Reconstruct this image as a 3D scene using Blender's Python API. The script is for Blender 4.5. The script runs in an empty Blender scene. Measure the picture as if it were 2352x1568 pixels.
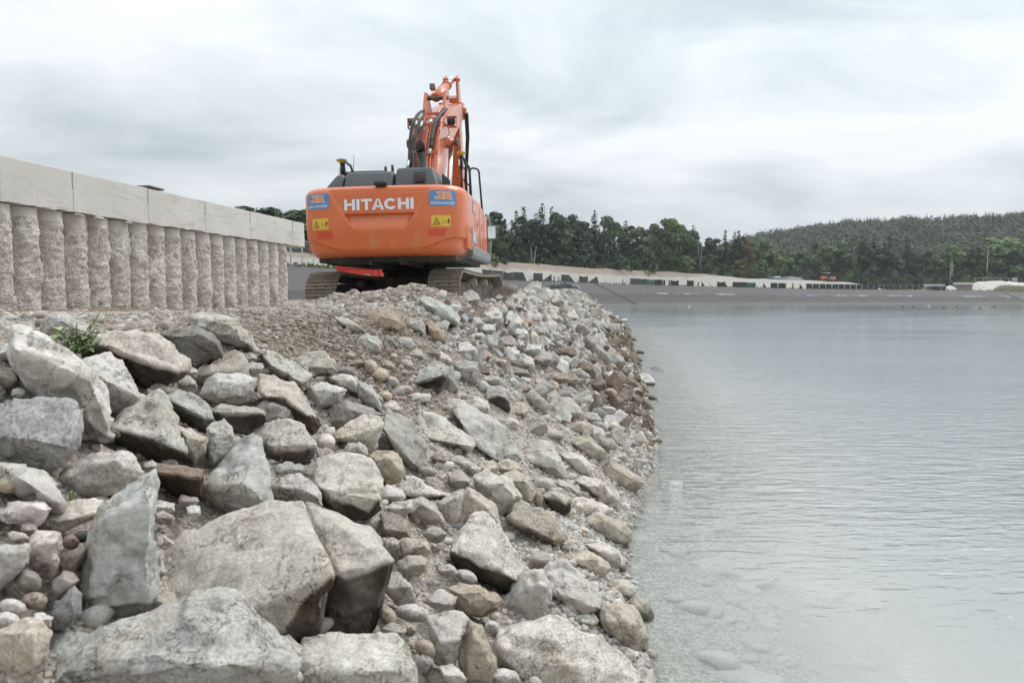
import bpy, bmesh, math, random
import numpy as np
from mathutils import Vector, Matrix, noise as mnoise
random.seed(7); np.random.seed(7)
R = math.radians
scene = bpy.context.scene
COL = scene.collection

# ------------------------------------------------------------------ camera, world, sun
EYE = 2.7
F = 1900.0                       # focal length in units of the 2352-wide picture
PITCH = math.atan(107 / F)
cam_d = bpy.data.cameras.new('camera'); cam = bpy.data.objects.new('camera', cam_d); COL.objects.link(cam)
cam.location = (0, 0, EYE); cam.rotation_euler = (math.pi / 2 - PITCH, 0, 0)
cam_d.sensor_width = 36; cam_d.lens = 36 * F / 2352
cam_d.clip_start = 0.05; cam_d.clip_end = 6000
cam_d.dof.use_dof = True; cam_d.dof.focus_distance = 13; cam_d.dof.aperture_fstop = 3.2
scene.camera = cam
scene.view_settings.view_transform = 'Standard'; scene.view_settings.look = 'None'
scene.view_settings.exposure = 0.42; scene.view_settings.gamma = 1
scene.cycles.use_denoising = True
scene.cycles.max_bounces = 8; scene.cycles.transparent_max_bounces = 12

SUN_EL, SUN_AZ = R(54), R(52)      # azimuth clockwise from +Y towards +X
world = bpy.data.worlds.new('World'); scene.world = world; world.use_nodes = True
nt = world.node_tree; nt.nodes.clear()
def N(nt, t, **k):
    n = nt.nodes.new(t)
    for a, b in k.items(): setattr(n, a, b)
    return n
def build_world():
    L = nt.links.new
    out = N(nt, 'ShaderNodeOutputWorld'); bg = N(nt, 'ShaderNodeBackground'); bg.inputs[1].default_value = 0.1
    sky = N(nt, 'ShaderNodeTexSky', sky_type='NISHITA'); sky.sun_disc = False
    sky.sun_elevation = SUN_EL; sky.sun_rotation = SUN_AZ
    tc = N(nt, 'ShaderNodeTexCoord'); sx = N(nt, 'ShaderNodeSeparateXYZ'); L(tc.outputs['Generated'], sx.inputs[0])
    mx = N(nt, 'ShaderNodeMath', operation='MAXIMUM'); L(sx.outputs[2], mx.inputs[0]); mx.inputs[1].default_value = 0.0
    ad = N(nt, 'ShaderNodeMath', operation='ADD'); L(mx.outputs[0], ad.inputs[0]); ad.inputs[1].default_value = 0.26
    dx = N(nt, 'ShaderNodeMath', operation='DIVIDE'); L(sx.outputs[0], dx.inputs[0]); L(ad.outputs[0], dx.inputs[1])
    dy = N(nt, 'ShaderNodeMath', operation='DIVIDE'); L(sx.outputs[1], dy.inputs[0]); L(ad.outputs[0], dy.inputs[1])
    cx = N(nt, 'ShaderNodeCombineXYZ'); L(dx.outputs[0], cx.inputs[0]); L(dy.outputs[0], cx.inputs[1])
    n1 = N(nt, 'ShaderNodeTexNoise'); n1.inputs['Scale'].default_value = 1.25; n1.inputs['Detail'].default_value = 9; n1.inputs['Roughness'].default_value = 0.56
    n1.inputs['Distortion'].default_value = 0.45
    mp = N(nt, 'ShaderNodeMapping'); mp.inputs['Location'].default_value = (3.4, 1.7, 0); mp.inputs['Scale'].default_value = (1.0, 1.25, 1)
    L(cx.outputs[0], mp.inputs[0]); L(mp.outputs[0], n1.inputs[0])
    rp = N(nt, 'ShaderNodeValToRGB'); e = rp.color_ramp.elements
    e[0].position = 0.34; e[0].color = (0.51, 0.58, 0.62, 1)
    e[1].position = 0.62; e[1].color = (0.88, 0.915, 0.94, 1)
    m = e.new(0.48); m.color = (0.70, 0.76, 0.80, 1)
    L(n1.outputs[0], rp.inputs[0])
    sc = N(nt, 'ShaderNodeVectorMath', operation='SCALE'); sc.inputs['Scale'].default_value = 8.8; L(rp.outputs[0], sc.inputs[0])
    # thick overcast: brighter towards the zenith and around the hidden sun, duller behind
    zl = N(nt, 'ShaderNodeMath', operation='MULTIPLY_ADD'); L(mx.outputs[0], zl.inputs[0]); zl.inputs[1].default_value = 1.0; zl.inputs[2].default_value = 0.73
    dt = N(nt, 'ShaderNodeVectorMath', operation='DOT_PRODUCT'); L(tc.outputs['Generated'], dt.inputs[0]); dt.inputs[1].default_value = (math.cos(SUN_EL) * math.sin(SUN_AZ), math.cos(SUN_EL) * math.cos(SUN_AZ), math.sin(SUN_EL))
    dl = N(nt, 'ShaderNodeMath', operation='MULTIPLY_ADD'); L(dt.outputs['Value'], dl.inputs[0]); dl.inputs[1].default_value = 0.28; dl.inputs[2].default_value = 0.92
    zm = N(nt, 'ShaderNodeMath', operation='MULTIPLY'); L(zl.outputs[0], zm.inputs[0]); L(dl.outputs[0], zm.inputs[1])
    s2 = N(nt, 'ShaderNodeMath', operation='MULTIPLY'); L(zm.outputs[0], s2.inputs[0]); s2.inputs[1].default_value = 8.65; L(s2.outputs[0], sc.inputs['Scale'])
    mix = N(nt, 'ShaderNodeMix', data_type='RGBA'); mix.inputs[0].default_value = 0.94
    L(sky.outputs[0], mix.inputs[6]); L(sc.outputs[0], mix.inputs[7]); L(mix.outputs[2], bg.inputs[0]); L(bg.outputs[0], out.inputs[0])
build_world()
sd = bpy.data.lights.new('sun', 'SUN'); sd.energy = 1.5; sd.angle = R(26); sd.color = (1.0, 0.97, 0.93)
sun = bpy.data.objects.new('sun', sd); COL.objects.link(sun)
sdir = Vector((math.cos(SUN_EL) * math.sin(SUN_AZ), math.cos(SUN_EL) * math.cos(SUN_AZ), math.sin(SUN_EL)))
sun.rotation_euler = sdir.to_track_quat('Z', 'Y').to_euler(); sun.location = sdir * 60

# ------------------------------------------------------------------ measuring helpers
CP, SP = math.cos(PITCH), math.sin(PITCH)
def ray(px, py):
    a = (px - 1176) / F; b = (784 - py) / F
    return Vector((a, CP + b * SP, -SP + b * CP))
def at(px, py, Y):
    d = ray(px, py); t = Y / d.y
    return Vector((d.x * t, Y, EYE + d.z * t))
def onz(px, py, z):
    d = ray(px, py); t = (z - EYE) / d.z
    return Vector((d.x * t, d.y * t, z))
def topix(p):
    x, y, z = p[0], p[1], p[2] - EYE
    fw = y * CP - z * SP; up = y * SP + z * CP
    return 1176 + F * x / fw, 784 - F * up / fw

# ------------------------------------------------------------------ object helpers
def tag(o, label=None, cat=None, group=None, kind=None):
    if label: o['label'] = label
    if cat: o['category'] = cat
    if group: o['group'] = group
    if kind: o['kind'] = kind
    return o
def empty(name, loc=(0, 0, 0), rot=(0, 0, 0)):
    o = bpy.data.objects.new(name, None); COL.objects.link(o)
    o.location = loc; o.rotation_euler = rot; o.empty_display_size = 0.2
    return o
def link_mesh(name, me, parent=None, loc=None):
    o = bpy.data.objects.new(name, me); COL.objects.link(o)
    if parent: o.parent = parent
    if loc is not None: o.location = loc
    return o
def dup(o, parent=None):
    c = o.copy(); COL.objects.link(c)
    if parent: c.parent = parent
    for ch in list(o.children): dup(ch, c)
    return c

class MB:
    """collects geometry for ONE mesh"""
    def __init__(s): s.v = []; s.f = []; s.m = []; s.sm = []
    def add(s, vs, fs, mi=0, smooth=False):
        b = len(s.v); s.v += [tuple(p) for p in vs]
        for f in fs: s.f.append([b + i for i in f]); s.m.append(mi); s.sm.append(smooth)
        return s
    def box(s, c, d, M=None, mi=0, taper=(1, 1)):
        x, y, z = d[0] / 2, d[1] / 2, d[2] / 2
        vs = []
        for k in (-1, 1):
            tx, ty = (1, 1) if k < 0 else taper
            for (i, j) in ((-1, -1), (1, -1), (1, 1), (-1, 1)):
                p = Vector((i * x * tx, j * y * ty, k * z))
                if M is not None: p = M @ p
                vs.append(p + Vector(c))
        return s.add(vs, [(3, 2, 1, 0), (4, 5, 6, 7), (0, 1, 5, 4), (1, 2, 6, 5), (2, 3, 7, 6), (3, 0, 4, 7)], mi)
    def bbox(s, c, d, b=0.02, M=None, mi=0, seg=2):
        bm = bmesh.new(); bmesh.ops.create_cube(bm, size=1)
        for v in bm.verts: v.co = Vector((v.co.x * d[0], v.co.y * d[1], v.co.z * d[2]))
        bmesh.ops.bevel(bm, geom=list(bm.edges), offset=b, segments=seg, affect='EDGES', profile=0.5)
        return s.bm(bm, Matrix.Translation(c) @ (M.to_4x4() if M is not None else Matrix()), mi, True)
    def bm(s, bm, M=None, mi=0, smooth=False):
        if M is not None: bm.transform(M)
        bm.verts.index_update()
        s.add([v.co.copy() for v in bm.verts], [[v.index for v in f.verts] for f in bm.faces], mi, smooth)
        bm.free(); return s
    def tube(s, pts, r, n=8, mi=0, cap=True, r2=None):
        pts = [Vector(p) for p in pts]; rings = []
        up = None
        for i, p in enumerate(pts):
            a = pts[max(i - 1, 0)]; b = pts[min(i + 1, len(pts) - 1)]
            t = (b - a).normalized()
            if up is None or abs(t.dot(up)) > 0.99:
                up = Vector((0, 0, 1)) if abs(t.z) < 0.9 else Vector((1, 0, 0))
            u = (up - t * up.dot(t)).normalized(); w = t.cross(u); up = u
            rr = r if r2 is None else r + (r2 - r) * i / (len(pts) - 1)
            if isinstance(r, (list, tuple)): rr = r[i]
            rings.append([p + (u * math.cos(2 * math.pi * k / n) + w * math.sin(2 * math.pi * k / n)) * rr for k in range(n)])
        vs = [p for q in rings for p in q]; fs = []
        for i in range(len(rings) - 1):
            for k in range(n): fs.append((i * n + k, i * n + (k + 1) % n, (i + 1) * n + (k + 1) % n, (i + 1) * n + k))
        s.add(vs, fs, mi, True)
        if cap:
            b = len(s.v) - len(vs)
            s.f.append([b + k for k in range(n)][::-1]); s.m.append(mi); s.sm.append(False)
            s.f.append([b + (len(rings) - 1) * n + k for k in range(n)]); s.m.append(mi); s.sm.append(False)
        return s
    def cyl(s, a, b, r, n=20, mi=0, r2=None): return s.tube([a, b], r, n, mi, True, r2)
    def prism(s, prof, x0, x1, axis='x', mi=0, bev=0):
        """profile polygon [(u,v)...] extruded along an axis"""
        def P(u, v, w):
            return (w, u, v) if axis == 'x' else ((u, w, v) if axis == 'y' else (u, v, w))
        n = len(prof)
        bm = bmesh.new()
        A = [bm.verts.new(P(u, v, x0)) for u, v in prof]; B = [bm.verts.new(P(u, v, x1)) for u, v in prof]
        bm.faces.new(A[::-1]); bm.faces.new(B)
        for i in range(n): bm.faces.new((A[i], A[(i + 1) % n], B[(i + 1) % n], B[i]))
        bmesh.ops.recalc_face_normals(bm, faces=list(bm.faces))
        if bev: bmesh.ops.bevel(bm, geom=list(bm.edges), offset=bev, segments=2, affect='EDGES', profile=0.5)
        return s.bm(bm, None, mi, False)
    def build(s, name, mats, parent=None, loc=None, M=None, autosmooth=None):
        me = bpy.data.meshes.new(name)
        vs = s.v if M is None else [tuple(M @ Vector(p)) for p in s.v]
        me.from_pydata(vs, [], s.f)
        for m in (mats if isinstance(mats, (list, tuple)) else [mats]): me.materials.append(m)
        me.polygons.foreach_set('material_index', s.m); me.polygons.foreach_set('use_smooth', s.sm)
        me.update()
        return link_mesh(name, me, parent, loc)

def np_mesh(name, V, Fq, mats, smooth=True, attr=None, col=None):
    """numpy mesh: V (n,3), Fq (m,k)"""
    me = bpy.data.meshes.new(name); n, m, k = len(V), len(Fq), Fq.shape[1]
    me.vertices.add(n); me.vertices.foreach_set('co', np.ascontiguousarray(V, dtype=np.float32).ravel())
    me.loops.add(m * k); me.loops.foreach_set('vertex_index', np.ascontiguousarray(Fq, dtype=np.int32).ravel())
    me.polygons.add(m); me.polygons.foreach_set('loop_start', np.arange(0, m * k, k, dtype=np.int32))
    me.polygons.foreach_set('use_smooth', np.full(m, smooth, dtype=bool))
    for mt in (mats if isinstance(mats, (list, tuple)) else [mats]): me.materials.append(mt)
    for nm, a in (attr or {}).items():
        A = me.attributes.new(nm, 'FLOAT', 'POINT'); A.data.foreach_set('value', np.ascontiguousarray(a, dtype=np.float32))
    if col is not None:
        A = me.attributes.new('tint', 'FLOAT_COLOR', 'POINT')
        A.data.foreach_set('color', np.ascontiguousarray(np.concatenate([col, np.ones((n, 1))], 1), dtype=np.float32).ravel())
    me.update(calc_edges=True); me.validate()
    return me

# ------------------------------------------------------------------ materials
def mat_base(name):
    m = bpy.data.materials.new(name); m.use_nodes = True; t = m.node_tree
    return m, t, t.nodes['Principled BSDF'], t.nodes['Material Output']
def mixrgb(t, fac, a, b, blend='MIX'):
    n = t.nodes.new('ShaderNodeMix'); n.data_type = 'RGBA'; n.blend_type = blend
    for s, v in ((0, fac), (6, a), (7, b)):
        if isinstance(v, (int, float)): n.inputs[s].default_value = v
        elif isinstance(v, tuple): n.inputs[s].default_value = (*v, 1) if len(v) == 3 else v
        else: t.links.new(v, n.inputs[s])
    return n.outputs[2]
def tex(t, co, scale, detail=4, rough=0.55, dist=0.0, kind='noise', stretch=None):
    if stretch is not None:
        mp = t.nodes.new('ShaderNodeMapping'); mp.inputs['Scale'].default_value = stretch; t.links.new(co, mp.inputs[0]); co = mp.outputs[0]
    if kind == 'noise':
        n = t.nodes.new('ShaderNodeTexNoise'); n.inputs['Detail'].default_value = detail; n.inputs['Roughness'].default_value = rough
        n.inputs['Distortion'].default_value = dist
    else:
        n = t.nodes.new('ShaderNodeTexVoronoi')
    n.inputs['Scale'].default_value = scale; t.links.new(co, n.inputs['Vector'])
    return n
def ramp(t, src, a, b, ca=(0, 0, 0), cb=(1, 1, 1)):
    r = t.nodes.new('ShaderNodeValToRGB'); e = r.color_ramp.elements
    e[0].position, e[1].position = a, b; e[0].color = (*ca, 1); e[1].color = (*cb, 1)
    t.links.new(src, r.inputs[0]); return r.outputs[0]
def bump(t, bs, h, strength=0.4, dist=0.02, prev=None):
    b = t.nodes.new('ShaderNodeBump'); b.inputs['Strength'].default_value = strength; b.inputs['Distance'].default_value = dist
    t.links.new(h, b.inputs['Height'])
    if prev is not None: t.links.new(prev, b.inputs['Normal'])
    t.links.new(b.outputs[0], bs.inputs['Normal']); return b.outputs[0]
def mix_soil(t, *a): return mixrgb(t, *a)

def M_simple(name, color, rough=0.6, metal=0.0, vary=0.15, scale=6.0, dirt=None, dirt_amt=0.0, bmp=0.0, coat=0.0, bscale=60, bdist=0.005):
    m, t, bs, out = mat_base(name); co = t.nodes.new('ShaderNodeTexCoord').outputs['Object']
    n = tex(t, co, scale, 6, 0.6)
    c = mixrgb(t, ramp(t, n.outputs[0], 0.3, 0.7), tuple(x * (1 - vary) for x in color), tuple(min(1, x * (1 + vary)) for x in color))
    if dirt is not None:
        n2 = tex(t, co, scale * 0.6, 8, 0.7, 0.5)
        c = mixrgb(t, ramp(t, n2.outputs[0], 0.62 - 0.35 * dirt_amt, 0.85 - 0.3 * dirt_amt), c, dirt)
    t.links.new(c, bs.inputs['Base Color'])
    bs.inputs['Roughness'].default_value = rough; bs.inputs['Metallic'].default_value = metal
    bs.inputs['Coat Weight'].default_value = coat; bs.inputs['Coat Roughness'].default_value = 0.15
    if bmp: bump(t, bs, tex(t, co, bscale, 4).outputs[0], bmp, bdist)
    return m

def M_rock():
    m, t, bs, out = mat_base('rock_surface'); L = t.links.new
    tc = t.nodes.new('ShaderNodeTexCoord'); oi = t.nodes.new('ShaderNodeObjectInfo')
    mp = t.nodes.new('ShaderNodeVectorMath'); mp.operation = 'ADD'; L(tc.outputs['Object'], mp.inputs[0])
    rs = t.nodes.new('ShaderNodeVectorMath'); rs.operation = 'SCALE'; rs.inputs[0].default_value = (37, 21, 53); L(oi.outputs['Random'], rs.inputs['Scale'])
    L(rs.outputs[0], mp.inputs[1]); co = mp.outputs[0]
    big = tex(t, co, 2.2, 5, 0.6, 0.6); med = tex(t, co, 9, 7, 0.66, 0.8); fine = tex(t, co, 60, 6, 0.7)
    band = tex(t, co, 7, 8, 0.72, 0.4, stretch=(0.6, 0.9, 1.9))
    c = oi.outputs['Color']
    c = mixrgb(t, ramp(t, med.outputs[0], 0.34, 0.66, (0.66, 0.655, 0.65), (1.2, 1.2, 1.2)), (0, 0, 0), c) if False else mixrgb(t, 1.0, c, ramp(t, med.outputs[0], 0.34, 0.62, (0.80, 0.79, 0.78), (1.18, 1.18, 1.18)), 'MULTIPLY')
    spk = N(t, 'ShaderNodeMath', operation='MULTIPLY_ADD'); L(oi.outputs['Random'], spk.inputs[0]); spk.inputs[1].default_value = .55; spk.inputs[2].default_value = .35
    c = mixrgb(t, spk.outputs[0], c, mixrgb(t, 1.0, c, ramp(t, fine.outputs[0], 0.37, 0.59, (0.60, 0.59, 0.58), (1.22, 1.22, 1.22)), 'MULTIPLY'))
    # dark lichen blotches and soil stain patches
    c = mixrgb(t, ramp(t, band.outputs[0], 0.56, 0.70), c, mixrgb(t, 1.0, c, (0.56, 0.55, 0.545), 'MULTIPLY'))
    c = mixrgb(t, ramp(t, big.outputs[0], 0.53, 0.70), c, mixrgb(t, 1.0, c, (0.84, 0.78, 0.70), 'MULTIPLY'))
    vc = t.nodes.new('ShaderNodeTexVoronoi'); vc.feature = 'DISTANCE_TO_EDGE'; vc.inputs['Scale'].default_value = 2.6
    wv = t.nodes.new('ShaderNodeVectorMath'); wv.operation = 'MULTIPLY_ADD'; L(med.outputs['Color'], wv.inputs[0]); wv.inputs[1].default_value = (.35, .35, .35); L(co, wv.inputs[2]); L(wv.outputs[0], vc.inputs['Vector'])
    ck = t.nodes.new('ShaderNodeMath'); ck.operation = 'MULTIPLY'; L(ramp(t, vc.outputs['Distance'], 0.004, 0.022, (1, 1, 1), (0, 0, 0)), ck.inputs[0]); L(ramp(t, big.outputs[0], .44, .52), ck.inputs[1])
    c = mixrgb(t, ck.outputs[0], c, mixrgb(t, 1.0, c, (.30, .28, .26), 'MULTIPLY'))
    sn = t.nodes.new('ShaderNodeAttribute'); sn.attribute_name = 'stain'      # brown earth on broken faces, plus shade painted in below the ridges
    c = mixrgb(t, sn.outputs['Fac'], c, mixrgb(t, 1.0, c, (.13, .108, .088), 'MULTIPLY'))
    gp = t.nodes.new('ShaderNodeNewGeometry'); gz = t.nodes.new('ShaderNodeSeparateXYZ'); L(gp.outputs['Position'], gz.inputs[0])      # wet rim at the water line
    wz = t.nodes.new('ShaderNodeMath'); wz.operation = 'MULTIPLY_ADD'; L(med.outputs[0], wz.inputs[0]); wz.inputs[1].default_value = -.10; L(gz.outputs[2], wz.inputs[2])
    c = mixrgb(t, ramp(t, wz.outputs[0], 0.0, .05, (1, 1, 1), (0, 0, 0)), c, mixrgb(t, 1.0, c, (.42, .39, .35), 'MULTIPLY'))
    L(c, bs.inputs['Base Color']); bs.inputs['Roughness'].default_value = 0.88; bs.inputs['Specular IOR Level'].default_value = 0.25
    b1 = bump(t, bs, med.outputs[0], 0.55, 0.035); b2 = bump(t, bs, band.outputs[0], 0.35, 0.02, b1); bump(t, bs, fine.outputs[0], 0.55, 0.006, b2)
    return m
def M_tint(name, rough=0.85, fs=70, amp=0.35, bmp=0.4):
    m, t, bs, out = mat_base(name); L = t.links.new
    co = t.nodes.new('ShaderNodeTexCoord').outputs['Object']
    at_ = t.nodes.new('ShaderNodeAttribute'); at_.attribute_name = 'tint'
    n = tex(t, co, fs, 5, 0.65)
    c = mixrgb(t, 1.0, at_.outputs['Color'], ramp(t, n.outputs[0], 0.3, 0.68, (1 - amp,) * 3, (1 + amp * 0.6,) * 3), 'MULTIPLY')
    L(c, bs.inputs['Base Color']); bs.inputs['Roughness'].default_value = rough; bs.inputs['Specular IOR Level'].default_value = 0.25
    if bmp: bump(t, bs, n.outputs[0], bmp, 0.01)
    return m
ROCK = M_rock(); PEB = M_tint('pebble_surface')

# ------------------------------------------------------------------ shore and near ground
_xs = np.array([(-8, 0.1), (0, 0.45), (4, 0.80), (5.6, 0.98), (6.6, 1.03), (8.2, 1.15), (9.6, 1.42), (11.2, 1.80), (13, 2.3), (15.4, 2.72), (20, 3.32), (25, 4.06), (33, 5.02), (41, 6.02), (60, 8.6), (69, 9.5), (75, 9.1), (80, 7.0), (84, 0), (90, -25), (100, -60)])
def Xs(Y): return np.interp(Y, _xs[:, 0], _xs[:, 1])
def Kk(Y): return np.interp(Y, [0, 6, 10, 14, 25, 70], [0.53, 0.56, 0.64, 0.86, 0.80, 0.72])
def Zcrest(Y): return np.interp(Y, [0, 5, 8, 11, 13.5, 18, 25, 70, 80], [2.2, 2.32, 2.42, 2.48, 2.52, 2.52, 2.62, 2.60, 2.4])
_off = np.random.rand(24, 4)
def fnoise(X, Y, s, o=0):
    """cheap smooth noise: sum of sines with random directions (vectorised)"""
    r = np.zeros_like(X, dtype=float)
    for i in range(8):
        a = _off[(i + o) % 24]; th = a[0] * 6.283; k = s * (0.6 + 1.1 * a[1])
        r += np.sin(k * (X * math.cos(th) + Y * math.sin(th)) + a[2] * 6.283 + 1.5 * np.sin(k * 0.43 * (X * math.sin(th) - Y * math.cos(th)) + a[3] * 6.28))
    return r / 8
def ground_z(X, Y):
    X = np.asarray(X, float); Y = np.asarray(Y, float)
    e = Xs(Y) - X + 0.13 * fnoise(X, Y, 2.6, 3) + 0.24 * fnoise(X, Y, .95, 14)
    k = Kk(Y); zc = Zcrest(Y)
    w = zc / k
    inland = np.clip((e - w - 0.8) / 2.5, 0, 1)
    back = np.interp(Y, [0, 8, 11, 14, 16, 20, 40, 80], [2.35, 2.42, 2.45, 2.35, 2.2, 2.2, 2.25, 2.2])
    # strip along the foot of the wall on the left
    zp = zc * (1 - inland) + back * inland
    wd = X - (-13 + 0.128 * Y)
    zp = zp + np.where(Y < 22, 0.16 * np.exp(-(wd - 0.3) ** 2 / 1.2), 0.05 * np.exp(-(wd - 0.3) ** 2 / 1.2))
    # gravel mound behind the machine, cut bank below the track
    zp = zp + 0.34 * np.exp(-((X + 1.62) / 0.95) ** 2 - ((Y - 13.2) / 0.9) ** 2) + 0.15 * np.exp(-((X + 3.0) / 0.7) ** 2 - ((Y - 13.2) / 0.8) ** 2)
    zl = k * e
    zp = zp + .05 * np.exp(-((X + 1.9) / 1.5) ** 2 - ((Y - 13.0) / 1.1) ** 2) * (fnoise(X, Y, 6.5, 4) + fnoise(X, Y, 2.6, 12))
    s = 0.12
    h = np.clip(0.5 + 0.5 * (zp - zl) / s, 0, 1)
    z = zp * (1 - h) + zl * h - s * h * (1 - h)
    z = np.where(e < 0, np.maximum(0.20 * e + 0.04 * fnoise(X, Y, 3.0, 5) * np.clip(-e, 0, 1), -2.2), z)
    amp = np.clip(e, 0, 0.5) * 2
    z = z + amp * (0.035 * fnoise(X, Y, 4.5, 9) + 0.05 * fnoise(X, Y, 1.4, 1) + 0.014 * fnoise(X, Y, 15, 6))
    return z
def hit(px, py, ymax=95):
    """where the view line of a picture point meets the near ground"""
    d = ray(px, py); ys = np.concatenate([np.arange(1.2, 20, 0.02), np.arange(20, ymax, 0.1)])
    t = ys / d.y; X = d.x * t; Z = EYE + d.z * t
    g = ground_z(X, ys); i = np.argmax(Z <= g)
    if Z[i] > g[i]: return hit(px, py + 3, ymax)      # just over the crest: take the crest itself
    return Vector((X[i], ys[i], g[i]))

def ground_low(X, Y):
    """the soil between the piled boulders lies deeper than their bearing points"""
    X = np.asarray(X, float); Y = np.asarray(Y, float); e = Xs(Y) - X
    m = np.clip((9.5 - Y) / 3, 0, 1) * np.clip((e - .7) / .5, 0, 1) * np.clip((Zcrest(Y) / Kk(Y) + .1 - e) / .5, 0, 1)
    m2 = np.clip((Y - 11.5) / 2, 0, 1) * np.clip((e - .5) / .4, 0, 1) * np.clip((Zcrest(Y) / Kk(Y) + .0 - e) / .4, 0, 1)
    return ground_z(X, Y) - 0.21 * m * np.clip(.75 + .9 * fnoise(X, Y, 2.2, 7), 0, 1) - 0.12 * m2
def M_ground():
    m, t, bs, out = mat_base('gravel_ground'); L = t.links.new
    g = t.nodes.new('ShaderNodeNewGeometry').outputs['Position']
    tint = t.nodes.new('ShaderNodeAttribute'); tint.attribute_name = 'tint'
    v1 = tex(t, g, 30, kind='v'); v2 = tex(t, g, 75, kind='v'); n = tex(t, g, 3, 6, 0.6); f = tex(t, g, 160, 4)
    sep = t.nodes.new('ShaderNodeSeparateColor'); L(v1.outputs['Color'], sep.inputs[0])
    c = mixrgb(t, 1.0, tint.outputs['Color'], ramp(t, sep.outputs[0], 0, 1, (0.78, 0.77, 0.76), (1.22, 1.2, 1.18)), 'MULTIPLY')
    c = mixrgb(t, 1.0, c, ramp(t, v1.outputs['Distance'], 0.35, 0.75, (1.05, 1.05, 1.05), (0.72, 0.68, 0.64)), 'MULTIPLY')
    c = mixrgb(t, 1.0, c, ramp(t, n.outputs[0], 0.35, 0.65, (0.85, 0.84, 0.82), (1.08, 1.08, 1.08)), 'MULTIPLY')
    c = mixrgb(t, 1.0, c, ramp(t, f.outputs[0], 0.3, 0.7, (0.8, 0.8, 0.8), (1.12, 1.12, 1.12)), 'MULTIPLY')
    L(c, bs.inputs['Base Color']); bs.inputs['Roughness'].default_value = 0.92; bs.inputs['Specular IOR Level'].default_value = 0.2
    inv = t.nodes.new('ShaderNodeMath'); inv.operation = 'SUBTRACT'; inv.inputs[0].default_value = 1; L(v1.outputs['Distance'], inv.inputs[1])
    inv2 = t.nodes.new('ShaderNodeMath'); inv2.operation = 'SUBTRACT'; inv2.inputs[0].default_value = 1; L(v2.outputs['Distance'], inv2.inputs[1])
    b1 = bump(t, bs, inv.outputs[0], 0.8, 0.03); b2 = bump(t, bs, inv2.outputs[0], 0.6, 0.012, b1); bump(t, bs, f.outputs[0], 0.3, 0.006, b2)
    return m
GROUND = M_ground()
def soil_tint(X, Y, Z):
    """real colour changes of the soil: grey gravel, brown earth, pale silt near the water"""
    n = fnoise(X, Y, 1.1, 2); n2 = fnoise(X, Y, 3.3, 11)
    grey = np.array([0.42, 0.385, 0.345]); brown = np.array([0.31, 0.235, 0.18]); pale = np.array([0.55, 0.515, 0.47]); silt = np.array([0.50, 0.49, 0.455])
    e = Xs(Y) - X
    c = np.repeat(grey[None], len(X), 0)
    wd = X - (-13 + 0.128 * Y)
    def blend(c, col, w): w = np.clip(w, 0, 1)[:, None]; return c * (1 - w) + col * w
    plate = np.clip((Z - 2.0) / 0.3, 0, 1)
    c = blend(c, brown, plate * (0.62 + 0.7 * n + 0.5 * n2))
    c = blend(c, brown, np.clip(1.3 - abs(wd - 0.6) / 0.9, 0, 1) * (Y > 9) * 0.9)
    road = np.exp(-((wd - 6.2 + 0.15 * (Y - 11)) / 1.1) ** 2) * (Y > 7) * (Y < 40)
    c = blend(c, pale * 0.92, road * 0.9)
    c = blend(c, brown * 0.72, 1.3 * np.exp(-((X + 2.1) / 1.5) ** 2 - ((Y - 9.5) / 1.3) ** 2) * (0.9 + n2))
    c = blend(c, brown * 0.95, np.exp(-((X + 1.9) / 1.3) ** 2 - ((Y - 13.0) / 0.9) ** 2) * (0.5 + n2))
    c = blend(c, pale, np.clip((1.6 - Z) / 0.8, 0, 1) * 0.55 * (Y < 30))
    c = blend(c, silt, np.clip((0.12 - Z) / 0.15, 0, 1))
    c = c * (1 - .34 * (np.clip((Z + .02) / .02, 0, 1) * np.clip((.085 - Z) / .03, 0, 1)))[:, None]      # wet rim
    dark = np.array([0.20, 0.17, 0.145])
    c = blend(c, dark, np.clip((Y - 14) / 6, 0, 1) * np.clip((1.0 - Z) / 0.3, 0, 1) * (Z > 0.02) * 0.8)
    return c
def grid_sheet(rows, cols, xf):
    Yg, Tg = np.meshgrid(rows, cols, indexing='ij')
    X = xf(Tg, Yg); nr, nc = len(rows), len(cols)
    idx = np.arange(nr * nc).reshape(nr, nc)
    Fq = np.stack([idx[:-1, :-1], idx[:-1, 1:], idx[1:, 1:], idx[1:, :-1]], -1).reshape(-1, 4)
    return X.ravel(), Yg.ravel(), Fq
rows = np.concatenate([np.linspace(-6, 1.5, 40), np.geomspace(1.5, 130, 520)[1:]])
cols = np.concatenate([np.linspace(-1.05, 0.55, 520), np.linspace(0.55, 1.6, 50)[1:]])
X, Y, Fq = grid_sheet(rows, cols, lambda T, Yg: T * (np.maximum(Yg, 0) + 4.0))
Z = ground_low(X, Y)
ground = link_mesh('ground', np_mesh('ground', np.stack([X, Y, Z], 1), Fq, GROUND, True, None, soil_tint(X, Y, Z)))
tag(ground, 'gravel bank with brown earth and pale silt running down into the lake', kind='structure')

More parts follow.
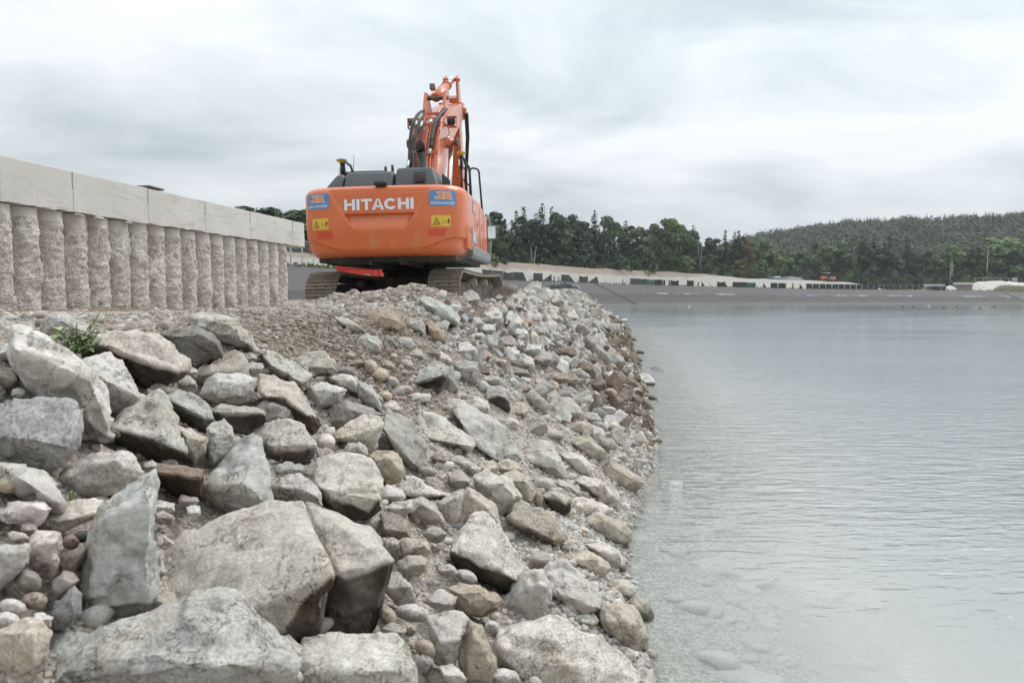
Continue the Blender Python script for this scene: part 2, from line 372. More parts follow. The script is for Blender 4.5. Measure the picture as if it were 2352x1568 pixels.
# ------------------------------------------------------------------ water
def M_water():
    m, t, bs, out = mat_base('lake_water'); L = t.links.new
    t.nodes.remove(bs)
    g = t.nodes.new('ShaderNodeNewGeometry').outputs['Position']
    tb = t.nodes.new('ShaderNodeAttribute'); tb.attribute_name = 'turbid'
    w1 = tex(t, g, 1.0, 3, 0.55, 0.4, stretch=(1.3, 3.6, 1)); w2 = tex(t, g, 1.0, 3, 0.5, 0.6, stretch=(3.0, 8.5, 1)); w3 = tex(t, g, 1.0, 2, 0.5, stretch=(0.06, 0.30, 1))
    gust = ramp(t, tex(t, g, 0.09, 3, 0.5, stretch=(0.6, 1.4, 1)).outputs[0], 0.3, 0.7, (0.35,) * 3, (1.0,) * 3)
    b1 = t.nodes.new('ShaderNodeBump'); b1.inputs['Distance'].default_value = 0.16; L(w1.outputs[0], b1.inputs['Height'])
    b2 = t.nodes.new('ShaderNodeBump'); b2.inputs['Distance'].default_value = 0.07; L(w2.outputs[0], b2.inputs['Height']); L(b1.outputs[0], b2.inputs['Normal'])
    b3 = t.nodes.new('ShaderNodeBump'); b3.inputs['Distance'].default_value = 0.18; L(w3.outputs[0], b3.inputs['Height']); L(b3.outputs[0], b1.inputs['Normal'])
    calm = t.nodes.new('ShaderNodeAttribute'); calm.attribute_name = 'ripple'
    ml = t.nodes.new('ShaderNodeMath'); ml.operation = 'MULTIPLY'; L(calm.outputs['Fac'], ml.inputs[0]); L(gust, ml.inputs[1])
    L(ml.outputs[0], b3.inputs['Strength']); L(ml.outputs[0], b1.inputs['Strength']); L(ml.outputs[0], b2.inputs['Strength'])
    fr = t.nodes.new('ShaderNodeFresnel'); fr.inputs[0].default_value = 1.333; L(b2.outputs[0], fr.inputs['Normal'])
    gl = t.nodes.new('ShaderNodeBsdfGlossy'); gl.inputs['Roughness'].default_value = 0.03; L(b2.outputs[0], gl.inputs['Normal'])
    gl.inputs['Color'].default_value = (0.95, 0.985, 1, 1)
    tr = t.nodes.new('ShaderNodeBsdfTransparent'); tr.inputs[0].default_value = (0.90, 0.935, 0.93, 1)
    df = t.nodes.new('ShaderNodeBsdfDiffuse')
    L(mixrgb(t, ramp(t, tb.outputs['Fac'], 0.55, 1.0), (0.55, 0.56, 0.535), (0.195, 0.232, 0.236)), df.inputs[0])
    m1 = t.nodes.new('ShaderNodeMixShader'); L(tb.outputs['Fac'], m1.inputs[0]); L(tr.outputs[0], m1.inputs[1]); L(df.outputs[0], m1.inputs[2])
    m2 = t.nodes.new('ShaderNodeMixShader'); L(fr.outputs[0], m2.inputs[0]); L(m1.outputs[0], m2.inputs[1]); L(gl.outputs[0], m2.inputs[2])
    L(m2.outputs[0], out.inputs[0])
    return m
wrows = np.concatenate([np.linspace(-20, 1.5, 30), np.geomspace(1.5, 420, 330)[1:]])
wcols = np.concatenate([np.linspace(-0.35, 0.9, 260), np.linspace(0.9, 2.5, 30)[1:]])
X, Y, Fq = grid_sheet(wrows, wcols, lambda T, Yg: T * (np.maximum(Yg, 0) + 6.0))
gz = ground_z(X, Y); dep = np.clip(0.2 * (X - Xs(Y)), 0, 3)
turb = 0.05 + 0.92 * (1 - np.exp(-2.1 * dep)); turb = np.where(gz > 0.3, 0.05, turb); turb = np.maximum(turb, .97 * np.clip((Y - 62) / 10, 0, 1))
rip = np.clip(0.10 + 0.9 * (np.hypot(X, Y) - 5) / 11, 0.10, 1.0) * np.interp(Y, [20, 45, 110, 185], [1, .46, .27, .07])
water = link_mesh('water', np_mesh('water', np.stack([X, Y, 0 * X], 1), Fq, M_water(), True, {'turbid': turb, 'ripple': rip}))
tag(water, 'pale rippled lake water', kind='structure')
# ------------------------------------------------------------------ far shore: lining, gravel bank, flat ground, hill
YTOP = [(560, 604), (640, 608), (670, 611), (720, 614), (800, 619), (870, 625), (1000, 633), (1100, 640), (1165, 644), (1360, 650.5), (1500, 655), (1690, 660), (1855, 663.5), (1986, 665), (2150, 666.5), (2352, 668.5), (2520, 669)]
WLINE = [(560, 52), (670, 66), (800, 84), (1000, 112), (1165, 145), (1400, 192), (1500, 203), (1700, 222), (1986, 246), (2352, 250), (2520, 250)]
def crest_at(px):
    ty = np.interp(px, *zip(*YTOP)); yc = min(3.3 * F / (677 - ty), 1e9) if px < 1500 else np.interp(px, [1500, 1700, 1986, 2352, 2520], [285, 297, 305, 310, 310])
    return at(px, ty, float(yc))
def toe_at(px):
    yw = np.interp(px, *zip(*WLINE)); d = ray(px, 700); return Vector((d.x / d.y * yw, yw, -0.5))
SX = np.linspace(560, 2520, 150)
CR = np.array([crest_at(x)[:] for x in SX]); TOE = np.array([toe_at(x)[:] for x in SX])
def strip(name, lines, mat, attr_v=True):
    """ruled sheet through a list of polylines"""
    n = len(lines[0]); V = np.concatenate(lines); k = len(lines)
    idx = np.arange(k * n).reshape(k, n)
    Fq = np.stack([idx[:-1, :-1], idx[:-1, 1:], idx[1:, 1:], idx[1:, :-1]], -1).reshape(-1, 4)
    vv = np.repeat(np.linspace(0, 1, k), n)
    return link_mesh(name, np_mesh(name, V, Fq, mat, True, {'rise': vv}))
def M_asphalt():
    m, t, bs, out = mat_base('asphalt_lining'); L = t.links.new
    g = t.nodes.new('ShaderNodeNewGeometry').outputs['Position']
    a = t.nodes.new('ShaderNodeAttribute'); a.attribute_name = 'rise'
    st = tex(t, g, 1.0, 5, 0.6, 0.3, stretch=(0.10, 0.05, 0.9)); fi = tex(t, g, 1.6, 5, 0.65); fl = tex(t, g, 1.0, 4, 0.7, stretch=(0.16, 0.16, 0.6))
    w = t.nodes.new('ShaderNodeMath'); w.operation = 'MULTIPLY_ADD'; L(st.outputs[0], w.inputs[0]); w.inputs[1].default_value = 0.10; L(a.outputs['Fac'], w.inputs[2])
    r = t.nodes.new('ShaderNodeValToRGB'); e = r.color_ramp.elements
    e[0].position = 0.10; e[0].color = (0.068, 0.063, 0.060, 1); e[1].position = 1.0; e[1].color = (0.102, 0.092, 0.095, 1)
    for p, c in ((0.195, (0.15, 0.14, 0.13)), (0.215, (0.072, 0.066, 0.063)), (0.40, (0.068, 0.062, 0.06)), (0.44, (0.042, 0.041, 0.041)), (0.50, (0.074, 0.070, 0.070)), (0.585, (0.048, 0.047, 0.048)), (0.62, (0.096, 0.087, 0.09))):
        q = e.new(p); q.color = (*c, 1)
    L(w.outputs[0], r.inputs[0])
    c = mixrgb(t, 1.0, r.outputs[0], ramp(t, fi.outputs[0], 0.3, 0.7, (0.66,) * 3, (0.98,) * 3), 'MULTIPLY')
    # bleached flakes along the old water mark
    wb = t.nodes.new('ShaderNodeMath'); wb.operation = 'COMPARE'; L(a.outputs['Fac'], wb.inputs[0]); wb.inputs[1].default_value = 0.565; wb.inputs[2].default_value = 0.018
    fm = ramp(t, fl.outputs[0], 0.52, 0.56)
    mu = t.nodes.new('ShaderNodeMath'); mu.operation = 'MULTIPLY'; L(wb.outputs[0], mu.inputs[0]); L(fm, mu.inputs[1])
    sx = t.nodes.new('ShaderNodeSeparateXYZ'); L(g, sx.inputs[0]); mr = t.nodes.new('ShaderNodeMapRange'); mr.inputs[1].default_value = 15; mr.inputs[2].default_value = 45; L(sx.outputs[0], mr.inputs[0])
    m3 = t.nodes.new('ShaderNodeMath'); m3.operation = 'MULTIPLY'; L(mu.outputs[0], m3.inputs[0]); L(mr.outputs[0], m3.inputs[1]); mu = m3
    c = mixrgb(t, mu.outputs[0], c, (0.42, 0.44, 0.47))
    L(c, bs.inputs['Base Color']); bs.inputs['Roughness'].default_value = 0.9
    bump(t, bs, fi.outputs[0], 0.3, 0.05)
    return m
lines = [TOE + (CR - TOE) * f for f in np.linspace(0, 1, 26)]
asphalt = strip('asphalt_slope', lines, M_asphalt()); tag(asphalt, 'dark grey asphalt lining of the far shore', kind='structure')

dirs = CR[:, :2] / np.linalg.norm(CR[:, :2], axis=1)[:, None]
def back(P, d, z=None, dz=0.0):
    Q = P.copy(); Q[:, :2] += dirs * d; Q[:, 2] = (P[:, 2] + dz) if z is None else z
    return Q
def M_berm():
    m, t, bs, out = mat_base('bank_gravel'); L = t.links.new
    g = t.nodes.new('ShaderNodeNewGeometry').outputs['Position']
    a = t.nodes.new('ShaderNodeAttribute'); a.attribute_name = 'rise'
    n = tex(t, g, 0.25, 6, 0.6); f = tex(t, g, 1.8, 5, 0.65)
    s = t.nodes.new('ShaderNodeMath'); s.operation = 'MULTIPLY_ADD'; L(n.outputs[0], s.inputs[0]); s.inputs[1].default_value = 0.5; L(a.outputs['Fac'], s.inputs[2])
    sx = t.nodes.new('ShaderNodeSeparateXYZ'); L(g, sx.inputs[0])
    pale = mixrgb(t, ramp(t, f.outputs[0], 0.3, 0.7), (0.29, 0.268, 0.242), (0.38, 0.36, 0.33))
    brown = mixrgb(t, ramp(t, f.outputs[0], 0.3, 0.7), (0.21, 0.165, 0.13), (0.29, 0.24, 0.195))
    # the brown overburden ends where the bank gives way to plain pale gravel on the right
    lim = ramp(t, sx.outputs[0], 0, 1)
    gx = t.nodes.new('ShaderNodeMapRange'); gx.inputs[1].default_value = 62; gx.inputs[2].default_value = 90; L(sx.outputs[0], gx.inputs[0])
    k = t.nodes.new('ShaderNodeMath'); k.operation = 'MULTIPLY_ADD'; L(gx.outputs[0], k.inputs[0]); k.inputs[1].default_value = -0.55; L(s.outputs[0], k.inputs[2])
    c = mixrgb(t, ramp(t, k.outputs[0], 0.70, 0.84), pale, brown)
    L(c, bs.inputs['Base Color']); bs.inputs['Roughness'].default_value = 0.95; bump(t, bs, f.outputs[0], 0.6, 0.15)
    return m
RIDGE = [(560, 575), (640, 578), (690, 579), (720, 580), (800, 584), (1000, 594), (1095, 599), (1160, 602), (1240, 607), (1310, 612.5), (1370, 616), (1440, 620), (1520, 624), (1600, 628), (1640, 631), (1700, 638), (1772, 641), (1840, 643), (1900, 646), (1950, 648), (1980, 652), (2005, 656), (2020, 662), (2050, 668), (2520, 670)]
ridge_y = np.interp(SX, *zip(*RIDGE))
YR = CR[:, 1] + 15
RG = np.array([at(x, y, yy)[:] for x, y, yy in zip(SX, ridge_y, YR)])
B0 = back(CR, 1.6, dz=0.15)
RG[:, 2] += 0.25 * fnoise(RG[:, 0], RG[:, 1], 0.35, 4) + 0.12 * fnoise(RG[:, 0], RG[:, 1], 1.3, 8)
def lerp(a, b, f, amp=0.0):
    P = a + (b - a) * f
    if amp: P[:, 2] += amp * fnoise(P[:, 0], P[:, 1], 0.8, 2)
    return P
berm_l = [CR - np.array([0, 0, 0.02]), B0] + [lerp(B0, RG, f, 0.22) for f in np.linspace(0.12, 0.94, 12)] + [RG, back(RG, 5, dz=-0.1), back(RG, 14, dz=-2.5)]
berm = strip('gravel_bank', berm_l, M_berm()); tag(berm, 'pale gravel bank with brown soil heaped along its top', kind='structure')
grass_m = M_simple('dry_grass', (0.13, 0.125, 0.06), 0.9, vary=0.4, scale=2)
farm = M_simple('meadow_soil', (0.10, 0.105, 0.06), 0.95, vary=0.3, scale=0.05)
fg = MB(); fg.add([(-900, 60, 1.9), (-150, 60, 1.9), (-90, 120, 1.9), (40, 300, 1.9), (300, 320, 1.9), (1800, 330, 1.9), (4200, 2600, 1.9), (-3800, 2600, 1.9)], [(0, 1, 2, 3, 4, 5, 6, 7)])
tag(fg.build('far_ground', farm), 'flat ground under the forest behind the lake', kind='structure')
# verge grass along the lining's upper edge
gv, gf = [], []
for i in range(1600):
    k = random.uniform(0, len(SX) - 1.001); j = int(k); P = CR[j] + (CR[j + 1] - CR[j]) * (k - j)
    h = random.uniform(0.15, 0.6); w = random.uniform(0.15, 0.4); o = random.uniform(-0.2, 1.2); a = random.uniform(0, 3.14)
    x, y, z = P[0], P[1] + o, P[2] + 0.02
    b = len(gv); gv += [(x - w * math.cos(a), y - w * math.sin(a), z), (x + w * math.cos(a), y + w * math.sin(a), z), (x + random.uniform(-.2, .2), y + 0.1, z + h)]; gf.append((b, b + 1, b + 2))
vg = np_mesh('verge_grass', np.array(gv), np.array(gf), grass_m, False); tag(link_mesh('verge_grass', vg), 'dry grass along the upper edge of the asphalt lining', 'grass', kind='stuff')

# wooded hill
HR = [(1560, 600), (1640, 575), (1680, 556), (1723, 546), (1760, 540), (1811, 532), (1870, 522), (1936, 512), (2000, 508), (2060, 506), (2132, 502), (2200, 500), (2280, 496), (2352, 494), (2450, 490), (2600, 486)]
hx = np.linspace(1540, 2640, 90)
hy = np.interp(hx, *zip(*HR))
top = np.array([at(x, y + 10, 760 - 0.10 * (x - 1540))[:] for x, y in zip(hx, hy)])
base = np.array([at(x, 676, 430)[:] for x in hx]); base[:, 2] = 1.8
hl = []
for f in np.linspace(0, 1, 22):
    P = base + (top - base) * f; P[:, 2] = 1.8 + (top[:, 2] - 1.8) * (f ** 0.9)
    P[:, 2] += 2.0 * fnoise(P[:, 0], P[:, 1], 0.02, 3) * f * (1 - f) * 3
    hl.append(P)
bk = top.copy(); bk[:, 1] += 500; bk[:, 2] = 0; bk[:, 0] *= 1.4
hl.append(top + np.array([0, 60, -3.0])); hl.append(bk)
hillm = M_simple('hill_soil', (0.03, 0.035, 0.022), 0.95, vary=0.3, scale=0.03)
hill = strip('hill', hl, hillm); tag(hill, 'wooded hill rising behind the lake on the right', kind='structure')
def hill_pt(u, f):
    k = u * (len(hx) - 1.001); j = int(k); a = k - j
    ff = f * 21; i = min(int(ff), 20); b = ff - i
    P = (hl[i][j] * (1 - a) + hl[i][j + 1] * a) * (1 - b) + (hl[i + 1][j] * (1 - a) + hl[i + 1][j + 1] * a) * b
    return P

# ------------------------------------------------------------------ trees
def M_leaf(name, c1, c2):
    m, t, bs, out = mat_base(name); L = t.links.new
    a = t.nodes.new('ShaderNodeAttribute'); a.attribute_name = 'shade'; oi = t.nodes.new('ShaderNodeObjectInfo')
    c = mixrgb(t, a.outputs['Fac'], c1, c2)
    c = mixrgb(t, 1.0, c, oi.outputs['Color'], 'MULTIPLY')
    L(c, bs.inputs['Base Color']); bs.inputs['Roughness'].default_value = 0.75; bs.inputs['Specular IOR Level'].default_value = 0.2
    return m
LEAF = M_leaf('broad_leaves', (0.040, 0.056, 0.036), (0.140, 0.178, 0.098))
NEED = M_leaf('conifer_needles', (0.026, 0.036, 0.024), (0.080, 0.100, 0.062))
BARK = M_simple('bark', (0.10, 0.085, 0.07), 0.9, vary=0.3, scale=3); PALEBARK = M_simple('pale_bark', (0.38, 0.35, 0.31), 0.85, vary=0.3, scale=3)
def quads(C, Nn, S, rng, sh):
    """clouds of leaf quads: centres, normals, sizes"""
    n = len(C); Nn = Nn / (np.linalg.norm(Nn, axis=1)[:, None] + 1e-9)
    a = rng.normal(size=(n, 3)); U = np.cross(Nn, a); U /= np.linalg.norm(U, axis=1)[:, None] + 1e-9; W = np.cross(Nn, U)
    s = S[:, None]; asp = rng.uniform(0.5, 1.0, (n, 1))
    V = np.stack([C - U * s - W * s * asp * .3, C + U * s * .2 - W * s * asp, C + U * s + W * s * asp * .3, C - U * s * .2 + W * s * asp], 1).reshape(-1, 3)
    return V, np.arange(4 * n).reshape(n, 4), np.repeat(sh, 4)
def broad_crown(seed, lobes=16, per=150, wide=0.30, z0=0.18, leaf=0.017, flame=1.0):
    rng = np.random.default_rng(seed); Cs, Ns, Ss, Sh, limbs = [], [], [], [], []
    for i in range(lobes):
        z = z0 + 0.10 + (0.95 - z0 - 0.12) * (i + rng.uniform(0, 1)) / lobes
        u = (z - z0) / (1 - z0); rad = wide * (math.sin(math.pi * min(1, 0.12 + u ** flame * 0.86))) ** 0.7
        th = rng.uniform(0, 6.283); rr = rad * rng.uniform(0.15, 0.75)
        c = np.array([rr * math.cos(th), rr * math.sin(th), z]); lr = rng.uniform(0.45, 0.8) * wide * 0.55 * (1.1 - 0.5 * u); limbs.append(c)
        d = rng.normal(size=(per, 3)); d[:, 2] += 0.25; d /= np.linalg.norm(d, axis=1)[:, None]
        r = lr * rng.uniform(0.45, 1.1, per) ** 0.7
        Cs.append(c + d * r[:, None] * np.array([1, 1, 0.8])); Ns.append(d + rng.normal(size=(per, 3)) * 0.5 + np.array([0, 0, 0.5]))
        Ss.append(leaf * rng.uniform(0.6, 1.4, per)); Sh.append(np.clip(rng.uniform(0.1, 0.75) + rng.normal(size=per) * 0.18, 0, 1))
    V, Fq, S = quads(np.concatenate(Cs), np.concatenate(Ns), np.concatenate(Ss), rng, np.concatenate(Sh))
    return np_mesh('crown', V, Fq, LEAF, False, {'shade': S}), limbs
def conifer_crown(seed, rad=0.17, z0=0.10, whorls=34):
    rng = np.random.default_rng(seed); Cs, Ns, Ss, Sh = [], [], [], []
    for w in range(whorls):
        z = z0 + (0.985 - z0) * (w / (whorls - 1)) ** 0.92; u = (z - z0) / (1 - z0)
        R0 = rad * (1 - u) ** 0.8 * rng.uniform(0.75, 1.15) + 0.012
        nb = max(4, int(9 * (1 - u) + 4))
        for b in range(nb):
            th = rng.uniform(0, 6.283); ln = R0 * rng.uniform(0.6, 1.2); sh = np.clip(rng.normal(0.4, 0.25), 0, 1)
            k = max(2, int(ln / 0.014))
            for j in range(k):
                f = (j + 0.6) / k; r = ln * f
                zz = z - 0.35 * ln * f ** 1.4 + 0.10 * ln * max(0, f - .7) + rng.normal() * 0.004
                Cs.append((r * math.cos(th) + rng.normal() * .005, r * math.sin(th) + rng.normal() * .005, zz)); Ns.append((math.cos(th) * .3 + rng.normal() * .8, math.sin(th) * .3 + rng.normal() * .8 - .35, .7))
                Ss.append(0.026 * (1.15 - 0.45 * f) * rng.uniform(0.7, 1.3) * (0.5 + 0.5 * (1 - u))); Sh.append(np.clip(sh + 0.25 * f + rng.normal() * .1, 0, 1))
    V, Fq, S = quads(np.array(Cs), np.array(Ns), np.array(Ss), rng, np.array(Sh))
    return np_mesh('crown', V, Fq, NEED, False, {'shade': S})
def trunk_mesh(limbs, r=0.012, top=0.95, mat=BARK, seed=1):
    rr = random.Random(seed); mb = MB()
    pts = [(rr.uniform(-.004, .004) * i, rr.uniform(-.004, .004) * i, top * i / 6) for i in range(7)]
    mb.tube(pts, r, 7, r2=r * 0.2)
    for c in limbs[::2]:
        zb = max(0.08, c[2] - 0.16); mb.tube([(0, 0, zb), (c[0] * .5, c[1] * .5, zb + (c[2] - zb) * .6), tuple(c)], r * 0.45, 5, r2=r * 0.12)
    o = mb.build('trunk', mat); me = o.data; bpy.data.objects.remove(o); return me
PROTO = {}
for key, args in {'b0': (11, 18, 190, 0.27, 0.10), 'b1': (12, 15, 190, 0.34, 0.12), 'b2': (13, 20, 180, 0.22, 0.14), 'b3': (14, 14, 170, 0.42, 0.06), 'b4': (15, 17, 120, 0.20, 0.34)}.items():
    cm, limbs = broad_crown(*args); PROTO[key] = (cm, trunk_mesh(limbs, mat=PALEBARK if key == 'b4' else BARK, seed=args[0]))
for key, args in {'c0': (21, 0.19, 0.06), 'c1': (22, 0.165, 0.12), 'c2': (23, 0.22, 0.04)}.items():
    PROTO[key] = (conifer_crown(*args), trunk_mesh([], 0.011, 0.97, seed=args[0]))
def depth_at(px, Y): return Y if px < 1000 else crest_at(px).y + 21 + max(0, Y - 225) * .28
def tree(name, label, kind, px, ytop, Y, base_z=2.0, tint=(1, 1, 1), group=None, wide=1.0, cat='tree'):
    Y = depth_at(px, Y); P = at(px, ytop, Y); h = P.z - base_z
    o = empty(name, (P.x, Y, base_z), (0, 0, random.uniform(0, 6.28))); o.scale = (h * wide, h * wide, h)
    tag(o, label, cat, group)
    c = link_mesh('crown', PROTO[kind][0], o); c.color = (*tint, 1); link_mesh('trunk', PROTO[kind][1], o)
    return o
FOREST = 'trees of the forest edge behind the gravel bank'
G0, G1, G2, GY = (1, 1, 1), (1.35, 1.4, 1.15), (0.75, 0.8, 0.85), (1.75, 1.45, 0.75)
front = [
 # px, top, Y, kind, tint, wide, label
 (1139, 474, 236, 'b2', G2, 1.15, 'ragged dark tree with thin bare twigs rising just right of the excavator'),
 (1120, 512, 225, 'b1', G1, 1.0, 'low yellowish green tree just behind the excavator mirror'),
 (1186, 482, 248, 'c1', G0, 1.1, 'slim spruce in front row, second tree to the right of the excavator'),
 (1203, 474, 252, 'c0', G2, 1.0, 'dark spruce rising beside the slim one right of the excavator'),
 (1245, 467, 250, 'c2', G0, 1.1, 'tallest spruce of the wood, broad and dark with a pointed top'),
 (1268, 473, 255, 'c1', G0, 1.2, 'narrow spruce touching the tallest spruce on its right'),
 (1296, 484, 250, 'b0', G2, 1.1, 'dark round leafed tree right of the tallest spruces'),
 (1334, 487, 256, 'b1', G2, 1.0, 'wide dark broadleaf between two groups of spruce'),
 (1366, 483, 246, 'c2', G2, 1.0, 'very dark spruce with dense low branches left of the bluish broadleaf'),
 (1398, 490, 248, 'b0', (0.9, 1.05, 1.05), 1.15, 'tall bluish green broadleaf in middle of the wood'),
 (1437, 505, 262, 'c1', G2, 1.3, 'spiky little spruce top between two taller broadleaf trees'),
 (1464, 509, 258, 'b2', (1.05, 1.0, 0.85), 1.3, 'brownish green tree with several bare stems below its crown'),
 (1512, 497, 248, 'b1', G1, 0.95, 'bright green tall tree, left half of the brightest pair'),
 (1548, 496, 246, 'b0', (1.5, 1.6, 1.25), 1.15, 'brightest green tree of the wood with full crown down to the ground'),
 (1593, 517, 262, 'c2', G2, 1.0, 'dark jagged spruce right beside the brightest green tree'),
 (1640, 538, 268, 'b2', G2, 1.4, 'low dark tree behind the forked dead trunk'),
 (1666, 527, 268, 'c0', G0, 1.0, 'pointed spruce, first of three thin tops right of the dead trunk'),
 (1688, 531, 270, 'c1', G0, 1.1, 'thin spruce in the middle of three tops right of the dead trunk'),
 (1697, 529, 274, 'c0', G2, 1.0, 'dark spruce, third of the thin tops right of the dead trunk'),
 (1712, 536, 272, 'b2', (1.7, 1.0, 0.8), 0.9, 'reddish brown slim tree where the wood begins to drop'),
 (1697, 590, 262, 'b2', GY, 1.2, 'small autumn yellow tree at the edge of the bank'),
 (1740, 548, 285, 'b1', (1.7, 1.8, 1.3), 1.2, 'light green round tree right of the reddish brown one'),
 (1762, 547, 290, 'b0', (1.7, 1.8, 1.3), 1.25, 'light green high crown at the start of the lower wood'),
 (1800, 568, 292, 'b1', (1.6, 1.7, 1.25), 1.15, 'mid green tree above the blue and grey pipes'),
 (1866, 570, 296, 'b3', (1.5, 1.75, 1.5), 0.95, 'light tufted broadleaf left of the small orange roller'),
 (1882, 551, 305, 'b1', G0, 1.0, 'dark rounded tree rising behind the tufted broadleaf'),
 (1930, 551, 300, 'b1', (1.75, 1.9, 1.5), 1.35, 'large light green broadleaf just right of the orange roller'),
 (1982, 541, 305, 'c1', G2, 1.4, 'brown dark spruce with bare lower trunk right of the roller'),
 (2008, 536, 308, 'c0', G0, 1.0, 'tall dark spruce above the end of the gravel bank'),
 (2044, 542, 306, 'c2', G2, 1.0, 'broad dark spruce, last of the group of tall ones'),
 (2083, 545, 310, 'c1', G2, 1.3, 'dark spruce standing alone left of the hut'),
 (2072, 588, 300, 'b1', (1.15, 1.15, 0.8), 0.8, 'dull olive broadleaf in front of the dark spruces'),
 (2125, 572, 306, 'b0', G2, 1.3, 'dark broadleaf filling the wood behind the hut'),
 (2138, 614, 300, 'b3', GY, 0.95, 'small yellow green bushy tree just behind the white roofed hut'),
 (2184, 558, 308, 'b4', (1.9, 2.1, 1.7), 1.7, 'pale green birch with two thin trunks right of the hut'),
 (2220, 577, 312, 'b2', G0, 1.4, 'mid green slim tree between two pale birches'),
 (2268, 539, 306, 'b4', (1.9, 2.1, 1.7), 1.9, 'tall pale birch with one white trunk above the sand heap'),
 (2318, 541, 310, 'b0', (2.0, 2.2, 1.7), 1.6, 'big pale green tree with a full crown near the right edge'),
 (2360, 565, 312, 'b1', (1.6, 1.6, 1.1), 1.0, 'light yellowish tree cut off by the right edge'),
 (1215, 592, 232, 'b3', G1, 1.0, 'low pale bush in front of the spruces beside a bare dead stem'),
 (1305, 600, 240, 'b3', G0, 1.0, 'low dark bush at the top of the bank below the round leafed tree'),
 (1832, 605, 285, 'b3', (1.2, 1.15, 0.8), 0.9, 'olive bush behind the right end of the grey pipe'),
 (1648, 598, 258, 'b2', G0, 1.5, 'young leafy tree between the dead trunk and the yellow one'),
]
for px, yt, Y_, kind, tint, wide, lab in front:
    tree('spruce_tree' if kind[0] == 'c' else 'leafy_tree', lab, kind, px, yt, Y_, tint=tint, wide=wide)
env_x = [1085, 1140, 1200, 1245, 1300, 1400, 1460, 1500, 1560, 1600, 1640, 1700, 1740, 1800, 1860, 1930, 2000, 2100, 2200, 2270, 2330, 2420]
env_y = [500, 492, 486, 482, 494, 503, 518, 512, 514, 530, 545, 541, 556, 572, 576, 566, 552, 566, 580, 562, 556, 560]
for i, px in enumerate(np.arange(1085, 2440, 15)):
    k = random.choice(['c0', 'c1', 'c2', 'b0', 'b2', 'b1']); pj = px + random.uniform(-5, 5)
    tree('forest_tree', 'dark tree of the second row filling the forest edge behind the bank', k, pj, np.interp(pj, env_x, env_y) + random.uniform(2, 22), 300 + random.uniform(-6, 30), tint=random.choice([G2, G2, (0.85, .85, .8)]), group=FOREST, wide=random.uniform(1.1, 1.5))
for i, px in enumerate(np.arange(1090, 2400, 19)):
    pj = px + random.uniform(-7, 7)
    tree('undergrowth_bush', 'dark leafy bush in the undergrowth along the foot of the forest', 'b3', pj, np.interp(pj, [1090, 1400, 1700, 2000, 2400], [575, 592, 612, 622, 628]) + random.uniform(-14, 10), random.uniform(225, 240), tint=random.choice([G0, G2, G2, (1.1, 1.1, .8)]), group='bushes along the foot of the forest', wide=random.uniform(0.8, 1.1), cat='bush')
for px, yt, Y_, kind, tint, lab in [(592, 466, 120, 'b1', G2, 'round dark tree showing above the concrete wall, leftmost of all'), (636, 467, 118, 'b1', G2, 'dark round tree above the wall, second from the left'),
        (668, 474, 128, 'b0', G2, 'dark tree in the gap between the wall and the excavator'), (700, 476, 122, 'b1', G0, 'dark green tree partly hidden by the orange counterweight'), (735, 480, 130, 'b0', G2, 'dark tree almost hidden behind the excavator body')]:
    tree('leafy_tree', lab, kind, px, yt, Y_, tint=tint, wide=2.1)
for px in (565, 615, 655, 690, 715, 760):
    tree('undergrowth_bush', 'dark bush under the trees between the wall and the excavator', 'b3', px, 528 + random.uniform(-8, 8), 114, tint=G2, group='bushes between the wall and the excavator', cat='bush')
# bare dead stems
def snag(label, px, ytop, Y_, fork):
    Y_ = depth_at(px, Y_) - 2; P = at(px, ytop, Y_); h = P.z - 2.0; mb = MB()
    mb.tube([(0, 0, 0), (0.1, 0, h * .35), (0.0, 0, h * .6), (fork[0], 0, h)], 0.22, 6, r2=0.05)
    mb.tube([(0.05, 0, h * .5), (fork[1] * .8, 0.2, h * .7), (fork[1], 0.1, h * .97)], 0.13, 6, r2=0.04)
    mb.tube([(0.0, 0, h * .7), (-0.8, 0.2, h * .84)], 0.06, 5, r2=0.02); mb.tube([(0.05, 0, h * .4), (0.7, 0.2, h * .52)], 0.06, 5, r2=0.02)
    tag(mb.build('dead_tree', PALEBARK, loc=(P.x, Y_, 2.0)), label, 'dead tree')
snag('forked dead trunk, pale and bare, in front of the dark wood', 1610, 548, 256, (0.9, -0.9))
snag('short pale dead stem with bare twigs beside a low bush', 1225, 565, 228, (0.8, -0.6))
for px, yt, lab in ((2268, 565, 'white birch trunk standing above the sand heap'), (2183, 600, 'thin pale trunk pair behind the hut')):
    P = at(px, yt, 334); h = P.z - 2; mb = MB(); mb.tube([(0, 0, 0), (.1, 0, h * .5), (.3, 0, h)], 0.26, 7, r2=.1); mb.tube([(0.1, 0, h * .55), (1.6, .2, h * .8)], 0.08, 5, r2=.03)
    if px == 2183: mb.tube([(.9, 0, 0), (.8, 0, h)], 0.2, 6, r2=.1)
    tag(mb.build('bare_trunk', PALEBARK, loc=(P.x, 334, 2)), lab, 'dead tree')
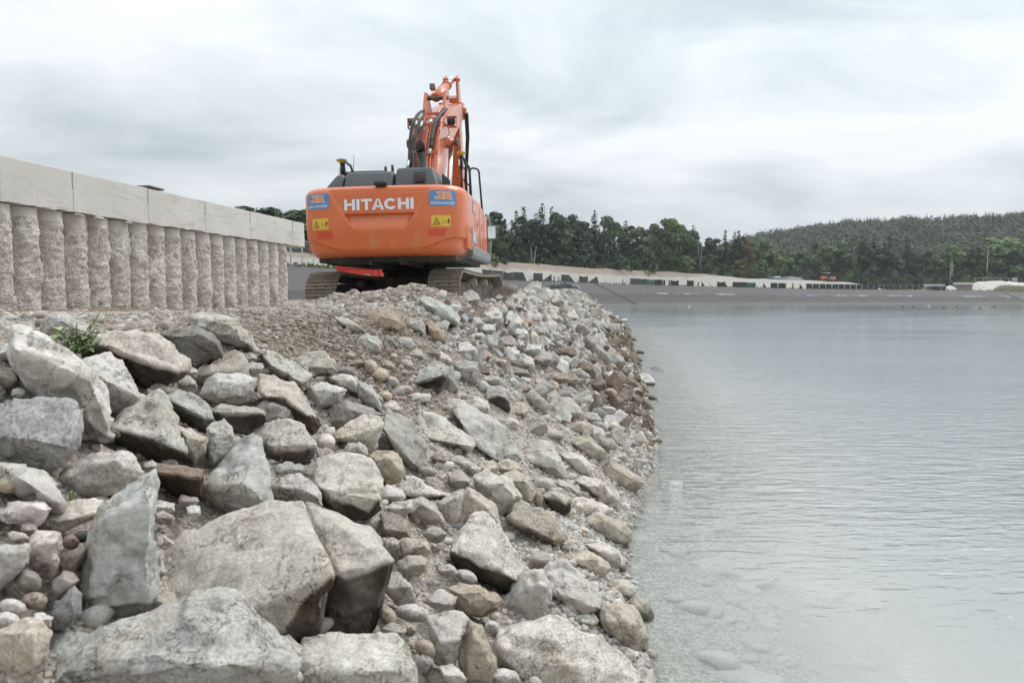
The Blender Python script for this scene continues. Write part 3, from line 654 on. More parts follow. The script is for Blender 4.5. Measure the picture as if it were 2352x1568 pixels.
# forest covering the hill: one mass
def hill_forest():
    rng = np.random.default_rng(5); Cs, Ns, Ss, Sh, Cc, Cn, Cz, Ch = [], [], [], [], [], [], [], []
    for i in range(1750):
        u, f = rng.uniform(0, 1), rng.uniform(0.05, 1.0) ** 0.75
        if i > 1050: f = rng.uniform(.94, 1.0)
        P = hill_pt(u, f); con = rng.uniform() < (0.97 if f > 0.93 else 0.05)
        if con:
            h = rng.uniform(5, 9.5); k = 80; z = rng.uniform(0.05, 1, k); r = (1 - z) * rng.uniform(.6, 1.1, k) * h * .21; th = rng.uniform(0, 6.28, k)
            Cc.append(P + np.stack([r * np.cos(th), r * np.sin(th), z * h], 1)); Cn.append(np.stack([np.cos(th), np.sin(th), np.ones(k)], 1) + rng.normal(size=(k, 3)) * .6 + np.array([0, -.6, 0])); Cz.append(0.6 * rng.uniform(.6, 1.3, k) * (1.15 - z)); Ch.append(np.clip(rng.normal(.3, .2) + rng.normal(0, .15, k), 0, 1))
        else:
            k = 380; w = rng.uniform(4.5, 10); d = rng.normal(size=(k, 3)); d[:, 2] = abs(d[:, 2]); d /= np.linalg.norm(d, axis=1)[:, None]
            lump = 1 + 0.25 * np.sin(d[:, 0] * 7 + i) * np.sin(d[:, 1] * 6 + 2 * i)
            Cs.append(P + np.array([0, 0, 1.0]) + d * (w * lump * rng.uniform(.8, 1.05, k))[:, None] * np.array([1, 1, .8])); Ns.append(d + rng.normal(size=(k, 3)) * .22 + np.array([0, 0, .1])); Ss.append(rng.uniform(.5, 1.05, k)); Sh.append(np.clip(rng.uniform(.05, .6) + rng.normal(0, .07, k), 0, 1))
    V1, F1, S1 = quads(np.concatenate(Cs), np.concatenate(Ns), np.concatenate(Ss), rng, np.concatenate(Sh))
    V2, F2, S2 = quads(np.concatenate(Cc), np.concatenate(Cn), np.concatenate(Cz), rng, np.concatenate(Ch))
    me = np_mesh('hill_forest', np.concatenate([V1, V2]), np.concatenate([F1, F2 + len(V1)]), [LEAF, NEED], False, {'shade': np.concatenate([S1, S2])})
    mi = np.concatenate([np.zeros(len(F1)), np.ones(len(F2))]).astype(np.int32); me.polygons.foreach_set('material_index', mi)
    o = link_mesh('hill_forest', me); o.color = (0.72, 0.76, 0.76, 1); tag(o, 'mixed forest covering the hill behind the lake', 'forest', kind='stuff')
hill_forest()

# ------------------------------------------------------------------ screen fence along the far crest
POST = M_simple('galvanised_post', (0.50, 0.51, 0.52), 0.5, 0.3); NET = M_simple('dark_netting', (0.030, 0.036, 0.034), 0.9, vary=0.35, scale=1.5)
NETG = M_simple('green_netting', (0.018, 0.10, 0.085), 0.9, vary=0.25, scale=1.5)
def on_crest(px, d=0.7):
    P = crest_at(px); v = Vector((P.x, P.y, 0)).normalized(); return P + v * d
def fh(px): return np.interp(px, [600, 700, 1131, 1300, 1500, 1700, 1986, 2150, 2352], [2.1, 2.1, 2.1, 2.1, 2.05, 2.0, 1.95, 2.0, 2.0])
def screen(par, a, b, kind):
    A, B = on_crest(a), on_crest(b); A.z += 0.05; B.z += 0.05; h = fh(a); n, k = 9, 5; V, Fc = [], []
    sag = {'D': 0.06, 'G': 0.22, 'P': 0.35, 'T': 0.7}.get(kind[0], .1)
    for j in range(k):
        for i in range(n):
            u, v = i / (n - 1), j / (k - 1); P = A.lerp(B, u)
            topz = h - sag * math.sin(math.pi * u) - 0.05 - (0.04 * random.random())
            if kind == 'L': topz = h * (0.95 - 0.9 * u)          # torn down to the right
            if kind == 'Q': topz = h * (0.08 + 0.87 * u)
            if kind == 'H': P = A.lerp(B, u * 0.45)
            if kind == 'R': P = A.lerp(B, 0.55 + u * 0.45)
            if kind == 'B': P = A.lerp(B, 0.35 + u * .35 * (0.5 + 0.5 * abs(v - .5))); topz = h * .7
            V.append((P.x, P.y - 0.08 + 0.07 * math.sin(7 * u + 3 * v + a), P.z + topz * v))
    for j in range(k - 1):
        for i in range(n - 1): Fc.append((j * n + i, j * n + i + 1, (j + 1) * n + i + 1, (j + 1) * n + i))
    mb = MB(); mb.add(V, Fc, 0, True); return mb.build('netting', NETG if kind == 'G' else NET, par)
def fence_post(par, px, r=0.055):
    P = on_crest(px); mb = MB(); mb.cyl(P - Vector((0, 0, .1)), P + Vector((0, 0, fh(px))), r, 6); mb.build('post', POST, par)
def z4(x): return 1091.05 + x / 3.7236
def z6(x): return 1665.2 + x / 6.826
def z7(x): return 2009.8 + x / 6.872
F1 = empty('screen_fence', on_crest(1200)); tag(F1, 'construction fence with torn dark netting along the left half of the far bank', 'fence'); F1.matrix_world = Matrix()
S1 = [(60, 148, 'D'), (148, 237, 'D'), (239, 325, 'P'), (327, 413, 'D'), (413, 440, 'L'), (498, 577, 'D'), (578, 655, 'Q'), (658, 700, 'B'), (700, 730, 'B'), (738, 805, 'D'), (805, 853, 'L'), (890, 965, 'P'), (967, 1042, 'Q'), (1042, 1060, 'L'), (1245, 1285, 'B'), (1328, 1396, 'D'), (1396, 1465, 'D'), (1465, 1535, 'G'), (1537, 1603, 'D'), (1608, 1650, 'H'), (1640, 1668, 'R'), (1673, 1742, 'P')]
ps1 = [60, 148, 237, 326, 413, 498, 577, 656, 734, 805, 890, 966, 1042, 1110, 1186, 1262, 1328, 1396, 1465, 1536, 1605, 1672, 1742]
for a, b, k in S1: screen(F1, z4(a), z4(b), k)
for p in ps1: fence_post(F1, z4(p))
F2 = empty('screen_fence'); tag(F2, 'dark netting fence on posts along the far bank, ending right in an unbroken row', 'fence')
S2 = [(z4(1810), z4(1870), 'D'), (z4(1885), z4(1937), 'B'), (z4(1937), z4(1965), 'L'), (z4(2000), z4(2014), 'B'), (z4(2070), z4(2135), 'P'), (z4(2135), z4(2160), 'L'), (z4(2203), z4(2266), 'D')]
S2 += [(z6(a), z6(b), k) for a, b, k in [(118, 232, 'D'), (236, 355, 'D'), (360, 478, 'G'), (600, 650, 'L'), (714, 822, 'D'), (832, 940, 'D'), (945, 972, 'H'), (1050, 1100, 'H'), (1168, 1228, 'L'), (1272, 1368, 'D'), (1376, 1472, 'D'), (1480, 1572, 'D'), (1580, 1672, 'D'), (1680, 1772, 'D'), (1778, 1866, 'D'), (1874, 1960, 'D'), (1968, 2052, 'D'), (2060, 2142, 'D'), (2150, 2234, 'D'), (2240, 2324, 'D'), (2330, 2400, 'D')]]
S2 += [(z7(180), z7(226), 'Q'), (z7(230), z7(300), 'L'), (z7(312), z7(352), 'L')]
for a, b, k in S2: screen(F2, a, b, k)
for p in [z4(1812), z4(1872), z4(1940), z4(2005), z4(2070), z4(2137), z4(2203)] + [z6(a) for a in (116, 236, 357, 484, 598, 712, 828, 943, 1058, 1165, 1270, 1372, 1476, 1576, 1676, 1775, 1870, 1964, 2056, 2146, 2237, 2326)]: fence_post(F2, p)
WIRE = M_simple('fence_wire', (0.33, 0.35, 0.36), 0.5, 0.4)
def wire_fence(label, pts, mesh=True, step=3):
    r = empty('wire_fence'); tag(r, label, 'fence')
    for P, h in pts:
        mb = MB(); mb.cyl(P, P + Vector((0, 0, h)), 0.06, 6); mb.build('post', POST, r)
    mb = MB()
    for (A, ha), (B, hb) in zip(pts[:-1], pts[1:]):
        mb.cyl(A + Vector((0, 0, ha * .98)), B + Vector((0, 0, hb * .98)), 0.035, 5); mb.cyl(A + Vector((0, 0, ha * .08)), B + Vector((0, 0, hb * .08)), 0.02, 5)
        if mesh:
            d = (B - A).length; k = max(2, int(d / 0.45))
            for i in range(1, k):
                P = A.lerp(B, i / k); mb.cyl(P + Vector((0, 0, .1)), P + Vector((0, 0, (ha + hb) / 2 * .97)), 0.008, 3)
            for q in (.3, .5, .7, .85): mb.cyl(A + Vector((0, 0, ha * q)), B + Vector((0, 0, hb * q)), 0.008, 3)
    mb.build('wire_mesh', WIRE, r); return r
wire_fence('plain wire fence panels continuing right of the dark netting towards the hut', [(on_crest(z7(x)), fh(z7(x))) for x in (60, 143, 226, 314, 398, 490, 588, 692, 800, 915, 1030)])
wire_fence('tall wire fence on the bank between the wall and the excavator', [(at(668 + i * 26, np.interp(668 + i * 26, [668, 900], [614, 634]) - 2, 92 + 5.5 * i), 3.2) for i in range(-2, 9)])
for i, (a, y0, y1, n, lab) in enumerate([(1580, 300, 242, 5, 'long wire fence standing behind the sand heap'),]):
    Yb = 318; wire_fence(lab, [(at(z7(1578 + k * 135), 602.9 + 310 / 6.872, Yb), (at(0, 602.9 + 242 / 6.872, Yb).z - at(0, 602.9 + 310 / 6.872, Yb).z)) for k in range(5)])
wire_fence('low wire fence in front of the overgrown mound at the right', [(at(z7(1885 + k * 62), 602.9 + 447 / 6.872, 303), 1.9) for k in range(5)])
# ------------------------------------------------------------------ hut, heaps, pipes, roller, skip
def ramp_pts(): pass
CONC = M_simple('pale_plaster', (0.62, 0.61, 0.59), 0.85, vary=0.12, scale=0.8, dirt=(0.3, 0.27, 0.23), dirt_amt=0.25)
def px_box(mb, x0, x1, y0, y1, Y, dep, mi=0):
    a = at(x0, y1, Y); b = at(x1, y0, Y); mb.box(((a.x + b.x) / 2, Y + dep / 2, (a.z + b.z) / 2), (b.x - a.x, dep, b.z - a.z), None, mi)
def zy(y): return 602.9 + y / 6.872
r = empty('site_hut'); tag(r, 'low flat hut with white roof and dark netting front behind the far fence', 'hut')
mb = MB(); px_box(mb, z7(855), z7(1108), zy(342), zy(374), 308, 4); px_box(mb, z7(1010), z7(1108), zy(352), zy(358), 307.9, .2); mb.build('roof', CONC, r)
mb = MB(); px_box(mb, z7(880), z7(1090), zy(374), zy(445), 308.4, 3.2); mb.build('wall', M_simple('hut_wall', (0.17, 0.175, 0.15), 0.9), r)
mb = MB(); px_box(mb, z7(915), z7(1028), zy(376), zy(441), 307.2, .1); mb.build('dark_screen', NET, r)
mb = MB(); px_box(mb, z7(1060), z7(1116), zy(374), zy(444), 307.4, .12); mb.build('green_screen', NETG, r)
SAND = M_simple('sand_heap', (0.50, 0.475, 0.44), 0.95, vary=0.15, scale=0.6, bmp=0.5, bscale=3, bdist=0.1)
def heap(name, label, cat, prof, Y_, depth, mat, amp=0.25):
    """heap of loose material: ridge profile in picture points, sloping to the ground front and back"""
    xs = np.linspace(prof[0][0], prof[-1][0], 40); ys = np.interp(xs, *zip(*prof)); V = []; k = 11
    for j in range(k):
        u = j / (k - 1) * 2 - 1
        for x, y in zip(xs, ys):
            P = at(x, y, Y_); b = np.interp(x, [1900, 2400], [2.2, 2.2]); h = max(P.z - b, 0)
            f = max(0.0, 1 - abs(u) ** 1.3)
            V.append((P.x, Y_ + u * depth, b - 0.4 + (h + .4) * f + amp * float(fnoise(np.array([P.x]), np.array([u * depth]), 0.8, j % 5)[0]) * f))
    idx = np.arange(k * 40).reshape(k, 40); Fq = np.stack([idx[:-1, :-1], idx[:-1, 1:], idx[1:, 1:], idx[1:, :-1]], -1).reshape(-1, 4)
    return tag(link_mesh(name, np_mesh(name, np.array(V), Fq, mat)), label, cat)
heap('sand_heap', 'big pale sand heap with a rounded top near the right edge', 'sand heap', [(z7(1300), zy(440)), (z7(1450), zy(385)), (z7(1530), zy(330)), (z7(1620), zy(302)), (z7(1800), zy(292)), (z7(1960), zy(284)), (z7(2020), zy(292)), (z7(2070), zy(312)), (z7(2110), zy(300)), (z7(2200), zy(312)), (z7(2352), zy(322)), (z7(2500), zy(330))], 316, 9, SAND)
heap('sand_heap', 'small pointed pale heap beside the white roofed hut', 'sand heap', [(z7(1085), zy(440)), (z7(1120), zy(380)), (z7(1180), zy(362)), (z7(1230), zy(372)), (z7(1290), zy(405)), (z7(1340), zy(438))], 311, 5, SAND, .1)
heap('overgrown_mound', 'low mound overgrown with olive weeds in front of the sand heap', 'mound', [(z7(1850), zy(445)), (z7(1900), zy(395)), (z7(1980), zy(358)), (z7(2120), zy(346)), (z7(2200), zy(362)), (z7(2352), zy(372)), (z7(2500), zy(380))], 308, 3, grass_m, .2)
heap('overgrown_mound', 'grassy greyish mound left of the hut', 'mound', [(z7(690), zy(440)), (z7(740), zy(405)), (z7(830), zy(380)), (z7(920), zy(376)), (z7(1000), zy(400)), (z7(1060), zy(440))], 309.5, 1.0, M_simple('weedy_soil', (0.20, 0.20, 0.13), .95, vary=.3, scale=1.2), .15)
mb = MB(); px_box(mb, z7(1345), z7(1560), zy(314), zy(350), 309, 5); px_box(mb, z7(1358), z7(1540), zy(351), zy(440), 310, 4, 1)
tag(mb.build('concrete_slab', [CONC, M_simple('brown_concrete', (0.33, 0.28, 0.24), .9)]), 'flat pale concrete block sticking out of the sand heap', 'concrete block')
# grille panel near the right edge
gp = MB(); A = at(z7(2168), zy(308), 310); Bp = at(z7(2246), zy(244), 310)
for i in range(7):
    x = A.x + (Bp.x - A.x) * i / 6; gp.cyl((x, 310, A.z), (x, 310, Bp.z), .07, 5); z = A.z + (Bp.z - A.z) * i / 6; gp.cyl((A.x, 310, z), (Bp.x, 310, z), .07, 5)
tag(gp.build('grille_panel', POST), 'small square metal grille panel standing on the sand heap', 'panel')
PIPE = M_simple('grey_plastic_pipe', (0.16, 0.18, 0.20), 0.45); BLUE = M_simple('blue_plastic', (0.05, 0.16, 0.32), 0.5)
def y6(y): return 602.9 + y / 6.826
zb = lambda px: crest_at(px).y + 17
A = at(z6(835), y6(256), zb(1787)); B_ = at(z6(1198), y6(262), zb(1840)); mb = MB()
mb.tube([A, A.lerp(B_, .5) + Vector((0, 0, .3)), B_], .62, 10); mb.tube([A + Vector((0.5, -1, -.5)), A.lerp(B_, .5) + Vector((0, -1, -.1)), B_ + Vector((0, -1, -.2))], .45, 10)
tag(mb.build('drain_pipe', PIPE), 'long dark grey pipes lying on top of the far bank', 'pipe')
mb = MB(); P = at(z6(780), y6(250), zb(1780)); mb.tube([P + Vector((-2, 0, 0)), P + Vector((-1, 0, .2)), P + Vector((0.6, 0, .1))], [.35, .55, .4], 8); mb.bbox(P + Vector((1.0, 0, .45)), (2.2, 1.2, .7), .2, None, 1)
tag(mb.build('plastic_sheeting', [BLUE, CONC]), 'blue and white bundle lying left of the grey pipes', 'bundle')
# road roller
ORG = M_simple('orange_paint_far', (0.62, 0.15, 0.05), 0.4); RUB = M_simple('black_rubber', (0.025, 0.025, 0.026), 0.8); GLS = M_simple('dark_glass', (0.03, 0.04, 0.05), 0.1)
STEEL = M_simple('worn_steel', (0.33, 0.32, 0.31), 0.5, 0.6)
P = at(1900, y6(277), 319); rl = empty('road_roller', P); tag(rl, 'small orange road roller with white cab roof on the far bank', 'road roller')
s = 330 / F / 3.92 * 2.252  # metres per zoomed pixel
s = 319 / F / 6.826
mb = MB(); mb.bbox((-11 * s * 5, 0, 40 * s), (95 * s, 12 * s * 6, 45 * s), 12 * s); mb.bbox((-75 * s, 0, 34 * s), (55 * s, 68 * s, 50 * s), 16 * s); mb.build('engine_hood', ORG, rl)
mb = MB(); mb.bbox((78 * s, 0, 26 * s), (100 * s, 80 * s, 22 * s), 5 * s); mb.bbox((112 * s, 0, 40 * s), (26 * s, 70 * s, 30 * s), 6 * s); mb.build('front_frame', ORG, rl)
mb = MB(); mb.cyl((72 * s, -36 * s, 26 * s), (72 * s, 36 * s, 26 * s), 27 * s, 20); mb.build('drum', STEEL, rl)
for sy in (-34, 34):
    mb = MB(); mb.cyl((0, (sy - 8) * s, 24 * s), (0, (sy + 8) * s, 24 * s), 24 * s, 18); w = mb.build('wheel', RUB, rl)
    mb = MB(); mb.cyl((0, (sy - 9.5) * s, 24 * s), (0, (sy + 9.5) * s, 24 * s), 11 * s, 12); mb.build('rim', STEEL, w)
mb = MB(); mb.bbox((-2 * s, 0, 82 * s), (58 * s, 58 * s, 56 * s), 4 * s); cab_ = mb.build('cab', GLS, rl)
mb = MB(); mb.bbox((-8 * s, 0, 113 * s), (82 * s, 66 * s, 8 * s), 2 * s); mb.build('roof', CONC, rl)
# rails running down the lining
RUST = M_simple('rusty_rail', (0.20, 0.165, 0.14), 0.8, vary=.3)
def lin_pt(px, f):
    j = np.interp(px, SX, np.arange(len(SX))); i = int(j); a = j - i
    P = (TOE[i] + (CR[i] - TOE[i]) * f) * (1 - a) + (TOE[i + 1] + (CR[i + 1] - TOE[i + 1]) * f) * a
    return Vector(P)
for (xa, xb, lab) in ((1362, 1474, 'pair of rails running down the dark lining from fence to water, left one'), (2300, 2372, 'pale rail track running down the lining near the right edge')):
    mb = MB()
    for o in (0, 2.2):
        pts = [lin_pt(xa + o + (xb - xa) * (1 - f), f) + Vector((0, -.1, .22)) for f in np.linspace(0.12, 1, 14)]
        mb.tube(pts, 0.09, 6)
    tag(mb.build('rail_track', RUST if xa < 2000 else STEEL), lab, 'rail track')
# red skip behind the excavator
REDP = M_simple('red_paint', (0.52, 0.035, 0.022), 0.45, vary=.25, scale=1.5, dirt=(.35, .12, .09), dirt_amt=.15); WHT = M_simple('white_paint', (0.78, 0.78, 0.77), 0.5)
sk = empty('skip_container', at(773, 650, 44)); sk.location.z = 2.15; tag(sk, 'open red steel skip with a rim and ribs behind the left track', 'skip container')
SH = at(773, 611.5, 44).z - 2.15
mb = MB(); sw = 128 / F * 44 * 0.98
mb.prism([(0.25, 0.0), (sw * .76 - .2, 0.0), (sw * .76, SH - .12), (0, SH - .12)], 0, 5, 'y'); mb.build('body', REDP, sk)
mb = MB(); mb.box((sw * .38, 2.5, SH - .05), (sw * .78, 5.16, .14)); mb.build('rim', REDP, sk)
for i in range(4):
    mb = MB(); mb.box((sw * .78 + .02, .5 + 1.3 * i, SH * .5), (.10, .12, SH * .9)); mb.build('rib', REDP, sk)
for x_ in (.62, sw * .62):
    mb = MB(); mb.tube([(x_ + .17 * math.cos(a), -.05, SH - .62 + .17 * math.sin(a)) for a in np.linspace(0, 6.28, 17)], .045, 6); mb.build('lashing_ring', STEEL, sk)
mb = MB(); mb.add([(.06, -.012, SH - 1.0), (.36, -.012, SH - 1.0), (.36, -.012, SH - .62)], [(0, 1, 2)]); mb.build('white_marking', WHT, sk)
sk.rotation_euler = (0, 0, R(-14))

# ------------------------------------------------------------------ retaining wall
def M_pile():
    m, t, bs, out = mat_base('rough_pile_concrete'); L = t.links.new
    co = t.nodes.new('ShaderNodeNewGeometry').outputs['Position']; a = t.nodes.new('ShaderNodeAttribute'); a.attribute_name = 'cast'
    v = tex(t, co, 11, kind='v'); v2 = tex(t, co, 24, kind='v'); n = tex(t, co, 1.8, 7, .7, .8, stretch=(1, 1, .55)); f = tex(t, co, 38, 6, .72)
    sep = t.nodes.new('ShaderNodeSeparateColor'); L(v2.outputs['Color'], sep.inputs[0])
    rough = mixrgb(t, ramp(t, n.outputs[0], .38, .62), (0.48, 0.44, 0.395), (0.71, 0.68, 0.64))
    rough = mixrgb(t, 1.0, rough, ramp(t, sep.outputs[0], 0, 1, (.75, .74, .72), (1.25, 1.24, 1.22)), 'MULTIPLY')
    rough = mixrgb(t, 1.0, rough, ramp(t, f.outputs[0], .3, .68, (.68, .67, .66), (1.15, 1.15, 1.15)), 'MULTIPLY')
    smooth = mixrgb(t, ramp(t, n.outputs[0], .3, .7), (0.56, 0.535, 0.495), (0.66, 0.64, 0.60))
    L(mixrgb(t, a.outputs['Fac'], rough, smooth), bs.inputs['Base Color']); bs.inputs['Roughness'].default_value = .93; bs.inputs['Specular IOR Level'].default_value = .2
    st = t.nodes.new('ShaderNodeMath'); st.operation = 'MULTIPLY_ADD'; L(a.outputs['Fac'], st.inputs[0]); st.inputs[1].default_value = -.85; st.inputs[2].default_value = .75
    inv = t.nodes.new('ShaderNodeMath'); inv.operation = 'SUBTRACT'; inv.inputs[0].default_value = 1; L(v2.outputs['Distance'], inv.inputs[1])
    b = t.nodes.new('ShaderNodeBump'); b.inputs['Distance'].default_value = .035; L(inv.outputs[0], b.inputs['Height']); L(st.outputs[0], b.inputs['Strength'])
    b2 = t.nodes.new('ShaderNodeBump'); b2.inputs['Distance'].default_value = .03; L(f.outputs[0], b2.inputs['Height']); L(st.outputs[0], b2.inputs['Strength']); L(b.outputs[0], b2.inputs['Normal'])
    L(b2.outputs[0], bs.inputs['Normal']); return m
def M_beam():
    m, t, bs, out = mat_base('cast_concrete'); L = t.links.new
    co = t.nodes.new('ShaderNodeTexCoord').outputs['Object']; n = tex(t, co, .9, 6, .6); w = tex(t, co, 1, 6, .65, 1.0, stretch=(1, .45, 2.6)); f = tex(t, co, 30, 5)
    c = mixrgb(t, ramp(t, n.outputs[0], .3, .7), (0.52, 0.505, 0.475), (0.60, 0.585, 0.555))
    c = mixrgb(t, ramp(t, w.outputs[0], .52, .64), c, (0.45, 0.425, 0.385)); c = mixrgb(t, 1.0, c, ramp(t, f.outputs[0], .3, .7, (.93,) * 3, (1.05,) * 3), 'MULTIPLY')
    rs = tex(t, co, 1, 5, .7, .3, stretch=(1, 2.2, .35)); c = mixrgb(t, ramp(t, rs.outputs[0], .66, .74), c, (0.47, 0.40, 0.32))
    L(c, bs.inputs['Base Color']); bs.inputs['Roughness'].default_value = .85; bs.inputs['Specular IOR Level'].default_value = .25; bump(t, bs, f.outputs[0], .15, .004); return m
PILE, BEAM = M_pile(), M_beam(); JOINT = M_simple('joint_mortar', (0.44, 0.40, 0.35), .9)
WX0 = -13.0
wdir = Vector((243 / F, 1, 0)).normalized(); wnor = Vector((wdir.y, -wdir.x, 0))     # towards the lake
def wall_Y(px): return F * WX0 / (px - 1419)
def wpt(Yw, z, off=0): return Vector((WX0 + Yw * 243 / F, Yw, z)) + wnor * off
wall = empty('retaining_wall', wpt(20, 2.4)); tag(wall, 'retaining wall of rough round concrete piles under a smooth pale capping beam', 'wall')
inv = Matrix.Translation(-wall.location)
Zt0, Zb0 = at(0, 356, wall_Y(0)).z, at(0, 462.5, wall_Y(0)).z
Zt1, Zb1 = at(690, 512, wall_Y(690)).z, at(690, 567, wall_Y(690)).z
zt = lambda Yw: np.interp(Yw, [wall_Y(0), wall_Y(690)], [Zt0, Zt1]); zbm = lambda Yw: np.interp(Yw, [wall_Y(0), wall_Y(690)], [Zb0, Zb1])
# beam: separate cast lengths, two lifts each
joints = [-700, -420, -190, 0 - 3, 165, 337, 468, 571, 668, 695]
def beam_len(ya, yb, lift):
    n = 14; mb = MB(); rng = random.Random(int(ya * 10))
    g = 0.006
    pr = []
    for i in range(n + 1):
        Yw = ya + g + (yb - ya - 2 * g) * i / n; T, B = zt(Yw), zbm(Yw) + rng.uniform(-.02, .025); mid = B + (T - B) * .58
        z0, z1 = (B, mid - .0015) if lift == 0 else (mid + .0015, T)
        e = 0.012 if lift == 0 else 0.0
        pr.append([wpt(Yw, z0, .12 + e), wpt(Yw, z1 - .012, .12 + e), wpt(Yw, z1, .10 + e), wpt(Yw, z1, -.7), wpt(Yw, z0, -.7)])
    vs = [p for q in pr for p in q]; fs = []
    for i in range(n):
        for k in range(5): fs.append((i * 5 + k, (i + 1) * 5 + k, (i + 1) * 5 + (k + 1) % 5, i * 5 + (k + 1) % 5))
    fs += [(0, 1, 2, 3, 4), tuple(n * 5 + k for k in (4, 3, 2, 1, 0))]
    mb.add(vs, fs); return mb
cap = MB(); jm = MB()
for a, b in zip(joints[:-1], joints[1:]):
    for l in (0, 1):
        q = beam_len(wall_Y(a), wall_Y(b), l); cap.add(q.v, q.f)
    if b < 690:
        Yw = wall_Y(b); d = .014; T, B = zt(Yw), zbm(Yw)
        vs = [wpt(Yw - d, B, .137), wpt(Yw + d, B, .137), wpt(Yw + d, T - .012, .137), wpt(Yw - d, T - .012, .137), wpt(Yw - d, B, .05), wpt(Yw + d, B, .05), wpt(Yw + d, T - .012, .05), wpt(Yw - d, T - .012, .05)]
        jm.add(vs, [(0, 1, 2, 3), (0, 3, 7, 4), (1, 5, 6, 2), (3, 2, 6, 7), (0, 4, 5, 1)])
bo = cap.build('capping_beam', BEAM, wall, M=inv)
jm.build('construction_joint', JOINT, bo, M=inv)
# piles
pe = [-258, -190, -128, -72, -10, 50, 113, 168, 221, 270, 314, 355, 395, 429, 465, 496, 525, 552, 578, 603, 627, 647, 668]
def pile_mesh(Yc, r, z0, z1, seed):
    na, nz = 52, 96; V, A = [], []
    for j in range(nz):
        v = j / (nz - 1); z = z0 + (z1 - z0) * v
        for i in range(na):
            th = 2 * math.pi * i / na; d = Vector((math.cos(th), math.sin(th), 0)); p = Vector((d.x * r, d.y * r, z))
            s = Vector((p.x * 1.0 + seed * 9.1, p.y + seed * 3.3, p.z))
            cast = min(1, max(0, (z - (z1 - .26 + .14 * mnoise.noise(Vector((th * .8 + seed, seed, 0))))) / .08))
            vd = mnoise.voronoi(s * 7.5)[0]; vb = mnoise.voronoi(s * 2.6 + Vector((2, 2, 2)))[0]
            lump = max(0, .55 - vd[0]) * .05 - max(0, .35 - (vb[1] - vb[0])) * .05 + mnoise.noise(s * 3.0) * .022 + mnoise.noise(s * 8) * .022 + mnoise.noise(s * 19) * .020
            big = max(0, mnoise.noise(s * 1.7 + Vector((5, 5, 5))) - .22) * .13
            rr = r * (0.965 + .035 * (1 - v)) + (lump + big) * (1 - cast) - .012 * cast
            V.append((d.x * rr, d.y * rr, z - z0)); A.append(cast)
    idx = np.arange(na * nz).reshape(nz, na); Fq = np.stack([idx[:-1], np.roll(idx[:-1], -1, 1), np.roll(idx[1:], -1, 1), idx[1:]], -1).reshape(-1, 4)
    return np_mesh('pile', np.array(V), Fq, PILE, True, {'cast': np.array(A)})
for k, (a, b) in enumerate(zip(pe[:-1], pe[1:])):
    ya, yb = wall_Y(a), wall_Y(b); yc = (ya + yb) / 2; sp = (yb - ya) / wdir.y
    c = wpt(yc, 0, -sp * .5 + .04); z1 = zbm(yc) - .012; z0 = float(ground_z(c.x, c.y)) - .5
    link_mesh('pile', pile_mesh(yc, sp * .5, z0, z1, k + 1), wall, Vector((c.x, c.y, z0)) - wall.location)
mb = MB(); ya, yb = wall_Y(-300), wall_Y(664)
mb.add([wpt(ya, 1.5, -.55), wpt(yb, 1.5, -.55), wpt(yb, zbm(yb) - .02, -.55), wpt(ya, zbm(ya) - .02, -.55), wpt(ya, 1.5, -.69), wpt(yb, 1.5, -.69), wpt(yb, zbm(yb) - .02, -.69), wpt(ya, zbm(ya) - .02, -.69)], [(0, 1, 2, 3), (7, 6, 5, 4), (0, 4, 5, 1), (1, 5, 6, 2), (2, 6, 7, 3), (3, 7, 4, 0)])
mb.build('soil_infill', M_simple('wedge_soil', (0.24, 0.205, 0.17), .95, vary=.3, scale=4, bmp=.8, bscale=12, bdist=.08), wall, M=inv)
# mortar lumps squeezed out under the beam
for px, w in ((222, .42), (290, .3), (176, .34)):
    Yw = wall_Y(px); P = wpt(Yw, zbm(Yw) - .06, .13); bm = bmesh.new(); bmesh.ops.create_icosphere(bm, subdivisions=3, radius=.5)
    for v in bm.verts: v.co *= 1 + .35 * mnoise.noise(v.co * 3 + Vector((px, 0, 0)))
    mb = MB(); mb.bm(bm, Matrix.Translation(P) @ wdir.to_track_quat('X', 'Z').to_matrix().to_4x4() @ Matrix.Diagonal((w, .16, .07, 1)), 0, True); mb.build('mortar_lump', JOINT, wall, M=inv)
Yw = wall_Y(358); q = wdir.to_track_quat('X', 'Z').to_matrix()
mb = MB(); mb.box(wpt(Yw, zt(Yw) + .06, -.12), (wall_Y(372) - wall_Y(338), .5, .045), Matrix.Rotation(R(-1.0), 3, 'X') @ q)
tag(mb.build('board', M_simple('weathered_timber', (0.12, 0.11, 0.095), .85, vary=.3)), 'thin dark board lying on top of the capping beam', 'board')
# ------------------------------------------------------------------ excavator
def M_orange(name='orange_paint', c=(0.64, 0.142, 0.036), dirt=.25):
    m, t, bs, out = mat_base(name); L = t.links.new
    co = t.nodes.new('ShaderNodeTexCoord').outputs['Object']
    n = tex(t, co, 1.5, 5, .6); d = tex(t, co, 1.0, 7, .7, .4, stretch=(9, 9, 1.1)); f = tex(t, co, 160, 4)
    c0 = mixrgb(t, ramp(t, n.outputs[0], .3, .7), tuple(x * .93 for x in c), tuple(x * 1.06 for x in c))
    c0 = mixrgb(t, ramp(t, d.outputs[0], .54, .95), c0, (0.50, 0.30, 0.19)) if dirt else c0
    L(c0, bs.inputs['Base Color']); bs.inputs['Roughness'].default_value = .36; bs.inputs['Coat Weight'].default_value = .35; bs.inputs['Coat Roughness'].default_value = .18
    L(ramp(t, d.outputs[0], .4, .8, (.26,) * 3, (.52,) * 3), bs.inputs['Roughness']); bump(t, bs, f.outputs[0], .05, .001)
    return m
ORA = M_orange(); ORB = M_orange('orange_boom_paint', (0.56, 0.125, 0.04), .4)
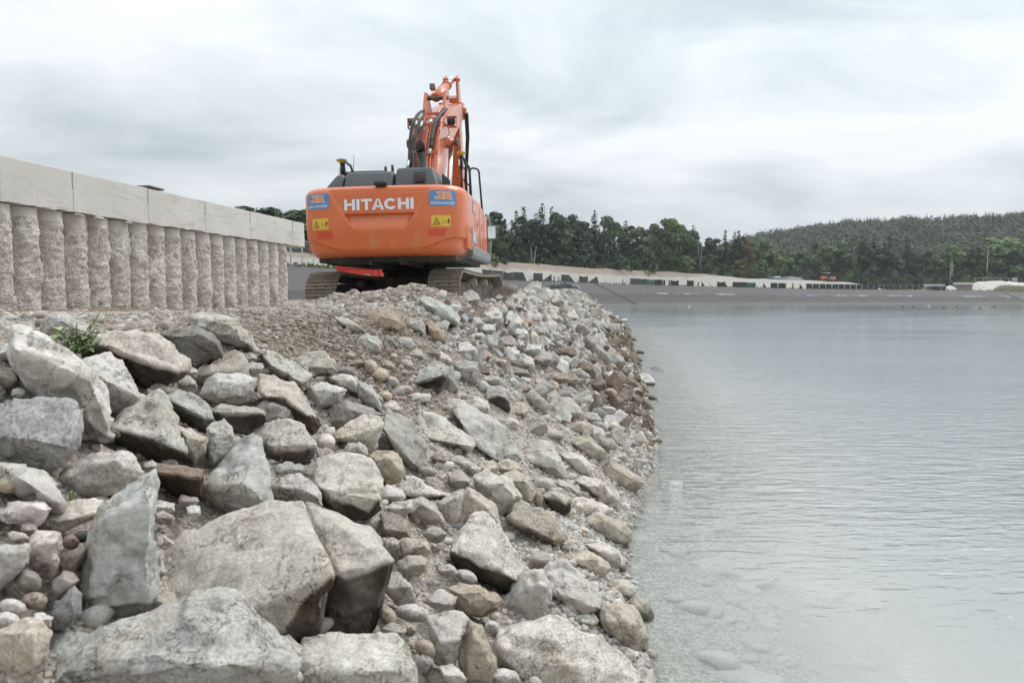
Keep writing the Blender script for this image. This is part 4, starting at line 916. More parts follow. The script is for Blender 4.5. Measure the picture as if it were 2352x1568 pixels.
GREY = M_simple('grey_hood_plastic', (0.075, 0.08, 0.085), .5, vary=.12, bmp=.25, bscale=220, bdist=.001); BLK = M_simple('black_steel', (0.018, 0.018, 0.019), .55, vary=.3)
UND = M_simple('underside_steel', (0.06, 0.055, 0.05), .8, vary=.4, dirt=(.14, .115, .09), dirt_amt=.5)
MUD = M_simple('muddy_track_steel', (0.27, 0.23, 0.185), .75, .0, vary=.35, scale=9, dirt=(.30, .25, .195), dirt_amt=.5, bmp=.5, bscale=45, bdist=.01)
MUDD = M_simple('dark_track_frame', (0.075, 0.064, 0.054), .9, vary=.4, scale=6, dirt=(.16, .13, .10), dirt_amt=.4, bmp=.5, bscale=30, bdist=.02)
CHR = M_simple('chrome', (0.75, 0.76, 0.78), .12, 1.0, vary=.03); HOSE = M_simple('black_hose', (0.022, 0.022, 0.023), .6); GREYP = M_simple('grey_skirt_paint', (0.20, 0.205, 0.21), .5, vary=.15, dirt=(.3, .27, .23), dirt_amt=.35)
YEL = M_simple('yellow_antenna', (0.55, 0.36, 0.035), .5); WHS = M_simple('white_sticker', (0.74, 0.76, 0.79), .4, vary=.02); BLS = M_simple('blue_sticker', (0.10, 0.235, 0.47), .4, vary=.03); ORS = M_simple('orange_sticker', (0.78, 0.27, 0.06), .4, vary=.03)
YES = M_simple('yellow_sticker', (0.74, 0.47, 0.05), .4, vary=.05); BKS = M_simple('black_print', (0.015, 0.015, 0.015), .5); RES = M_simple('red_reflector', (0.62, 0.075, 0.03), .35, vary=.05)
MIR = M_simple('mirror_glass', (0.9, 0.9, 0.9), .03, 1.0, vary=.01); BUC = M_simple('bucket_steel', (0.15, 0.12, 0.09), .7, .3, vary=.3, dirt=(.26, .20, .14), dirt_amt=.4); GREYL = M_simple('silver_fitting', (.55, .55, .56), .35, .8)
EX = empty('excavator', (-2.05, 17.6, 2.2)); EX.rotation_euler = (0, R(-1.2), R(-4))
tag(EX, 'large orange tracked excavator seen from behind on the gravel bank', 'excavator')
# --- counterweight: surface S(s, z): s = arc length from the middle of the back
HW, YB, Y0 = 1.48, -3.17, -1.85
_t = np.linspace(0, math.pi, 2001); _n = 4.6
_px = HW * np.sign(np.cos(math.pi - _t)) * np.abs(np.cos(_t)) ** (2 / _n); _py = Y0 - (Y0 - YB) * np.abs(np.sin(_t)) ** (2 / _n)
_py = _py + 0.055 * (np.abs(_px) / HW) ** 2 * np.clip(np.abs(np.sin(_t)) / .9, 0, 1) ** 2
_ds = np.concatenate([[0], np.cumsum(np.hypot(np.diff(_px), np.diff(_py)))]); _ds -= np.interp(0, _px, _ds)
CZ0, CZ1 = 1.17, 2.40
def plan(s):
    x, y = np.interp(s, _ds, _px), np.interp(s, _ds, _py); e = .01
    tx, ty = np.interp(s + e, _ds, _px) - np.interp(s - e, _ds, _px), np.interp(s + e, _ds, _py) - np.interp(s - e, _ds, _py)
    l = math.hypot(tx, ty) or 1; return x, y, ty / l, -tx / l     # outward normal
def sstep(a, b, x): q = min(1, max(0, (x - a) / (b - a))); return q * q * (3 - 2 * q)
def inset(s, z):
    o = 0.0; r = .15
    if z > CZ1 - r: o += r - math.sqrt(max(0, r * r - (z - CZ1 + r) ** 2))
    r2 = .17
    if z < CZ0 + r2: o += r2 - math.sqrt(max(0, r2 * r2 - (CZ0 + r2 - z) ** 2))
    o += .05 * sstep(1.75, 1.2, z)
    # lower corner facets
    zc = 1.30 + .17 * sstep(.70, 1.35, abs(s)); w = sstep(.62, .9, abs(s))
    o += .034 * w * sstep(zc + .012, zc - .012, z)
    # scooped centre panel
    hw = np.interp(z, [1.585, 1.62, 1.72, 1.92, 2.30], [.30, .40, .50, .64, .88]); ins = sstep(0.012, -0.012, abs(s) - hw)
    if 1.585 < z < 2.33:
        if z >= 1.915: d = .020 * sstep(2.33, 2.30, z)
        else: d = .088 * sstep(1.60, 1.89, z) ** 1.1 + .0 if z < 1.885 else .088 + (.020 - .088) * sstep(1.885, 1.915, z)
        if z < 1.9 : ins *= sstep(0.03, -0.05, abs(s) - hw)
        o += d * ins
    return o
def cws(s, z, out=0.0):
    x, y, nx, ny = plan(s); k = out - inset(s, z); return Vector((x + nx * k, y + ny * k, z))
ss = np.concatenate([np.linspace(_ds[0], -1.3, 26)[:-1], np.linspace(-1.3, 1.3, 150), np.linspace(1.3, _ds[-1], 26)[1:]])
zs = np.concatenate([np.linspace(CZ0, CZ0 + .17, 9)[:-1], np.linspace(CZ0 + .17, CZ1 - .15, 90), CZ1 - .15 + .15 * np.sin(np.linspace(0, math.pi / 2, 9)[1:])])
mb = MB(); V = [cws(s, z) for z in zs for s in ss]; ns = len(ss); Fc = [(j * ns + i, j * ns + i + 1, (j + 1) * ns + i + 1, (j + 1) * ns + i) for j in range(len(zs) - 1) for i in range(ns - 1)]
mb.add(V, Fc, 0, True); mb.f.append(list(range(ns))[::-1]); mb.m.append(1); mb.sm.append(False); mb.f.append([(len(zs) - 1) * ns + i for i in range(ns)]); mb.m.append(0); mb.sm.append(False)
CW = mb.build('counterweight', [ORA, UND], EX)
def decal(name, polys, mat, out=.004, parent=CW, seg=None):
    """flat artwork (s, z polygons) wrapped on the counterweight, cut into small cells so it follows the curve"""
    mb = MB()
    for pl in polys:
        bm = bmesh.new(); f = bm.faces.new([bm.verts.new((a, 0, b)) for a, b in pl])
        bmesh.ops.triangulate(bm, faces=[f])
        for _ in range(3 if seg is None else seg):
            le = [e for e in bm.edges if e.calc_length() > .045]
            if not le: break
            bmesh.ops.subdivide_edges(bm, edges=le, cuts=1); bmesh.ops.triangulate(bm, faces=list(bm.faces))
        for v in bm.verts: v.co = cws(v.co.x, v.co.z, out)
        mb.bm(bm)
    o = mb.build(name, mat, parent)
    return o
def rect(a, b, c, d): return [(a, c), (b, c), (b, d), (a, d)]
# lettering strokes on a unit grid, width w height 1
def glyphs(ch, w, t):
    q = []
    if ch == 'H': q = [rect(0, t, 0, 1), rect(w - t, w, 0, 1), rect(t, w - t, .41, .41 + t * .78)]
    if ch == 'I': q = [rect(0, t, 0, 1)]
    if ch == 'T': q = [rect(0, w, 1 - t * .8, 1), rect(w / 2 - t / 2, w / 2 + t / 2, 0, 1 - t * .8)]
    if ch == 'A':
        c = w / 2; k = t * 1.08
        q = [[(0, 0), (k, 0), (c + .01, 1), (c - k * .42, 1)], [(w - k, 0), (w, 0), (c + k * .42, 1), (c - .01, 1)], rect(w * .26, w * .74, .20, .20 + t * .72)]
    if ch == 'C':
        n = 22; a0, a1 = R(38), R(322); cx, cy = w * .52, .5
        o = [(cx + w * .52 * math.cos(a), cy + .51 * math.sin(a)) for a in np.linspace(a0, a1, n)]
        i_ = [(cx + (w * .52 - t) * math.cos(a), cy + (.51 - t * .85) * math.sin(a)) for a in np.linspace(a0 + .07, a1 - .07, n)]
        q = [[o[k], o[k + 1], i_[k + 1], i_[k]] for k in range(n - 1)]
    return q
H_ = .190; txt = []; x = 0; t_ = .285
for ch, w in (('H', 1.02), ('I', .285), ('T', 1.02), ('A', 1.14), ('C', 1.12), ('H', 1.02), ('I', .285)):
    txt += [[(x + a, b) for a, b in g] for g in glyphs(ch, w, t_)]; x += w + (.13 if ch not in 'TA' else -.02 if ch == 'T' else .0)
sx_ = 1.225 / (x - .13); txt = [[(a * sx_ - .6125, 1.975 + b * H_) for a, b in g] for g in txt]
decal('lettering', txt, WHS, .005)
def font_polys(text, ox, oz, w, h, off=.0):
    cu = bpy.data.curves.new('t', 'FONT'); cu.body = text; cu.fill_mode = 'FRONT'; cu.resolution_u = 2; cu.offset = off
    o = bpy.data.objects.new('t', cu); COL.objects.link(o); bpy.context.view_layer.update()
    me = bpy.data.meshes.new_from_object(o.evaluated_get(bpy.context.evaluated_depsgraph_get()))
    vs = [v.co for v in me.vertices]; a, b = min(v.x for v in vs), max(v.x for v in vs); c, d = min(v.y for v in vs), max(v.y for v in vs)
    P = [[(ox + (vs[i].x - a) / (b - a) * w, oz + (vs[i].y - c) / (d - c) * h) for i in p.vertices] for p in me.polygons]
    bpy.data.objects.remove(o); bpy.data.meshes.remove(me); return P
def sign_jr(s0, s1, z0, z1):
    st = decal('company_sticker', [rect(s0, s1, z0, z1)], BLS, .003)
    W, Hh = s1 - s0, z1 - z0; X = lambda u: s0 + u * W; Zc = lambda v: z0 + v * Hh
    J = [[(.26, .86), (.47, .86), (.47, .66), (.26, .66)], [(.30, .66 + .11), (.38, .66 + .11)]]
    # slanted letter pair with rounded left foot
    j = [[(.27, .88), (.50, .88), (.50, .76), (.29, .76)], [(.38, .76), (.50, .76), (.50, .45), (.38, .45)], [(.18, .58), (.38, .58), (.38, .45), (.24, .45)]]
    r_ = [[(.53, .88), (.76, .88), (.76, .79), (.53, .79)], [(.68, .79), (.78, .79), (.78, .66), (.68, .66)], [(.53, .68), (.76, .68), (.76, .60), (.53, .60)], [(.53, .60), (.63, .60), (.63, .45), (.53, .45)], [(.66, .60), (.76, .60), (.86, .43), (.72, .43)]]
    def grow(pl, g):
        cx = sum(a for a, _ in pl) / len(pl); cy = sum(b for _, b in pl) / len(pl); return [(a + math.copysign(g, a - cx), b + math.copysign(g * 1.7, b - cy)) for a, b in pl]
    decal('logo_outline', [[(X(a), Zc(b)) for a, b in grow(pl, .014)] for pl in j + r_], WHS, .0045, st)
    decal('logo', [[(X(a), Zc(b)) for a, b in pl] for pl in j + r_], ORS, .006, st)
    decal('lettering', font_polys('RÄDLINGER', X(.06), Zc(.10), W * .88, Hh * .21, .012), WHS, .0055, st)
sign_jr(.885, 1.375, 2.02, 2.285); sign_jr(-1.375, -.885, 2.02, 2.285)
def warn(s0, s1, z0, z1):
    st = decal('warning_sticker', [rect(s0, s1, z0, z1)], YES, .003); W, Hh = s1 - s0, z1 - z0; X = lambda u: s0 + u * W; Zc = lambda v: z0 + v * Hh
    tri = [(.07, .14), (.47, .14), (.27, .84)]; c = (.27, .36); ti = [(c[0] + (a - c[0]) * .72, c[1] + (b - c[1]) * .72) for a, b in tri]
    g = [[tri[k], tri[(k + 1) % 3], ti[(k + 1) % 3], ti[k]] for k in range(3)]
    g += [rect(.22, .33, .30, .345), rect(.26, .28, .25, .52), [(.24, .25), (.26, .25), (.31, .42), (.29, .42)]]
    b = [(.56, .18, .57, .60), (.655, .18, .665, .60)]; g += [rect(.56, .57, .2, .6), rect(.655, .665, .2, .6), rect(.56, .665, .2, .22), rect(.56, .665, .58, .6)]
    g += [rect(.70, .80, .385, .415), [(.68, .40), (.715, .47), (.715, .33)], [(.82, .40), (.785, .33), (.785, .47)]]
    g += [rect(.875, .905, .66, .74), rect(.85, .93, .42, .64), rect(.86, .885, .2, .42), rect(.895, .92, .2, .42), rect(.835, .848, .44, .62), rect(.932, .945, .44, .62)]
    decal('pictogram', [[(X(a), Zc(q)) for a, q in pl] for pl in g], BKS, .0045, st)
warn(.91, 1.255, 1.665, 1.855); warn(-1.255, -.91, 1.665, 1.855)
decal('reflector', [[(.84, 1.50), (1.14, 1.50), (1.20, 1.63), (.86, 1.63)]], RES, .003); decal('reflector', [[(-1.14, 1.50), (-.84, 1.50), (-.86, 1.63), (-1.20, 1.63)]], RES, .003)
# rear camera
mb = MB(); mb.bbox((.04, -3.13, 2.425), (.225, .14, .085), .035, seg=3); rc = mb.build('rear_camera', BLK, EX)
mb = MB(); mb.cyl((.04, -3.205, 2.425), (.04, -3.195, 2.425), .022, 12); mb.build('lens', GLS, rc)
# --- house, underside, hood
mb = MB()
for sgn in (-1, 1):
    pr = [(-2.5, 1.30), (1.0 if sgn > 0 else -.2, 1.30), (1.0 if sgn > 0 else -.2, 2.16), (-.3, 2.34), (-2.5, 2.34)]
    x0, x1 = (.52, 1.470) if sgn > 0 else (-1.470, -.52); mb.prism(pr, x0, x1, 'x', 0, .03)
hs = mb.build('side_housing', ORA, EX)
mb = MB()
for y in (-1.35, -.55, .25): mb.box((1.4705, y, 1.78), (.006, .012, .9))
mb.build('panel_gap', BLK, hs)
mb = MB(); mb.box((1.474, -.95, 1.86), (.012, .05, .13)); mb.box((1.474, -.12, 1.86), (.012, .05, .13)); mb.build('door_latch', RES, hs)
mb = MB(); mb.prism([(1.20, 1.16), (1.44, 1.16), (1.485, 1.22), (1.485, 1.40), (1.44, 1.43), (1.20, 1.43)], -1.84, 1.55, 'y', 0, .02); mb.build('side_skirt', GREYP, EX); mb = MB(); mb.prism([(-1.20, 1.16), (-1.44, 1.16), (-1.485, 1.22), (-1.485, 1.40), (-1.44, 1.43), (-1.20, 1.43)], -1.84, 1.55, 'y', 0, .02); mb.build('side_skirt', GREYP, EX)
mb = MB(); mb.box((0, -.6, 1.15), (2.5, 4.0, .10)); mb.box((0, 0, 1.22), (2.2, 3.2, .12)); mb.box((.75, -1.6, 1.09), (.9, 1.4, .02)); mb.box((-.75, -1.6, 1.09), (.9, 1.4, .02))
for x_ in (-.28, .28): mb.box((x_, -1.2, 1.07), (.06, 3.0, .06))
mb.build('underside_frame', UND, EX)
# right side markings: number and blue label
def side_poly(name, polys, mat, x, par):
    mb = MB()
    for pl in polys: mb.add([(x, a, b) for a, b in pl], [tuple(range(len(pl)))])
    return mb.build(name, mat, par)
side_poly('side_panel', [[(-1.80, 1.46), (-1.05, 1.46), (-1.22, 1.60), (-1.78, 1.78)]], M_simple('grey_blue_sticker', (.33, .38, .45), .4), 1.4745, hs)
side_poly('model_number', font_polys('250', -1.76, 1.52, .40, .17, .02), WHS, 1.4765, hs)
side_poly('model_number', font_polys('LCN', -1.33, 1.60, .22, .08, .01), WHS, 1.4765, hs)
side_poly('company_sticker', [rect(-1.75, -1.28, 2.02, 2.26)], BLS, 1.4745, hs)
side_poly('logo', [rect(-1.68, -1.36, 2.05, 2.23)], ORS, 1.4760, hs)
side_poly('lettering', [rect(-1.64, -1.40, 2.10, 2.12), rect(-1.58, -1.42, 2.15, 2.17)], WHS, 1.4775, hs)
# hood in three pieces
mb = MB()
def hood(xa, xb, ya, yb, z0, z1, tl, tr, tb):
    bm = bmesh.new(); v = [bm.verts.new(p) for p in ((xa, ya, z0), (xb, ya, z0), (xb, yb, z0), (xa, yb, z0), (xa + tl, ya + tb, z1), (xb - tr, ya + tb, z1), (xb - tr, yb - .05, z1), (xa + tl, yb - .05, z1))]
    for f in ((3, 2, 1, 0), (4, 5, 6, 7), (0, 1, 5, 4), (1, 2, 6, 5), (2, 3, 7, 6), (3, 0, 4, 7)): bm.faces.new([v[i] for i in f])
    bmesh.ops.bevel(bm, geom=list(bm.edges), offset=.06, segments=4, affect='EDGES', profile=.5); mb.bm(bm, None, 0, True)
hood(-1.20, -.80, -2.55, -1.2, 2.36, 2.72, .26, .0, .18); hood(-.785, .14, -2.62, -1.2, 2.36, 2.75, .03, .02, .22); hood(.155, .98, -2.62, -1.2, 2.36, 2.80, .02, .13, .20)
HD = mb.build('engine_hood', GREY, EX)
mb = MB(); mb.box((.62, -2.545, 2.60), (.20, .03, .20), Matrix.Rotation(R(-26), 3, 'X')); vent = mb.build('vent', BLK, HD)
mb = MB(); mb.cyl((.64, -2.575, 2.57), (.64, -2.56, 2.577), .085, 20); mb.build('fan', GREY, vent)
mb = MB()
for i in range(7): mb.box((.995 - .012 * i * 0, -2.2 + .13 * i, 2.58), (.03, .03, .22))
mb.build('grille', BLK, HD)
# exhaust
mb = MB(); n = 24; pts = [(.585, -2.0, 2.7), (.585, -2.0, 2.95), (.585, -2.02, 3.05), (.575, -2.10, 3.15)]; mb.tube(pts, .072, n, 0, False); 
rings = len(mb.v); E = MB()
c = Vector((.575, -2.12, 3.18)); U = Vector((1, 0, 0)); Wv = Vector((0, -.25, .97)).normalized(); nn = U.cross(Wv)
ov = [c + U * .092 * math.cos(2 * math.pi * k / n) + Wv * .15 * math.sin(2 * math.pi * k / n) for k in range(n)]
base_ring = [Vector((.58 + .072 * math.cos(2 * math.pi * k / n), -2.03, 3.07)) + Vector((0, .07 * -math.sin(2 * math.pi * k / n) * -.6, .05 * math.sin(2 * math.pi * k / n))) for k in range(n)]
E.add(ov + base_ring, [(k, (k + 1) % n, n + (k + 1) % n, n + k) for k in range(n)], 0, True)
iv = [c + (p - c) * .9 for p in ov]; dv = [p + Vector((0, .10, -.03)) * .9 for p in iv]
E.add(ov + iv, [(k, n + k, n + (k + 1) % n, (k + 1) % n) for k in range(n)]); E.add(iv + dv, [(k, n + k, n + (k + 1) % n, (k + 1) % n) for k in range(n)], 1, True); E.add(dv, [tuple(range(n))], 1)
mb.add(E.v, E.f, 0, True); mb.m[-len(E.f):] = E.m
mb.build('exhaust_pipe', [M_simple('exhaust_steel', (.11, .11, .115), .5, .4), M_simple('soot', (.004, .004, .004), .95)], EX)
# cab (left front)
mb = MB(); mb.bbox((-1.0, 1.0, 2.15), (.90, 1.85, 1.75), .06); cabo = mb.build('cab', GREY, EX)
mb = MB(); mb.bbox((-1.0, .95, 3.06), (.98, 1.9, .16), .05, seg=3); mb.bbox((-1.0, .25, 3.13), (.6, .3, .05), .02); roof = mb.build('cab_roof', BLK, cabo)
mb = MB(); mb.box((-1.0, .06, 2.55), (.66, .02, .55)); mb.box((-1.46, .9, 2.55), (.02, 1.3, .7)); mb.build('window', GLS, cabo)
mb = MB(); mb.cyl((-.62, .3, 3.1), (-.62, .3, 3.26), .03, 8); mb.cyl((-.47, .3, 3.1), (-.47, .3, 3.29), .03, 8); mb.build('roof_lamp', BLK, cabo)
mb = MB()
for x_ in (-1.3, -.75): mb.bbox((x_, .05, 2.98), (.10, .06, .08), .015)
mb.build('rear_light', BLK, cabo)
# --- boom, arm, bucket
def pxl(px, py, ly, lx=None):
    """picture point -> excavator coordinates at local depth ly"""
    Mi = EX.matrix_world.inverted(); o = Mi @ Vector((0, 0, EYE)); d = Mi.to_3x3() @ ray(px, py); t = (ly - o.y) / d.y; return o + d * t
bpy.context.view_layer.update()
top_e = [(-.02, 2.05), (.35, 2.75), (1.15, 4.05), (1.55, 4.50), (2.1, 4.82), (2.9, 5.14), (5.55, 6.02)]
bot_e = [(5.75, 5.62), (3.2, 4.42), (2.45, 3.95), (1.75, 3.2), (.55, 1.70), (.2, 1.62)]
BHW = .30; BZ = .94          # the raised boom, flattened a little
mb = MB(); mb.prism(top_e + bot_e, -BHW, BHW, 'x', 0, .03)
for sx2 in (-.22, .22): mb.prism([(2.35, 4.9), (2.75, 5.62), (3.0, 5.62), (3.5, 5.3), (3.2, 5.1)], sx2 - .035, sx2 + .035, 'x', 0, .012)
mb.cyl((-.40, 2.2, 4.22), (.40, 2.2, 4.22), .15, 18); mb.cyl((-.52, 2.2, 4.22), (.52, 2.2, 4.22), .08, 14); mb.cyl((-.3, .15, 1.9), (.3, .15, 1.9), .2, 16)
for sx2 in (-.24, .24): mb.prism([(5.3, 5.98), (5.95, 6.10), (6.05, 5.85), (5.9, 5.6), (5.5, 5.5)], sx2 - .06, sx2 + .06, 'x', 0, .02)
BOOM = mb.build('boom', ORB, EX)
mb = MB(); mb.cyl((-.57, 2.2, 4.22), (-.5, 2.2, 4.22), .11, 14); mb.cyl((.5, 2.2, 4.22), (.57, 2.2, 4.22), .11, 14); mb.cyl((-.28, 2.88, 5.5), (.28, 2.88, 5.5), .06, 12); mb.build('pin', BUC, BOOM)
# position along the boom's top side
_te = np.array(top_e); _tl = np.concatenate([[0], np.cumsum(np.hypot(*np.diff(_te, axis=0).T))])
def bt(l, x_, h):
    y, z = np.interp(l, _tl, _te[:, 0]), np.interp(l, _tl, _te[:, 1]); y2, z2 = np.interp(l + .1, _tl, _te[:, 0]), np.interp(l + .1, _tl, _te[:, 1]); y1, z1 = np.interp(l - .1, _tl, _te[:, 0]), np.interp(l - .1, _tl, _te[:, 1])
    d = Vector((0, y2 - y1, z2 - z1)).normalized(); nrm = Vector((0, -d.z, d.y)); return Vector((x_, y, z)) + nrm * h
def run(x_, a, b, h, r, mat, name, wob=0.0, xs2=None, n=18):
    rr = random.Random(int(x_ * 999 + a * 77)); mb = MB(); pts = []
    ph = rr.uniform(0, 6)
    for i in range(n):
        u = i / (n - 1); xx = x_ if xs2 is None else x_ + (xs2 - x_) * u
        pts.append(bt(a + (b - a) * u, xx + wob * math.sin(ph + 5 * u), h + wob * .6 * math.cos(ph + 4 * u)))
    mb.tube(pts, r, 7); return mb.build(name, mat, BOOM)
for x_, a, b in ((-.27, .3, 2.5), (-.235, .3, 2.2), (.03, .3, 2.9), (.09, .3, 3.3), (.15, .3, 3.5), (.255, .4, 4.6), (.29, .4, 4.4)): run(x_, a, b, .05, .022, ORB, 'hydraulic_pipe')
for x_, a, b, h, r, wb in ((-.30, 1.3, 4.0, .10, .022, .03), (-.25, 1.5, 4.1, .11, .022, .035), (-.19, .9, 3.6, .10, .02, .05), (-.15, .9, 3.5, .12, .018, .05), (-.10, 1.0, 3.3, .10, .018, .04), (-.04, .7, 3.0, .12, .02, .06), (-.22, .4, 2.0, .12, .02, .05), (0.0, .4, 1.8, .13, .016, .05)): run(x_, a, b, h, r, HOSE, 'hose', wb)
run(.14, 2.0, 4.0, .12, .045, HOSE, 'hose', .02, .26)
for x_, l in ((-.29, 1.55), (-.2, 1.25), (-.15, 1.3), (.14, 1.95), (-.05, 1.0), (.0, .85), (-.24, 2.9), (-.12, 2.85), (.06, 3.0)):
    mb = MB(); mb.tube([bt(l - .12, x_, .10), bt(l + .10, x_, .10)], .034, 8); mb.build('hose_fitting', GREYL, BOOM)
mb = MB(); P1 = bt(.85, -.05, .09); mb.bbox(P1, (.10, .1, .16), .01); P1 = bt(1.0, -.24, .09); mb.bbox(P1, (.16, .1, .08), .01); mb.build('valve_block', GREYL, BOOM)
for l, xa, xb in ((.62, -.28, .28), (1.9, -.29, .3), (2.85, -.29, .3), (3.6, -.1, .3)): A = bt(l, xa, .09); B_ = bt(l, xb, .09); mb = MB(); mb.box((A + B_) / 2, (xb - xa, .02, .07)); mb.build('hose_clamp', ORB, BOOM)
for c_, d_ in (((-.15, .5), .12), ((.06, .35), .1), ((-.35, 2.55), .2), ((.05, 2.6), .25), ((.3, 2.5), .2)):
    mb = MB(); mb.tube([bt(c_[1] + d_ * 1.6 * math.cos(a), c_[0] + d_ * math.sin(a) * 1.0, .13 + .05 * math.cos(2 * a)) for a in np.linspace(-.3, 2.9, 14)], .010, 6); mb.build('cable', HOSE, BOOM)
mb = MB(); mb.tube([bt(3.4 + 1.6 * u, .16 + .1 * u, .13 + .06 * math.sin(3 * u)) for u in np.linspace(0, 1, 12)], .035, 7); mb.build('arm_hose', ORB, BOOM)
# work lights in brackets
for px, py in ((950, 285), (1037, 280)):
    c_ = pxl(px, py, 2.1); lb = MB(); s_ = 1 if px > 1000 else -1
    c_.z = 1.9 + (c_.z - 1.9) / BZ; c_.x = (c_.x - .11) / 1.07
    lb.box(c_ + Vector((0, .02, .12)), (.24, .2, .012)); lb.box(c_ + Vector((0, .02, -.12)), (.20, .2, .012)); lb.box(c_ + Vector((s_ * .12, .02, 0)), (.012, .2, .24)); lb.box(c_ + Vector((-s_ * .08, .14, -.05)), (.25, .03, .06))
    b_ = lb.build('lamp_bracket', ORB, BOOM); lb = MB(); lb.bbox(c_ + Vector((0, -.04, .01)), (.17, .12, .13), .015); lamp = lb.build('work_light', BLK, b_)
# boom cylinders
for sx2 in (-.41, .41):
    A, B_ = Vector((sx2, .95, 1.45)), Vector((sx2, 2.2, 4.22)); d = (B_ - A).normalized()
    mb = MB(); mb.cyl(A, A + d * 1.35, .085, 16); mb.cyl(A + d * 1.28, A + d * 1.38, .1, 16); cyl = mb.build('boom_cylinder', ORB, EX)
    mb = MB(); mb.cyl(A + d * 1.3, B_, .055, 14); mb.build('rod', CHR, cyl)
    mb = MB(); mb.tube([A + Vector((.1 * (1 if sx2 > 0 else -1), -.06, .1)), A + d * 1.3 + Vector((.1 * (1 if sx2 > 0 else -1), -.06, 0))], .018, 6); mb.build('pipe', ORB, cyl)
# arm
arm_prof = [(5.55, 6.78), (5.75, 6.80), (5.98, 6.35), (6.62, 3.4), (6.70, 2.35), (6.50, 2.30), (6.30, 3.2), (5.62, 5.55), (5.45, 6.1)]
AX = .02
mb = MB(); mb.prism([(5.80, 6.30), (6.10, 6.10), (6.75, 3.4), (6.78, 2.35), (6.50, 2.30), (6.22, 3.3), (5.60, 5.55), (5.50, 6.15)], AX - .165, AX + .165, 'x', 0, .02)
for sx2 in (-.15, .15): mb.prism([(5.42, 6.70), (5.56, 6.82), (5.72, 6.74), (6.05, 6.2), (5.55, 6.0)], AX + sx2 - .03, AX + sx2 + .03, 'x', 0, .012)
mb.cyl((AX - .22, 5.55, 6.69), (AX + .22, 5.55, 6.69), .06, 14); mb.cyl((-.36, 5.78, 5.85), (.36, 5.78, 5.85), .11, 16)
for i in (-.06, .0, .06): mb.box((AX + i, 6.16, 3.1), (.02, .03, 1.3), Matrix.Rotation(R(8), 3, 'X'))
ARM = mb.build('arm', ORB, EX)
pl = font_polys('HITACHI', 0, 0, .95, .17, .015); mb = MB()
for g in pl: mb.add([(AX + .172, 5.86 + .16 * (1 - a) + b * .98, 5.55 - a + b * .2 - .05) for a, b in g], [tuple(range(len(g)))])
mb.build('lettering', WHS, ARM)
mb = MB()
for o_ in (0, .05, .1): mb.tube([(AX + .22 + o_ * .3, 5.75, 6.0 - o_), (AX + .30 + o_ * .6, 5.85, 5.75), (AX + .30 + o_ * .5, 6.05, 5.1), (AX + .24 + o_ * .4, 6.2, 4.3), (AX + .20, 6.3, 3.8)], .026, 7)
mb.build('arm_hoses', HOSE, ARM); mb = MB(); mb.tube([(AX + .2, 6.3, 3.85), (AX + .2, 6.55, 2.6)], .022, 7); mb.tube([(AX + .24, 6.32, 3.85), (AX + .24, 6.57, 2.6)], .022, 7); mb.build('hydraulic_pipe', ORB, ARM)
A, B_ = Vector((0.0, 2.88, 5.50)), Vector((AX, 5.55, 6.69)); d = (B_ - A).normalized()
mb = MB(); mb.cyl(A, A + d * 1.95, .105, 20); mb.cyl(A + d * 1.85, A + d * 1.98, .13, 20); mb.cyl(A + d * .05 + Vector((-.16, 0, .02)), A + d * 1.8 + Vector((-.13, 0, .03)), .025, 8); AC = mb.build('arm_cylinder', ORB, EX)
mb = MB(); mb.cyl(A + d * 1.9, B_ - d * .06, .068, 16); mb.cyl(B_ - d * .1 + Vector((-.07, 0, 0)), B_ - d * .1 + Vector((.07, 0, 0)), .1, 14); mb.build('rod', CHR, AC)
mb = MB(); mb.bbox(A + d * 1.0 + Vector((-.22, 0, .12)), (.12, .2, .16), .02); mb.build('valve_block', BUC, AC)
# bucket
mb = MB(); prof = [(6.05, 2.60), (6.5, 2.72), (7.0, 2.55), (7.15, 2.1), (6.95, 1.62), (6.6, 1.45), (6.62, 1.50), (6.92, 1.68), (7.08, 2.1), (6.95, 2.48), (6.5, 2.66), (6.07, 2.55)]
pb = [(6.02, 2.62), (6.45, 2.74), (6.80, 2.50), (6.86, 2.05), (6.55, 1.60), (6.10, 1.50)]
bx0, bx1 = -1.05, 1.00
mb.prism([(6.02, 2.62), (6.45, 2.74), (6.80, 2.50), (6.86, 2.05), (6.55, 1.60), (6.10, 1.50), (6.11, 1.54), (6.52, 1.64), (6.80, 2.06), (6.75, 2.47), (6.44, 2.69), (6.02, 2.58)], bx0, bx1, 'x')
for xx in (bx0, bx1): mb.prism([(6.02, 2.60), (6.45, 2.73), (6.83, 2.50), (6.87, 2.05), (6.56, 1.59), (6.10, 1.49)], xx - .025, xx + .025, 'x')
mb.box((AX, 6.5, 2.62), (.45, .5, .35)); mb.build('bucket', BUC, EX)
for o in [c for c in EX.children if c.name.split('.')[0] in ('boom', 'arm', 'arm_cylinder', 'boom_cylinder')]: o.scale = (1.07, 1, BZ); o.location = (.11, 0, 1.9 * (1 - BZ))
